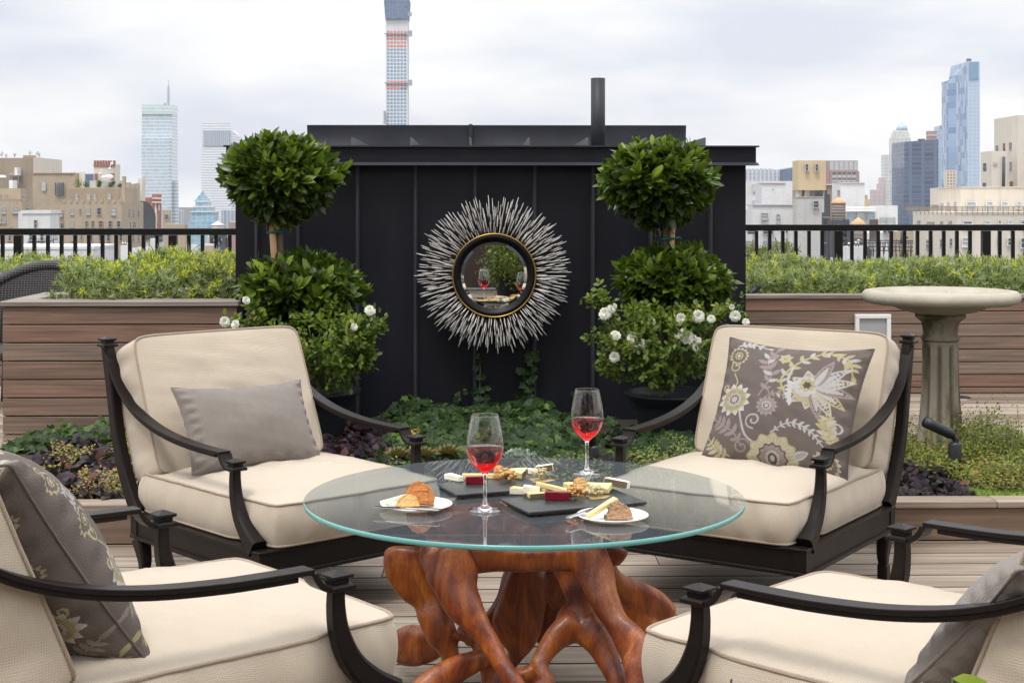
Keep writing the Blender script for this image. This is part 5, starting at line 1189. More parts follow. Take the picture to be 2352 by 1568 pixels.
slab('cheese_piece', 'big pale cheese wedge with dark rind at the right end of the front slate', 'cheese', z6(1585,566), S1, -18, [(-.026,-.019),(.028,-.016),(.028,.016),(-.023,.019)], .016, ('white_cheese', 'rind'), [0], (-8, 8))
def cluster(name, label, cat, pos, r, n, mat, s, group=None, flat=.6):
    c = atz(*pos, S1); m = MB()
    for i in range(n):
        p = rdir(1)[0]*R.uniform(.2, 1)*np.array([r, r*.8, r*flat]); rr_ = s*R.uniform(.7, 1.2); m.sphere(c+p+[0, 0, r*flat+s*.5], rr_, 0, None, 8, 6, (1, R.uniform(.6, 1), R.uniform(.6, 1)))
    V = np.concatenate(m.v); V[:, 2] = np.maximum(V[:, 2], S1); m.v = [V]
    return tag(obj(name, m, M[mat]), label, cat, group)
cluster('walnut_cluster', 'honeyed walnut cluster in the middle of the back slate', 'nuts', z6(1050,527), .025, 90, 'nut', .0056, 'walnut clusters')
cluster('walnut_cluster', 'honeyed walnut cluster in the middle of the front slate', 'nuts', z6(1385,612), .026, 90, 'nut', .0056, 'walnut clusters')
cluster('honeycomb_piece', 'ragged honeycomb chunk near the right end of the back slate', 'honeycomb', z6(1208,520), .020, 60, 'honey', .005, 'pieces of honeycomb', .8)
cluster('honeycomb_piece', 'rounded honeycomb chunk on the front slate beside the walnuts', 'honeycomb', z6(1480,600), .024, 70, 'honey', .0055, 'pieces of honeycomb', .5)
tp_ = NT('honey_puddle'); M['puddle'] = tp_.done(tp_.bsdf((.35,.25,.10), .08, 0, .6))
for lb_, q, rr_ in (('shallow pool of honey under the honeycomb on the back slate', (1215,522), .034), ('shallow pool of honey under the honeycomb on the front slate', (1490,603), .03)):
    c = atz(*z6(*q), S1); m = MB(); m.lathe([(.001, .0008), (rr_*.9, .0008), (rr_, 0)], (c[0], c[1], S1), 32, rf=lambda r, z, a_: r*(1+.15*math.sin(a_*3+1)+.1*math.sin(a_*5)))
    tag(obj('honey_pool', m, M['puddle']), lb_, 'honey', 'pools of honey')
P1 = GZ+.0052
slab('bread_slice', 'large browned toast slice standing on the left plate', 'bread', z6(632,640), P1, -28, halfdisc(.037, 12, 1.35), .024, ('crust', 'crust'), None, (70, 0), 'pieces of bread', lump=.0028)
slab('bread_slice', 'small golden toast lying in front on the left plate', 'bread', z6(562,650), P1, 5, halfdisc(.027, 12, .95), .020, ('crumb', 'crust'), list(range(11)), (80, 0), 'pieces of bread', lump=.0022)
slab('cheese_piece', 'long white cheese stick leaning on the toast on the left plate', 'cheese', z6(512,640), P1+.004, 14, [(-.038,-.006),(.038,-.007),(.037,.006),(-.038,.005)], .008, ('white_cheese', 'rind'), None, (0, -12))
slab('bread_slice', 'dark crusted bread chunk on the right plate', 'bread', z6(1585,712), P1, 8, halfdisc(.028, 12, 1.3), .030, ('rye', 'rind'), list(range(11)), (82, 0), 'pieces of bread', lump=.0028)
slab('cheese_piece', 'long pale cheese stick leaning on the bread on the right plate', 'cheese', z6(1515,700), P1+.006, 28, [(-.040,-.006),(.036,-.009),(.037,.009),(-.040,.004)], .009, ('cheese', 'cheese'), None, (0, -22))
def knife(label, a_, b_, za, zb, turn=1):
    A = atz(*a_, za); B = atz(*b_, zb); t = thing('table_knife', label, 'knife', tuple((A+B)/2), 0, 'steel cheese knives')
    D = B-A; L_ = np.linalg.norm(D); D /= L_; S_ = np.cross(D, [0, 0, 1.]); S_ /= np.linalg.norm(S_); N_ = np.cross(S_, D)
    m = MB(); st = [(0, .0), (.04, .5), (.12, .85), (.3, 1.0), (.45, .95), (.52, .4)]
    P_ = [A+D*L_*f for f, w in st]; ws = [max(w, .05)*.0095 for f, w in st]; m.sweep(P_, lambda i: rect(ws[i], .0008, .1), side=S_, smooth=False); obj('blade', m, M['steel'], t)
    m = MB(); fs = [.50, .54, .62, .8, .97, 1.0]; ws2 = [.0035, .0045, .0055, .0065, .0078, .006]; m.sweep([A+D*L_*f for f in fs], lambda i: rect(ws2[i], .0026, .5), side=S_, smooth=False); obj('handle', m, M['steel'], t)
knife('knife lying across the front rim of the left plate', z6(390,652), z6(716,668), GZ+.0175, GZ+.0185)
knife('knife at the left rim of the right plate pointing at the slate', z6(1505,652), z6(1345,707), GZ+.019, GZ+.016)

# ------------------------------------------------------------------ the city behind the terrace
VPX = 1110.0; GB = -45.0
def fac(name, ca, cb, rough=.85, brick=None, sc=1.0):
    t = NT(name); n1 = t.noise((1,1,1), .12*sc, 6, .6); c = t.mix(n1, ca, cb)
    st = t.noise((1.2,1.2,.08), .6*sc, 4); c = t.mix(t.n('ShaderNodeMapRange', i_0=st, i_1=.5, i_2=.75, i_3=0, i_4=.28).outputs[0], c, tuple(x*.55 for x in ca))
    if brick: 
        nb = t.noise((.3,.3,2.6), 2.0, 2); c = t.mix(t.n('ShaderNodeMapRange', i_0=nb, i_1=.4, i_2=.6, i_3=0, i_4=.22).outputs[0], c, tuple(x*.7 for x in ca))
    return t.done(t.bsdf(c, rough, 0, .2))
M['tan'] = fac('tan_brick', (.36,.29,.205), (.48,.40,.295), brick=1); M['tan2'] = fac('brown_tan_brick', (.28,.215,.155), (.38,.305,.23), brick=1)
M['cream'] = fac('cream_stucco', (.60,.54,.45), (.72,.66,.57)); M['whiteb'] = fac('white_brick', (.60,.595,.59), (.74,.735,.73), brick=1)
M['greyb'] = fac('grey_white_brick', (.44,.435,.42), (.56,.55,.535), brick=1); M['beige'] = fac('beige_stucco', (.55,.43,.27), (.64,.51,.33)); M['redb'] = fac('red_brick', (.30,.12,.085), (.40,.17,.12), brick=1)
M['pinkb'] = fac('pink_granite', (.30,.19,.18), (.38,.26,.25)); M['concrete'] = fac('pale_concrete', (.55,.56,.56), (.68,.68,.67))
M['pane'] = plain('window_pane', (.06,.07,.08), .12, 0, .5, .5, spec=.8); M['pane2'] = plain('curtained_pane', (.42,.45,.46), .3, 0, .3, .5); M['wframe'] = plain('window_frame', (.40,.39,.37), .6)
M['brownpane'] = plain('boarded_pane', (.16,.075,.04), .6); M['tankwood'] = fac('tank_wood', (.17,.14,.125), (.30,.26,.235), sc=6); M['cone'] = fac('cone_roof', (.50,.32,.18), (.60,.40,.24), sc=3)
M['darksteel'] = plain('dark_steel', (.06,.06,.07), .6); M['bluepane'] = plain('blue_glass', (.05,.11,.20), .1, 0, .35, .04, spec=.9); M['lightpane'] = plain('light_blue_glass', (.30,.42,.52), .12, 0, .2, .04, spec=.8)
def curtain(name, ca, cb, fl=3.9, bay=1.6, lw=.25, seed=0, rough=.15, vert=.0, rnd_=.3):
    "glass curtain wall: floors and bays from world height and position"
    t = NT(name); g = t.n('ShaderNodeNewGeometry'); sp = t.n('ShaderNodeSeparateXYZ'); t.l(g.outputs['Position'], sp.inputs[0])
    z = t.math('DIVIDE', sp.outputs[2], fl); xx = t.math('DIVIDE', t.math('ADD', sp.outputs[0], sp.outputs[1]), bay)
    fz = t.math('FRACT', z); a = t.math('LESS_THAN', fz, lw); fx = t.math('FRACT', xx); b = t.math('LESS_THAN', fx, vert)
    k = t.math('MAXIMUM', a, b)
    wn = t.n('ShaderNodeTexWhiteNoise', noise_dimensions='2D'); cv = t.n('ShaderNodeCombineXYZ'); t.l(t.math('FLOOR', z), cv.inputs[0]); t.l(t.math('FLOOR', xx), cv.inputs[1]); t.l(cv.outputs[0], wn.inputs[0])
    c1 = t.mix(t.math('MULTIPLY', wn.outputs[0], rnd_), ca, cb); c = t.mix(k, c1, cb)
    return t.done(t.bsdf(c, rough, 0, .5))
def boxgeo(x0, x1, y0, side, d, ydown=None):
    """front face x0..x1 (px), top y0 (px) at distance d; side > 0: pixels of side wall seen. returns world x0,x1,depth,z"""
    X0 = at(x0, y0, d)[0]; X1 = at(x1, y0, d)[0]; Z = at((x0+x1)/2, y0, d)[2]
    edge = (x1 if x1 < VPX else x0); off = abs(edge-VPX); dep = d*side/max(off-side, 1) if side else (X1-X0)*.8
    zb = GB if ydown is None else at((x0+x1)/2, ydown, d)[2]
    return X0, X1, dep, Z, zb
def vol(mb, x0, x1, y0, side, d, mat=0, ydown=None, dy=0):
    X0, X1, dep, Z, zb = boxgeo(x0, x1, y0, side, d, ydown); mb.box((X0, d+dy, zb), (X1, d+dy+dep, Z), mat); return X0, X1, dep, Z
def parapet(mb, x0, x1, y0, side, d, t_=.35, h=.5, mat=0):
    X0, X1, dep, Z, _ = boxgeo(x0, x1, y0, side, d); mb.box((X0-t_*.3, d-t_*.3, Z+.003), (X1+t_*.3, d+dep+t_*.3, Z+h), mat)
def windows(parent, rects, d, pane='pane', frame='wframe', depth=.07, cross=True, maxn=100, fw=.035):
    "window parts: frame with a pane, rects in px on the wall at distance d"
    rest = MB(); n = 0
    rects = sorted(rects, key=lambda r: -(r[2]-r[0])*(r[3]-r[1]))
    for r in rects:
        pn = r[4] if len(r) > 4 else pane
        a = at(r[0], r[3], d); b = at(r[2], r[1], d); m = MB() if n < maxn else rest
        x0, x1, z0, z1 = a[0], b[0], a[2], b[2]; f = min(fw, (x1-x0)*.18)
        m.box((x0, d-.03, z0), (x1, d-.004, z1), 1)
        if cross:
            zm = (z0+z1)/2; m.box((x0, d-depth, z1-f), (x1, d-.031, z1)); m.box((x0-f, d-depth-.04, z0-f), (x1+f, d-.031, z0-.001)); m.box((x0, d-depth, zm-f/3), (x1, d-.031, zm+f/3))
            m.box((x0, d-depth, z0+.001), (x0+f, d-.031, z1-f-.001)); m.box((x1-f, d-depth, z0+.001), (x1, d-.031, z1-f-.001))
        if n < maxn: obj('window', m, [M[frame], M[pn]], parent)
        n += 1
    if n > maxn: tag(obj('window', rest, [M[frame], M[pane]], parent), kind='stuff')
def sidewins(parent, list_, X, pane='pane', frame='wframe'):
    "windows on the side wall at world x = X: (px a, px b, y top, y bottom[, pane]) in the photograph"
    for r in list_:
        def hit(px, py):
            u = (px-CX)/F; d = FW+u*RT; return d[1]*X/d[0]
        ya, yb = sorted((hit(r[0], 0), hit(r[1], 0))); ym = (ya+yb)/2; za, zb = EYE-(r[3]-YH)*ym/F, EYE-(r[2]-YH)*ym/F; pn = r[4] if len(r) > 4 else pane
        m = MB(); s = -1 if X > 0 else 1; e = s*.004
        m.box((X+e, ya, za), (X+s*.02, yb, zb), 1); m.box((X+s*.021, ya, zb-.06), (X+s*.05, yb, zb)); m.box((X+s*.021, ya-.04, za-.05), (X+s*.08, yb+.04, za))
        m.box((X+s*.021, ya, (za+zb)/2-.02), (X+s*.045, yb, (za+zb)/2+.02)); obj('window', m, [M[frame], M[pn]], parent)
def bld(name, label, cat='building', x=1000, d=100, group=None):
    UNIT[0] = 3.5 if d <= 200 else 1.0; u = UNIT[0]
    p = at(x, 500, d); return thing(name, label, cat, (p[0]*u, d*u, GB), 0, group)
def c5(x, y): return x*.15625, 343+y*.15625          # px of the left skyline close-up
def c7(x, y): return 306.25+x*.15625, 343+y*.15625
def c3(x, y): return 1702.75+x*.1641, 355.25+y*.1641
def c4(x, y): return 1990.6+x*.3126, 122.5+y*.3126
def R5(l, fn=c5): return [(*fn(r[0], r[1]), *fn(r[2], r[3]), *r[4:]) for r in l]

# --- left: tan apartment block
t = bld('apartment_block', 'wide tan brick apartment block with setback terraces at left', x=200, d=120)
m = MB(); vol(m, 148, 279, 464, 50, 120); vol(m, 155, 276, 431, 40, 123.5); vol(m, 106, 150, 471, 0, 122); X = vol(m, 75, 172, 399, 0, 127)
m.box((X[0], 126.9, X[3]+.004), (X[1], 130, X[3]+.08)); obj('wall', m, M['tan'], t)
m = MB(); vol(m, 157, 274.5, 433.5, 0, 123.42, ydown=462); obj('upper_wall', m, M['tan2'], t)
m = MB(); A = at(150, 459.5, 120.2); B = at(279, 463, 120.2)
for i in range(10):
    x = A[0]+(B[0]-A[0])*i/9; m.box((x-.09, 119.95, B[2]-.1), (x+.09, 120.3, A[2]+.06))
m.box((A[0], 120.1, B[2]-.05), (B[0], 120.3, A[2])); obj('parapet', m, M['tan'], t)
windows(t, R5([(1038,870,1085,963,'pane2'),(1170,870,1190,938),(1270,870,1325,963,'pane2'),(1425,858,1488,960),(1634,856,1705,968,'pane2'),(1042,1052,1086,1145,'pane2'),(1254,1050,1298,1142,'brownpane'),(1344,1050,1388,1142,'brownpane'),(1449,1050,1520,1142,'brownpane'),(1594,1050,1650,1138),(1718,1050,1774,1138),
   (1050,1260,1086,1342,'pane2'),(1184,1258,1210,1330),(1320,1258,1366,1335),(1453,1250,1492,1342),(1568,1242,1626,1350),(1752,1242,1806,1346),(1460,1455,1496,1552),(1606,1460,1660,1552),(1145,1410,1215,1470),(1770,1480,1800,1550),(1050,1450,1090,1540)]), 120)
windows(t, R5([(1104,656,1150,730,'pane2'),(1275,656,1328,732,'pane2'),(1368,656,1420,732,'pane2'),(1578,648,1634,734,'pane2')]), 123.4)
windows(t, R5([(818,484,934,678,'pane2'),(614,484,674,612,'pane2')]), 126.9, cross=False)
m = MB()
for a in (818, 850, 878, 906, 930):
    p = at(*c5(a, 678), 126.8); q = at(*c5(a+4, 484), 126.8); m.box((p[0], 126.7, p[2]), (q[0], 126.85, q[2]))
obj('window_bars', m, M['darksteel'], t)
windows(t, R5([(870,898,920,988,'pane2'),(888,1078,930,1158)]), 121.95)
X1w = at(279, 480, 120)[0]; sidewins(t, [(xa, xb, ya, yb) for xa, xb, ya, yb in ((296,299,479,495),(305,308,481,496),(317,320,483,498),(299,301,509,522),(306,308,509,522),(309,311,509,522),(297,300,538,553),(305,308,538,553),(317,320,538,553),(299,301,570,583))], X1w)
m = MB()
for xa, xb, yt, dd in ((280,287,405,122),(288,298,419,127),(299,309,422,133),(311,318,421,139)): vol(m, xa, xb, yt, 3, dd)
obj('pier', m, M['tan'], t)
m = MB(); vol(m, 316, 327, 410, 7, 140); vol(m, 312, 328, 482, 10, 139); obj('chimney', m, M['cream'], t)
m = MB()
for xa, xb, yt in ((162,171,393),(181,193,395)): vol(m, xa, xb, yt, 0, 128, ydown=432)
p0 = at(166, 393, 128); obj('roof_stack', m, M['cream'], t)
m = MB(); vol(m, 206, 274, 415, 0, 126, ydown=432); vol(m, 222, 262, 417, 0, 124.5, ydown=418.5); obj('penthouse', m, M['greyb'], t)
m = MB(); c = at(251, 406, 125.5); m.sphere(c, .20, sc=(1.8, .8, 1.0)); c = at(238, 407, 125.5); m.sphere(c, .12, sc=(1.6, .8, 1.0)); obj('roof_tank', m, M['white_paint'], t)
for i, (px, py, r) in enumerate([(180, 420, 1.6), (198, 423, 1.1), (227, 425, .8), (254, 425, .8), (275, 426, .7), (228, 419, .9), (260, 420, .8)]):
    c = at(px, py, 124.2); m = MB(); r = r*.28; n = 260; scatter(m, LT, c+rdir(n)*np.array([r, r, r])*R.uniform(.3, 1, (n, 1)), rdir(n), .09, R.uniform(.2, .9, n)); obj('roof_shrub', m, M['rose_leaf'], t)
# --- crenellated turret
t = bld('turret', 'brick and cream crenellated roof turret above the tan block', x=242, d=150)
m = MB(); X = vol(m, 216, 264, 377, 12, 150, ydown=440); obj('wall', m, M['cream'], t)
m = MB(); Z = X[3]; n = 8
for i in range(n):
    a = X[0]+(X[1]-X[0])*i/(n-.45); b = a+(X[1]-X[0])/(n-.45)*.55; m.box((a, 149.9, Z+.004), (b, 150.3, Z+.36))
m.box((X[0]-.05, 149.9, Z-.25), (X[1]+.05, 149.98, Z)); obj('battlement', m, M['redb'], t)
m = MB(); p = at(218, 385, 150); q = at(224, 430, 150); m.box((p[0], 149.85, q[2]), (q[0], 149.98, p[2]-.6)); p = at(255, 385, 150); q = at(262, 430, 150); m.box((p[0], 149.85, q[2]), (q[0], 149.98, p[2]-.6)); obj('brick_strip', m, M['redb'], t)
m = MB()
for px, py in ((257, 376), (252, 388), (230, 399)):
    c = at(px, py, 149.6); m.sphere(c, .16, sc=(1, .4, 1)); m.tube([c, c+[.1, 0, .45]], .04, 5)
obj('aerial', m, M['white_paint'], t)
# --- far left brown block
t = bld('penthouse_block', 'brown brick roof block with fire stair at far left', x=40, d=150)
m = MB(); X = vol(m, -60, 78, 363, 28, 150); vol(m, 53, 77, 357, 0, 152); obj('wall', m, M['tan2'], t)
m = MB(); A = at(78.2, 360, 150); B = at(104.5, 361, 158); m.box((at(78.3, 361, 150.1)[0], 149.9, GB), (at(79, 361, 150.1)[0]+.02, 159.8, at(80, 361, 150)[2]))
obj('side_wall', m, M['cream'], t)
m = MB()
p = at(36, 385, 149); q = at(42.5, 403, 149); m.box((p[0], 148.6, q[2]), (q[0], 149.9, p[2])); 
obj('stair_door', m, M['white_paint'], t)
m = MB(); p = at(20, 402.5, 149); q = at(44, 403.5, 149); m.box((p[0], 148.2, q[2]), (q[0], 149.9, p[2]))
m.tube([at(17, 414, 149), at(24, 403, 149)], .04, 5); m.tube([at(31, 404, 149), at(45, 425, 149)], .04, 5); m.tube([at(42, 404, 149), at(41.5, 426, 149)], .04, 5); m.tube([at(22, 399, 148.3), at(36, 399, 148.3)], .04, 5)
obj('stair', m, M['greyb'], t)
m = MB()
for px, py in ((4, 352), (14, 355), (33, 354), (68, 350), (85, 350), (90, 353)):
    c = at(px, py, 150); 
    for k in range(4): m.tube([c+[R.normal(0, .08), 0, -.3], c+[R.normal(0, .2), 0, R.uniform(.0, .3)]], .022, 4)
    m.sphere(c+[.05, 0, 0], .09, sc=(1, .4, 1))
obj('aerial', m, M['greyb'], t)
# --- left lower block
t = bld('apartment_block', 'lower tan brick block at the far left edge with paired windows', x=30, d=100)
m = MB(); vol(m, -80, 50, 463, 27, 100); vol(m, -80, 47, 433, 14, 103); obj('wall', m, M['tan'], t)
m = MB(); p = at(-60, 458, 100.3); q = at(50, 462.8, 100.3); m.box((p[0], 100.1, q[2]-.1), (q[0], 100.3, p[2])); obj('parapet', m, M['tan2'], t)
windows(t, R5([(30,852,84,942,'pane2'),(190,852,272,938,'pane2'),(48,1004,88,1084,'pane2'),(-20,1004,22,1084,'pane2'),(142,1135,180,1160),(-30,1180,10,1260),(120,1260,170,1340),(20,1290,60,1370)]), 100)
windows(t, R5([(78,664,106,734,'pane2'),(0,660,20,750,'pane2')]), 103)
Xs = at(50, 480, 100)[0]; sidewins(t, [(xa, xb, ya, yb) for xa, xb, ya, yb in ((52.5,55,447,455),(57,59.5,449,457),(60,63,477,486),(65,67,478,487),(69,72,479,488))], Xs)
m = MB(); c = at(30, 424, 105); m.box(c-[.16, .4, .5], c+[.1, .6, .3]); m.sphere(at(4, 407, 106), .25, sc=(1.3, 1, .6)); obj('roof_vent', m, M['white_paint'], t)
# --- white roof house
t = bld('roof_house', 'white brick roof house with a pyramid skylight and dark slit window', x=80, d=80)
m = MB(); vol(m, 51, 115, 491, 21, 80); parapet(m, 51, 115, 491, 21, 80, .2, .18); vol(m, 42, 52, 486, 0, 81); obj('wall', m, M['whiteb'], t)
windows(t, R5([(500,1034,554,1158),(430,1230,486,1328),(590,1230,650,1340),(590,1375,648,1432)]), 80, frame='greyb')
m = MB(); A = at(80, 491, 82); B = at(108, 491, 82); Cc = at(94, 483, 84); m.add([(A[0], 81, A[2]), (B[0], 81, A[2]), (B[0], 87, A[2]), (A[0], 87, A[2]), (Cc[0], 84, Cc[2])], [(0,1,4),(1,2,4),(2,3,4),(3,0,4),(3,2,1,0)]); obj('skylight', m, M['darksteel'], t)
m = MB(); 
m.tube([at(54, 572, 79.6), at(66, 555, 79.6), at(122, 554, 79.6)], .03, 5); m.tube([at(57, 574, 79.6), at(69, 557, 79.6), at(100, 556, 79.6)], .025, 5)
for px in (68, 78, 88, 98, 108): m.tube([at(px, 549, 79.6), at(px, 557, 79.6)], .015, 4)
m.tube([at(66, 549, 79.6), at(110, 549, 79.6)], .015, 4)
for px in (119, 123, 127, 131): m.tube([at(px, 538, 79.5), at(px, 550, 79.5)], .015, 4)
m.tube([at(118, 550, 79.5), at(132, 550, 79.5)], .022, 4); m.tube([at(123, 551, 79.6), at(123, 574, 79.6)], .022, 4)
obj('fire_stair', m, M['darksteel'], t)
t = bld('parapet_wall', 'long low white parapet wall seen between the left balusters', 'wall', 100, 60)
m = MB(); vol(m, -60, 214, 573, 0, 60); parapet(m, -60, 214, 573, 0, 60, .1, .12); obj('wall', m, M['whiteb'], t)
windows(t, R5([(185,1560,215,1590),(385,1560,440,1600),(1000,1556,1040,1600)]), 60)
t = bld('chimney_stack', 'white chimney stack with small cowls seen between the left balusters', 'chimney', 287, 70)
m = MB(); vol(m, 277, 298, 564, 0, 70); vol(m, 314, 340, 568, 0, 74); vol(m, 345, 370, 548, 6, 78); vol(m, 295, 313, 570, 0, 72); obj('stack', m, M['whiteb'], t)
m = MB()
for px, py in ((282, 559), (288, 558), (293, 560)): c = at(px, py, 70.5); m.sphere(c, .045, ku=10, kv=6); m.tube([c, c-[0, 0, .12]], .02, 6)
obj('cowl', m, M['steel'], t)
windows(t, [(366, 566, 375, 578), (365, 538, 376, 556, 'pane')], 77.9)
# --- red brick house, tan neighbour
t = bld('brick_tower_house', 'red brick building with a cream trimmed corner tower', x=350, d=190)
m = MB(); vol(m, 328, 352, 454, 0, 190); vol(m, 349, 362, 446, 9, 188); obj('wall', m, M['redb'], t)
m = MB(); vol(m, 349.5, 372, 454, 0, 187.8, ydown=457); vol(m, 348.5, 373.5, 463, 0, 187.6, ydown=466); vol(m, 356, 359, 466, 0, 187.9, ydown=505); vol(m, 328, 357, 486, 0, 187, ydown=600); obj('trim', m, M['cream'], t)
windows(t, R5([(224,806,272,880),(372,815,386,890,'pane2'),(346,965,360,1035)], c7), 186.9, frame='whiteb')
t = bld('tan_house', 'narrow tan building beside the red brick tower', x=380, d=180)
m = MB(); vol(m, 373, 390, 482, 3, 180); vol(m, 376, 424, 515, 0, 178); obj('wall', m, M['tan'], t); windows(t, R5([(458,956,522,1020),(460,1100,520,1150)], c7), 179.9)
t = bld('stepped_wing', 'tan wing with an arched window right of the stepped piers', x=340, d=140)
m = MB(); vol(m, 318, 340, 500, 0, 138); A = at(325, 470, 138.5); B = at(352, 504, 138.5); m.add([(A[0], 138.4, A[2]), (A[0], 138.4, B[2]-6), (B[0], 138.4, B[2]-6), (B[0], 138.4, B[2]), (A[0], 139.5, A[2]), (A[0], 139.5, B[2]-6), (B[0], 139.5, B[2]-6), (B[0], 139.5, B[2])], [(0,1,2,3),(7,6,5,4),(0,3,7,4)])
obj('wall', m, M['cream'], t)
m = MB(); A = at(328, 526, 137.9)
pr = [(A[0]+1.2*math.cos(a_), A[2]+1.6*max(0, math.sin(a_))+1.0) for a_ in np.linspace(0, math.pi, 14)]; n = len(pr)
m.add([(x_, 137.85, z_) for x_, z_ in pr]+[(A[0]-1.2, 137.85, A[2]-1), (A[0]+1.2, 137.85, A[2]-1)], [tuple(range(n+2))]); obj('window', m, M['pane'], t)
vol_ = vol
t = bld('low_white_houses', 'low white and tan houses under the pointed blue tower', x=440, d=90); m = MB()
vol(m, 428, 452, 562, 0, 92); vol(m, 470, 490, 560, 0, 88); obj('wall', m, M['whiteb'], t); m = MB(); vol(m, 408, 426, 536, 0, 110); obj('tan_wall', m, M['tan'], t); m = MB(); vol(m, 471, 489, 564, 0, 87.5, ydown=600); obj('chimney', m, M['tan'], t)
m = MB(); c = at(479, 528, 95); m.lathe([(.13, -1.3), (.05, -.4), (.025, 0), (.004, .02)], c, 12); obj('steeple', m, M['cream'], t)

def wtank(label, px, d, wpx, ytop, ybase, yapex, legs_to, mats=('tankwood', 'cone'), group='rooftop water towers'):
    c = at(px, ybase, d); s = d/F; r = wpx/2*s; UNIT[0] = u = 3.5; t = thing('water_tower', label, 'water tower', (c[0]*u, d*u, EYE+(at(px, legs_to, d)[2]-EYE)*u), 0, group)
    zt, zb, za = at(px, ytop, d)[2], c[2], at(px, yapex, d)[2]
    m = MB(); m.lathe([(r*.99, zb), (r*.94, zt)], (c[0], d, 0), 40)
    for k in range(6): z = zb+(zt-zb)*(k+.5)/6; m.lathe([(r*(.995-.05*(k+.5)/6), z-.04), (r*(1.01-.05*(k+.5)/6), z), (r*(.995-.05*(k+.5)/6), z+.04)], (c[0], d, 0), 40)
    obj('tank', m, M[mats[0]], t)
    m = MB(); m.lathe([(r*1.03, zt-.05), (r*1.05, zt+.02), (.03, za), (.001, za)], (c[0], d, 0), 40); m.tube([(c[0], d, za-.05), (c[0], d, za+.10)], .02, 6); obj('roof', m, M[mats[1]], t)
    m = MB(); m.box((c[0]-r*1.25, d-r*1.2, zb-.25), (c[0]+r*1.25, d+r*1.2, zb-.02)); zl = at(px, legs_to, d)[2]
    for sx in (-1, 1):
        for sy in (-1, 1): m.box((c[0]+sx*r*1.1-.1, d+sy*r-.1, zl), (c[0]+sx*r*1.1+.1, d+sy*r+.1, zb-.25))
        for k in range(2):
            z0 = zl+(zb-zl)*k/2; z1_ = zl+(zb-zl)*(k+1)/2; m.tube([(c[0]-sx*r*1.1, d-r, z0), (c[0]+sx*r*1.1, d-r, z1_)], .06, 5); m.tube([(c[0]-sx*r*1.1, d+r, z0), (c[0]+sx*r*1.1, d+r, z1_)], .06, 5)
        m.box((c[0]-r*1.1, d-r*sx-.08, (zl+zb)/2-.08), (c[0]+r*1.1, d-r*sx+.08, (zl+zb)/2+.08))
    obj('stand', m, M['darksteel'], t); return t
wtank('white topped water tower on dark steel legs left of the shed edge', 500, 100, 30, 517, 538, 508, 590, ('cream', 'concrete'))

# --- left towers
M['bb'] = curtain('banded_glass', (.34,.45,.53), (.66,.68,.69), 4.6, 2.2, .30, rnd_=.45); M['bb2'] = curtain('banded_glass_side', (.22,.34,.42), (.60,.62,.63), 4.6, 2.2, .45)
M['louvre0'] = plain('pale_lattice_steel', (.30,.32,.36), .6)
M['bb3'] = curtain('green_banded_glass', (.40,.55,.52), (.68,.73,.71), 4.6, 2.2, .30, rnd_=.3)
t = bld('glass_tower', 'tall pale glass tower with a thin lattice mast', x=365, d=2000)
m = MB(); vol(m, 325.5, 395, 241, 13, 2000); obj('wall', m, M['bb'], t)
m = MB(); vol(m, 327.5, 389, 317.5, 0, 1990); obj('front_bay', m, M['bb'], t)
m = MB(); vol(m, 325.5, 395.2, 241, 0, 1998, ydown=262); obj('crown', m, M['bb3'] if 'bb3' in M else M['concrete'], t)
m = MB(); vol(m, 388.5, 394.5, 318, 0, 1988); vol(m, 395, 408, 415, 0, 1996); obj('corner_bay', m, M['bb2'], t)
m = MB(); p = at(387, 241, 2010)
for k in range(10): m.box((p[0]-1.3, 2009, p[2]+k*2.7), (p[0]+1.3, 2011.5, p[2]+k*2.7+.5))
m.tube([p, p+[0, 0, 33]], .5, 6); m.tube([p+[-1.4, 0, 0], p+[-1.4, 0, 26]], .25, 4); m.tube([p+[1.4, 0, 0], p+[1.4, 0, 26]], .25, 4); m.sphere(at(379, 239, 2005), 2); obj('mast', m, M['louvre0'], t)
M['ct'] = curtain('white_banded', (.42,.47,.51), (.76,.77,.78), 4.0, 3, .52, rnd_=.2)
t = bld('slant_roof_tower', 'pale tower with a slanted roof and dark louvre band', x=500, d=2300)
X0, X1, Z0 = at(463, 335, 2300)[0], at(531, 335, 2300)[0], at(500, 298, 2300)[2]; Xr = at(541, 335, 2300)[0]; Zt = at(500, 281, 2300)[2]
m = MB(); m.box((X0, 2300, GB), (X1, 2345, Z0)); m.add([(X0, 2300, Z0), (X1, 2300, Z0), (X1, 2345, Z0), (X0, 2345, Z0), (X0, 2300, Zt), (at(527, 281, 2300)[0], 2300, Zt)], [(0,1,5,4),(1,2,5),(2,3,4,5),(3,0,4)])
m.add([(X1+.01, 2300, GB), (Xr, 2345, GB), (Xr, 2345, Z0-10), (X1+.01, 2300, Z0), (X1+.01, 2345, GB), (X1+.01, 2345, Z0)], [(0,1,2,3),(1,4,5,2),(3,2,5)]); obj('wall', m, M['ct'], t)
M['louvre'] = curtain('grey_louvres', (.22,.26,.32), (.42,.46,.50), 300, 3.2, .0, vert=.35, rnd_=.3)
m = MB(); p = at(467, 335, 2299); q = at(530, 299.5, 2299); m.box((p[0], 2298.5, p[2]), (q[0], 2299.9, q[2])); obj('louvre_band', m, M['louvre'], t)
t = bld('blue_spire_tower', 'stepped blue glass tower with a pointed pyramid roof', x=465, d=1500); M['bs'] = curtain('teal_glass', (.14,.31,.42), (.36,.47,.53), 4.4, 5.5, .16, vert=.14, rnd_=.6)
m = MB()
for xa, xb, yt, dd in ((438, 494, 487, 1500), (443, 488, 475, 1506), (449, 481, 463, 1512), (431, 440, 508, 1496), (435, 499, 510, 1494)): vol(m, xa, xb, yt, 0, dd)
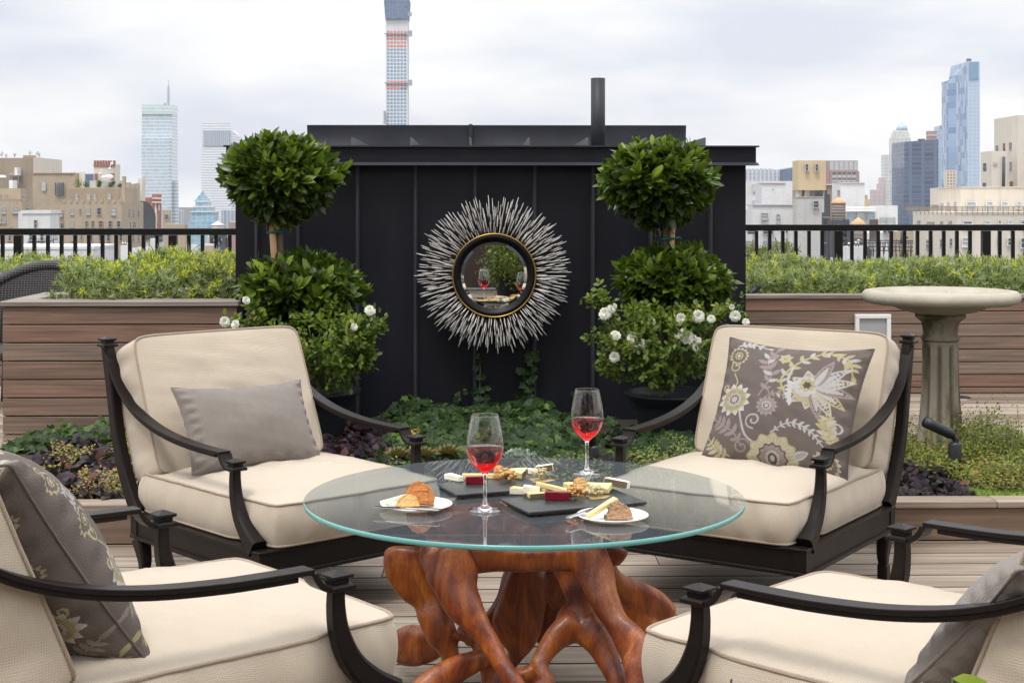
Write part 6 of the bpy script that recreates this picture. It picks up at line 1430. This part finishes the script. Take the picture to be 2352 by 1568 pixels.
obj('wall', m, M['bs'], t)
m = MB(); c = at(465.3, 463, 1525); r = 15.5*1525/F
for k in range(7): h = (463-441.5)/F*1525/7; m.box((c[0]-r*(1-k/7.2), 1525-r*(1-k/7.2), c[2]+k*h), (c[0]+r*(1-k/7.2), 1525+r*(1-k/7.2), c[2]+(k+1)*h-.01))
m.tube([c+[0, 0, 9], c+[0, 0, 12]], .4, 5); obj('pyramid_roof', m, M['bs'], t)
m = MB()
for xa, xb, yt, yb_, dd in ((443, 489, 473.5, 476, 1505), (438, 495, 485.5, 488, 1499), (449, 482, 461.5, 464, 1511)):
    vol(m, xa-.5, xb+.5, yt, 0, dd-.3, ydown=yb_)
obj('cornice', m, M['concrete'], t)
for lab, xa, xb, yt, s, dd, mt in (('small grey office block right of the mast tower', 409, 422, 484, 3, 1800, 'louvre'), ('small slate blue block behind the tan roof stacks', 193, 214, 400, 0, 900, 'bluepane'), ('grey office block between the blue spire and the shed', 508.5, 548, 483, 0, 1300, 'louvre'), ('dark grey block at the shed edge left of the bay tree', 526, 548, 510, 0, 700, 'pinkb')):
    t = bld('office_block', lab, x=xa, d=dd); m = MB(); vol(m, xa, xb, yt, s, dd); obj('wall', m, M[mt], t)
    m = MB(); vol(m, xa+2, xb-3, yt-1.5, 0, dd+4, ydown=yt+1); obj('roof_plant', m, M['concrete'], t)
# --- super tall under construction
t = bld('supertall_tower', 'slender white grid tower under construction with dark blue netting on top', x=910, d=1615)
X0, X1, dep, Z, zb = boxgeo(886, 936.5, 45, 3, 1615)
m = MB(); m.box((X0, 1615, GB), (X1, 1643, Z)); obj('wall', m, M['ctw'] if 'ctw' in M else M['concrete'], t)
M['redpane'] = plain('red_wrapped_opening', (.60,.13,.10), .7); M['skypane'] = plain('sky_glass', (.12,.26,.42), .12, 0, .2, .02, spec=.9)
rest = []; y = 71.5; k = 0
while y < 292:
    for c_ in range(6): rest.append((889.0+c_*7.75, y, 889.0+c_*7.75+5.4, y+5.2+.0, 'redpane' if (y < 105 or 183 < y < 203) else 'skypane'))
    y += 8.15
windows(t, rest[:102]+[], 1615, cross=False)
m1 = MB()
for r in rest[102:]: a = at(r[0], r[3], 1615); b = at(r[2], r[1], 1615); m1.box((a[0], 1614.9, a[2]), (b[0], 1614.98, b[2]), 0 if r[4] == 'skypane' else 1)
tag(obj('window', m1, [M['skypane'], M['redpane']], t), kind='stuff')
M['net'] = curtain('blue_safety_net', (.05,.10,.20), (.16,.22,.33), 4.4, 3.1, .12, vert=.15, rough=.8, rnd_=.6)
m = MB(); p = at(882, 45, 1614); q = at(940, 45, 1614); zt = at(0, -3, 1614)[2]
m.add([(p[0]+1.5, 1612, Z), (q[0]-1.5, 1612, Z), (q[0]-1.5, 1645, Z), (p[0]+1.5, 1645, Z), (p[0], 1611, zt), (q[0], 1611, zt), (q[0], 1647, zt), (p[0], 1647, zt)], [(0,1,5,4),(1,2,6,5),(2,3,7,6),(3,0,4,7),(4,5,6,7),(3,2,1,0)]); obj('safety_net', m, M['net'], t)
for yy in (77, 190):
    c = at(938, yy, 1612); m = MB(); m.box(c-[1, 1, 3], c+[4, 4, 3]); m.box((X0-1.5, 1612.5, c[2]-.6), (X1+2, 1614.6, c[2]+.3)); obj('hoist', m, M['louvre0'], t)
c = at(884, 270, 1612); m = MB(); m.box(c-[1.5, 1, 7], c+[1, 3, 7]); obj('hoist', m, M['louvre0'], t); c = at(939, 33, 1612); m = MB(); m.box(c-[1, 1, 2], c+[3, 3, 2]); obj('hoist', m, M['louvre0'], t)

# --- right side
M['stripe'] = curtain('vertical_fins', (.30,.33,.38), (.55,.57,.60), 4, 4.2, .1, vert=.5, rnd_=.1)
t = bld('fin_block', 'wide low grey office block with vertical fins right of the shed', x=1750, d=1500); m = MB(); vol(m, 1690, 1792, 390, 0, 1500); vol(m, 1712, 1776, 387.5, 0, 1505); obj('wall', m, M['stripe'], t)
m = MB(); A = at(1793, 390, 1500); B = at(1818, 384, 1500); m.add([(A[0], 1500, GB), (B[0], 1460, GB), (B[0], 1460, B[2]), (A[0], 1500, A[2])]+[(A[0], 1540, GB), (B[0], 1540, GB), (B[0], 1540, B[2]), (A[0], 1540, A[2])], [(0,1,2,3),(1,5,6,2),(3,2,6,7),(4,0,3,7)]); obj('blue_wing', m, M['bluepane'], t)
t = bld('blue_slab', 'narrow dark blue slab between the beige block and pink grid building', x=1903, d=1400); m = MB(); vol(m, 1890, 1910.5, 384.5, 0, 1400); obj('wall', m, M['bluepane'], t)
m = MB(); [m.box((at(x_, 385, 1399.9)[0], 1399.5, GB), (at(x_+.8, 385, 1399.9)[0], 1399.9, at(0, 385, 1400)[2])) for x_ in (1899, 1903, 1907)]; obj('mullion', m, M['lightpane'], t)
t = bld('pink_grid_building', 'pinkish granite building with large square openings', x=1940, d=1200); m = MB(); vol(m, 1901, 1970.5, 369, 0, 1200); vol(m, 1908, 1974, 393, 0, 1197); obj('wall', m, M['pinkb'], t)
windows(t, [(1906+i*11.2, 371, 1906+i*11.2+9, 390.5, 'pane2') for i in range(6)], 1200, cross=False)
windows(t, [(1912+i*11.3, yy, 1912+i*11.3+9, yy+hh_, pn) for i in range(5) for yy, hh_, pn in ((395, 6, 'pane'), (402.5, 5, 'pane2'), (409.5, 3.2, 'pane'), (414, 3.5, 'pane2'))], 1197, cross=False)
t = bld('white_house', 'large white brick house cluster right of the shed with square windows', x=1760, d=90)
m = MB(); vol(m, 1690, 1820, 416, 0, 104); vol(m, 1750, 1805, 420, 15, 96); vol(m, 1729, 1822, 470.5, 17, 90); vol(m, 1690, 1728, 480, 0, 92); obj('wall', m, M['whiteb'], t)
m = MB(); vol(m, 1728.7, 1822.3, 469, 0, 89.9, ydown=471.2); vol(m, 1749.7, 1805.3, 419, 0, 95.9, ydown=420.8); obj('coping', m, M['concrete'], t)
windows(t, R5([(275,818,372,908,'pane2'),(488,834,540,962,'pane2'),(80,1045,200,1110),(300,1045,450,1105),(620,1045,650,1095),(60,1208,200,1280,'pane2'),(300,1208,470,1280,'pane2'),(620,1208,650,1270),(720,850,740,920)], c3), 89.9)
windows(t, R5([(150,415,212,528,'pane2'),(150,640,212,695,'pane2')], c3), 103.9, cross=False); windows(t, R5([(434,480,450,496)], c3), 95.9, cross=False)
t = bld('beige_stair_tower', 'beige roof tower with two small windows over a grey white block', x=1860, d=85)
m = MB(); vol(m, 1833, 1897, 368.5, 13, 85, ydown=437); obj('upper_wall', m, M['beige'], t)
m = MB(); X = boxgeo(1835, 1893, 437, 0, 86, ydown=452); m.box((X[0]+2, 87.5, X[4]-.5), (X[1]-.2, 89, X[3]), 0); obj('open_floor', m, M['darksteel'], t)
m = MB()
for px in (1833.5, 1848.5, 1891): m = MB(); p = at(px, 437, 85.2); q = at(px+3, 453, 85.2); m.box((p[0], 85.2, q[2]), (q[0], 86, p[2]-.004)); obj('pillar', m, M['greyb'], t)
m = MB(); vol(m, 1830, 1895, 452.5, 9, 85); vol(m, 1829.5, 1895.3, 451.5, 0, 84.95, ydown=453); obj('lower_wall', m, M['greyb'], t)
windows(t, R5([(888,130,940,228),(1030,130,1080,228),(1002,645,1086,740)], c3), 84.9, frame='greyb')
t = bld('grey_annex', 'shaded grey brick annex behind the beige tower', x=1900, d=110); m = MB(); vol(m, 1800, 1912, 424, 0, 110); obj('wall', m, M['tan2'], t); m = MB(); vol(m, 1800, 1912, 423, 0, 109.8, ydown=425); obj('coping', m, M['whiteb'], t)
t = bld('white_block', 'plain white brick block behind the wooden water tower', x=1958, d=100); m = MB(); vol(m, 1931, 1986, 420, 20, 100); obj('wall', m, M['whiteb'], t); m = MB(); vol(m, 1930.7, 1986.5, 419, 0, 99.9, ydown=420.6); obj('coping', m, M['concrete'], t)
sidewins(t, [(1924, 1929, 436, 452)], at(1931, 430, 100)[0])
t = bld('duct_chimney', 'tall dark grey duct beside the wooden water tower', 'chimney', 1900, 78); m = MB(); vol(m, 1895, 1907, 446, 2, 78); vol(m, 1890, 1905, 488, 0, 77.5); obj('duct', m, M['darksteel'], t)
m = MB(); [m.box((at(1894, y_, 77)[0], 77.2, at(0, y_, 77)[2]), (at(1908, y_, 77)[0], 77.4, at(0, y_-1, 77)[2])) for y_ in (500, 530, 560)]; obj('strap', m, M['greyb'], t)
wtank('wooden water tower with a tan cone roof and black steel stand', 1926, 75, 33, 466, 503.5, 453, 590)
wtank('second wooden water tower half hidden by the railing', 1971, 80, 36, 515, 568, 499, 600)
t = bld('brown_cistern', 'small brown cylinder tank right of the two water towers', 'tank', 2007, 84); m = MB(); c = at(2007, 580, 84); r = 10*84/F; m.lathe([(r, at(0, 555, 84)[2]), (r, at(0, 506, 84)[2]), (r*1.08, at(0, 505, 84)[2]), (r*.9, at(0, 503, 84)[2]), (.001, at(0, 503, 84)[2])], (c[0], 84, 0), 32); obj('tank', m, M['tankwood'], t)
m = MB(); m.box((c[0]-r, 83.4, GB), (c[0]+r, 84.6, at(0, 555.2, 84)[2])); obj('base', m, M['greyb'], t)
t = bld('glazed_penthouse', 'white penthouse with a long glazed wall behind the water towers', x=1980, d=95)
m = MB(); vol(m, 1935, 2013, 481, 0, 97); vol(m, 2008, 2062, 472, 0, 98); vol(m, 1900, 2100, 534, 0, 94); obj('wall', m, M['whiteb'], t); m = MB(); vol(m, 1940, 2013, 475, 0, 96.6, ydown=478); vol(m, 1942, 2011, 479.5, 0, 96.3, ydown=486); obj('glass_roof', m, M['white_paint'], t)
windows(t, R5([(1480,808,1600,970,'lightpane'),(1610,808,1740,970,'pane2'),(1748,808,1868,970,'lightpane')], c3), 96.9, fw=.06); windows(t, [(2020, 500, 2035, 515, 'pane2'), (2036, 500, 2056, 515, 'pane2')], 97.9); windows(t, R5([(118,1290,146,1320),(148,1290,172,1320)], c4), 93.9)
t = bld('roof_machinery', 'rooftop machinery with pipes and ladders seen through the right railing', 'roof plant', 2040, 70); m = MB()
vol(m, 1945, 1990, 566, 0, 70.5); obj('wall', m, M['whiteb'], t); m = MB(); vol(m, 2060, 2098, 532, 0, 72); obj('tan_hut', m, M['tan'], t); m = MB()
for i in range(26): x_ = 1995+i*4; m.tube([at(x_, 548+R.uniform(0, 8), 69), at(x_+R.uniform(-6, 6), 590, 69)], .02, 4)
for y_ in (552, 558, 566, 575): m.tube([at(1990, y_, 69), at(2098, y_+R.uniform(-2, 2), 69)], .025, 4)
m.tube([at(2071, 532, 69), at(2071, 560, 69)], .06, 6); m.tube([at(2071, 548, 69), at(2085, 545, 69)], .06, 6)
obj('pipework', m, M['darksteel'], t); m = MB()
for px, h in ((1950, 560), (1958, 556), (1966, 558), (1972, 553)): p = at(px, 566, 70); m.tube([p, at(px, h, 70)], .035, 8); m.sphere(at(px, h, 70), .07, ku=8, kv=6)
obj('vent_cowl', m, M['steel'], t)
# far right towers
M['dome'] = curtain('grey_stone_tower', (.40,.42,.43), (.60,.59,.56), 4.2, 5.5, .35, vert=.30, rnd_=.7); M['pinkc'] = curtain('pink_brick_tower', (.42,.36,.36), (.52,.42,.40), 4.2, 4.6, .4, vert=.4)
t = bld('stepped_pink_tower', 'hazy pink stepped tower in the far distance', x=2015, d=1500); m = MB(); vol(m, 2003.5, 2030, 436, 0, 1500); vol(m, 2016, 2030, 422, 0, 1502); vol(m, 2020.5, 2034, 408, 0, 1504); obj('wall', m, M['pinkc'], t)
t = bld('ochre_house', 'tiny ochre roof cluster under the pink tower', x=1993, d=400); m = MB(); vol(m, 1984, 1999, 458, 0, 400); vol(m, 1987, 1993, 449, 0, 402); obj('wall', m, M['beige'], t); m = MB(); vol(m, 1988, 1992, 447, 0, 401.5, ydown=449.5); obj('roof', m, M['greyb'], t)
t = bld('domed_tower', 'grey stone tower with rounded glass dome', x=2070, d=1900); m = MB()
for xa, xb, yt, dd in ((2051, 2092, 316, 1900), (2054, 2089, 306, 1903), (2057, 2086, 299, 1906), (2032, 2070, 356, 1890), (2028, 2075, 413, 1886)): vol(m, xa, xb, yt, 0, dd)
obj('wall', m, M['dome'], t)
c = at(2071.5, 299, 1915); r = 12.5*1915/F; m = MB(); m.lathe([(r, 0), (r*.98, r*.35), (r*.85, r*.7), (r*.6, r*.95), (r*.3, r*1.08), (.01, r*1.12)], c, 24); m.tube([c+[0, 0, r], c+[0, 0, r*1.5]], .4, 5); obj('dome', m, M['lightpane'], t)
M['db'] = curtain('dark_blue_glass', (.02,.04,.09), (.08,.12,.20), 4.1, 6.2, .2, vert=.25, rnd_=.75)
t = bld('dark_blue_tower', 'broad dark blue glass tower with faint window grid', x=2110, d=1300); m = MB(); X0, X1, dep, Z, zb = boxgeo(2077, 2147, 326, 3, 1300)
m.add([(X0, 1300, GB), (X1, 1290, GB), (X1, 1290, Z+1.8), (X0, 1300, Z), (X0, 1340, GB), (X1, 1340, GB), (X1, 1340, Z+1.8), (X0, 1340, Z)], [(0,1,2,3),(1,5,6,2),(3,2,6,7),(4,0,3,7)]); obj('wall', m, M['db'], t); m = MB(); vol(m, 2111, 2125, 319, 0, 1305, ydown=326); obj('roof_plant', m, M['darksteel'], t)
t = bld('brown_tower', 'brown tower top peeking behind the dark blue tower', x=2140, d=1700); m = MB(); vol(m, 2132, 2152, 301, 0, 1700); obj('wall', m, M['pinkb'], t); m = MB(); vol(m, 2132, 2152, 310, 0, 1699, ydown=312); obj('band', m, M['concrete'], t)
M['lb'] = curtain('light_blue_glass_wall', (.36,.46,.60), (.50,.59,.70), 4.3, 5, .15, vert=.08, rnd_=.25); M['mb'] = curtain('mottled_blue_glass', (.10,.20,.38), (.42,.54,.68), 7.5, 4.5, .0, rnd_=.85); M['mb2'] = curtain('streaky_blue_glass', (.12,.22,.36), (.46,.56,.66), 5, 5, .3, rnd_=.6)
t = bld('pale_blue_tower', 'pale blue tower with two roof openings left of the tallest one', x=2165, d=1800); m = MB(); X0, X1, dep, Z, zb = boxgeo(2157, 2184, 289, 11, 1800); m.box((X0, 1800, GB), (X1, 1800+dep, Z)); obj('wall', m, M['lb'], t)
m = MB(); m.box((X0-.6, 1800.5, GB), (X0-.01, 1800+dep, Z-3)); obj('side_wall', m, M['mb2'], t); windows(t, R5([(543,530,568,540),(543,545,568,557),(580,530,608,540),(580,545,608,557)], c4), 1799.9, cross=False)
t = bld('tallest_blue_tower', 'tallest blue glass tower at right with curved sloping crown', x=2220, d=1700)
X0, X1, Zt = at(2222.5, 141, 1700)[0], at(2250.5, 141, 1700)[0], at(2230, 141, 1700)[2]; Xa = at(2205, 160, 1720)[0]
m = MB(); m.box((X0, 1700, GB), (X1, 1760, Zt)); obj('front_wall', m, M['lb'], t)
m = MB(); prof = [(0, 0), (.25, .1), (.55, .45), (.85, 1.1), (1, 1.8)]; dz = (168-141)/F*1700
V = []; 
for f_, g_ in prof: V += [(X0+(Xa-X0)*f_, 1700.5+f_*35, GB), (X0+(Xa-X0)*f_, 1700.5+f_*35, Zt-dz*f_)]
m.add(V, [(2*i, 2*i+1, 2*i+3, 2*i+2) for i in range(len(prof)-1)]); V2 = [(v_[0]+.5, 1762, v_[2]) for v_ in V]; m.add(V2, [(2*i, 2*i+2, 2*i+3, 2*i+1) for i in range(len(prof)-1)])
m.add([V[2*i+1] for i in range(len(prof))]+[V2[2*i+1] for i in range(len(prof))], [(i, i+1, i+6, i+5) for i in range(4)]); obj('curved_wall', m, M['mb'], t)
m = MB(); Xb = at(2184, 200, 1735)[0]; Xc = at(2207, 200, 1735)[0]; Z2 = at(2195, 174, 1735)[2]; V = []
for f_ in np.linspace(0, 1, 6): V += [(Xb+(Xc-Xb)*f_, 1735+14*(1-math.sin(f_*math.pi/2)), GB), (Xb+(Xc-Xb)*f_, 1735+14*(1-math.sin(f_*math.pi/2)), Z2-5*(1-f_)**3)]
m.add(V, [(2*i, 2*i+1, 2*i+3, 2*i+2) for i in range(5)]); m.box((Xb, 1750, GB), (Xc, 1770, Z2-5)); obj('lower_wall', m, M['mb'], t)
m = MB(); m.box(at(2226, 182, 1699)-[0, .5, 0], at(2247, 143, 1699)+[0, .5, 0]); obj('crown_panel', m, M['skypane'] , t)
m = MB(); p = at(2226, 141, 1702); m.box(p-[2, 0, 0], p+[2.5, 4, 3]); obj('roof_crane', m, M['darksteel'], t)
t = bld('small_red_white_tower', 'small white and red gridded tower at the foot of the tallest one', x=2184, d=900); m = MB(); vol(m, 2174, 2197, 391, 0, 900); obj('wall', m, M['cream'], t)
windows(t, [(2176+i*7, 393+j*7, 2176+i*7+3, 393+j*7+3.6, 'redpane' if j == 0 else 'brownpane') for i in range(3) for j in range(6)], 899.9, cross=False)
for lab, xa, xb, yt, s, dd, mt, g_ in (('tall cream brick tower cut by the right edge', 2337, 2420, 265, 54, 140, 'cream', 0),):
    t = bld('cream_tower', lab, x=xa, d=dd); m = MB(); X = vol(m, xa, xb, yt, s, dd); vol(m, 2278, 2313, 347, 26, 138.5); obj('wall', m, M[mt], t)
    windows(t, R5([(1054,652,1074,702,'pane2'),(1054,795,1070,855)], c4), 158, cross=True)
    sidewins(t, [(2287, 2293, 333, 347), (2304, 2309, 328, 347, 'brownpane'), (2318, 2324, 326, 342), (2319, 2324, 371, 390), (2321, 2327, 416, 432, 'brownpane')], at(2337, 300, 140)[0])
    windows(t, R5([(852,806,880,868),(848,950,878,990)], c4), 138.4); windows(t, R5([(1050,942,1068,980,'brownpane'),(930,800,960,820,'pane2')], c4), 138.4, cross=False)
    m = MB(); m.tube([at(*c4(1008, 760), 138.3), at(*c4(1005, 985), 138.3)], .14, 8); obj('downpipe', m, M['darksteel'], t)
t = bld('cream_apartments', 'cream apartment building with a railed roof terrace at right', x=2250, d=75)
m = MB(); vol(m, 2206, 2420, 430, 70, 79); vol(m, 2205.5, 2421, 429, 0, 78.95, ydown=431); vol(m, 2196, 2420, 487.5, 100, 75); obj('wall', m, M['cream'], t)
windows(t, R5([(732,1090,804,1158,'pane2'),(876,1090,928,1156,'pane2'),(986,1090,1038,1156,'pane2'),(1100,1090,1134,1140,'pane2')], c4), 78.9, frame='white_paint')
windows(t, R5([(706,1228,776,1252),(868,1228,908,1252,'pane2'),(964,1225,988,1250),(1036,1225,1072,1250,'pane2'),(700,1355,754,1420,'pane2'),(700,1495,750,1525),(960,1355,976,1408),(1032,1355,1072,1408),(1128,1355,1170,1428),(1130,1225,1170,1250)], c4), 74.9, frame='white_paint')
Xs = at(2206, 450, 79)[0]; 
sidewins(t, [(2141,2156,470,484), (2161,2167,467,480), (2176,2181,466,482), (2192,2197,464,482)], Xs, 'pane2')
Xs = at(2196, 500, 75)[0]
sidewins(t, [(xa, xb, ya, yb) for xa, xb, ya, yb in ((2108,2114,506,512),(2130,2146,509,514),(2161,2166,508,514),(2180,2186,507,514),(2128,2140,551,571),(2160,2165,549,568),(2182,2187,547,564),(2182,2187,590,596))], Xs)
m = MB(); x0_, x1_, z0_, z1_ = at(2196, 487, 75)[0], at(2420, 487, 75)[0], at(0, 487.5, 75)[2], at(0, 474, 75)[2]
m.box((x0_, 74.9, z1_-.02), (x1_, 74.93, z1_)); m.box((x0_, 74.9, z0_+.03), (x1_, 74.93, z0_+.05)); m.box((x0_-.03, 74.94, z1_-.02), (x0_-.01, 84, z1_))
for i in range(20): x_ = x0_+(x1_-x0_)*i/19; m.box((x_-.014, 74.86, z0_-.16), (x_+.014, 74.89, z1_))
for i in range(12): m.box((x0_-.06, 75+i*.75, z0_-.16), (x0_-.031, 75.03+i*.75, z1_))
for i in range(120): m.box((x0_-.025, 75+i*.075, z0_+.05), (x0_-.015, 75.012+i*.075, z1_-.02))
for i in range(220): x_ = x0_+(x1_-x0_)*i/220; m.box((x_, 74.91, z0_+.05), (x_+.005, 74.92, z1_-.02))
obj('terrace_railing', m, M['tan2'], t)
# trees beyond the right railing
M['tree'] = leafmat('yellow_green_tree', [(0,(.06,.08,.01)), (.5,(.22,.24,.02)), (1,(.42,.40,.05))], .6, .3)
UNIT[0] = 3.5
for i, (px, py, r) in enumerate([(1722, 582, 1.0), (1758, 583, .75), (1800, 578, 1.15)]):
    c = at(px, py, 58); t = thing('roof_tree', ['yellow green roof tree nearest the shed beyond the railing', 'smallest yellow green roof tree, the middle one of three', 'largest yellow green roof tree right of the other two'][i], 'tree', (c[0]*3.5, 58*3.5, EYE+(c[2]-3-EYE)*3.5), 0, 'yellow green trees beyond the railing')
    m = MB(); n = 1500; D = rdir(n); scatter(m, leaf_tmpl(.6, .1, .1, 2), c+D*np.array([r, r, r*.7])*(R.uniform(.2, 1, (n, 1))**.4)*(1+.25*wob(D*3, i))[:, None]*.55, rdir(n), .09, R.normal(.4, .25, n)); obj('crown', m, M['tree'], t)
    m = MB()
    for k in range(6): e = c+rdir(1)[0]*r*.6; m.tube(bez([c-[0, 0, 3], c-[0, 0, 1.2], e], 8), np.linspace(.10, .03, 8), 6)
    obj('trunk', m, M['bark'], t)

UNIT[0] = 1.0
# ------------------------------------------------------------------ behind the camera (seen in the mirror and in reflections)
t = thing('penthouse_wall', 'dark brick penthouse wall with glass doors behind the viewer, seen in the mirror', 'building', (0, -6.3, 0))
m = MB(); m.box((-11, -7.2, 0), (11, -6.3, 4.6)); obj('wall', m, plain('dark_brown_cladding', (.04,.022,.016), .7), t)  # unseen extra width and height added to hold back front fill light
for x_ in (-2.9, .9): m = MB(); m.box((x_, -6.29, .05), (x_+1.8, -6.25, 2.2)); obj('glass_door', m, M['pane'], t)
t = thing('potted_shrub', 'loose green shrub in a pot reflected in the round mirror', 'shrub', (.36, -2.6, 0))
m = MB(); m.lathe([(.16, 0), (.24, .34), (.26, .36), (.22, .36), (.001, .33)], (.36, -2.6, 0), 32); obj('pot', m, M['pot'], t)
m = MB(); n = 4200; D = rdir(n); c = np.array([.42, -2.6, .54]); P = c+D*np.array([.42, .36, .40])*(R.uniform(.2, 1, (n, 1))**.5)*(1+.3*wob(D*3, 3))[:, None]; scatter(m, leaf_tmpl(.5, .15, .1, 3), P, D+rdir(n), R.uniform(.03, .06, n), R.normal(.72, .15, n)); obj('foliage', m, M['rose_leaf'], t)

# ------------------------------------------------------------------ air between the terrace and the far towers
HZ = 0.00010
if HZ > 0:
    m = MB(); m.box((-1900, -60, -46.5), (1900, 2500, 330)); th3 = NT('pale_haze'); v = th3.n('ShaderNodeVolumePrincipled'); v.inputs['Color'].default_value = (.93, .95, 1, 1); v.inputs['Density'].default_value = HZ; v.inputs['Anisotropy'].default_value = .0
    th3.l(v.outputs[0], th3.out.inputs[1]); tag(obj('haze', m, th3.m), kind='stuff')
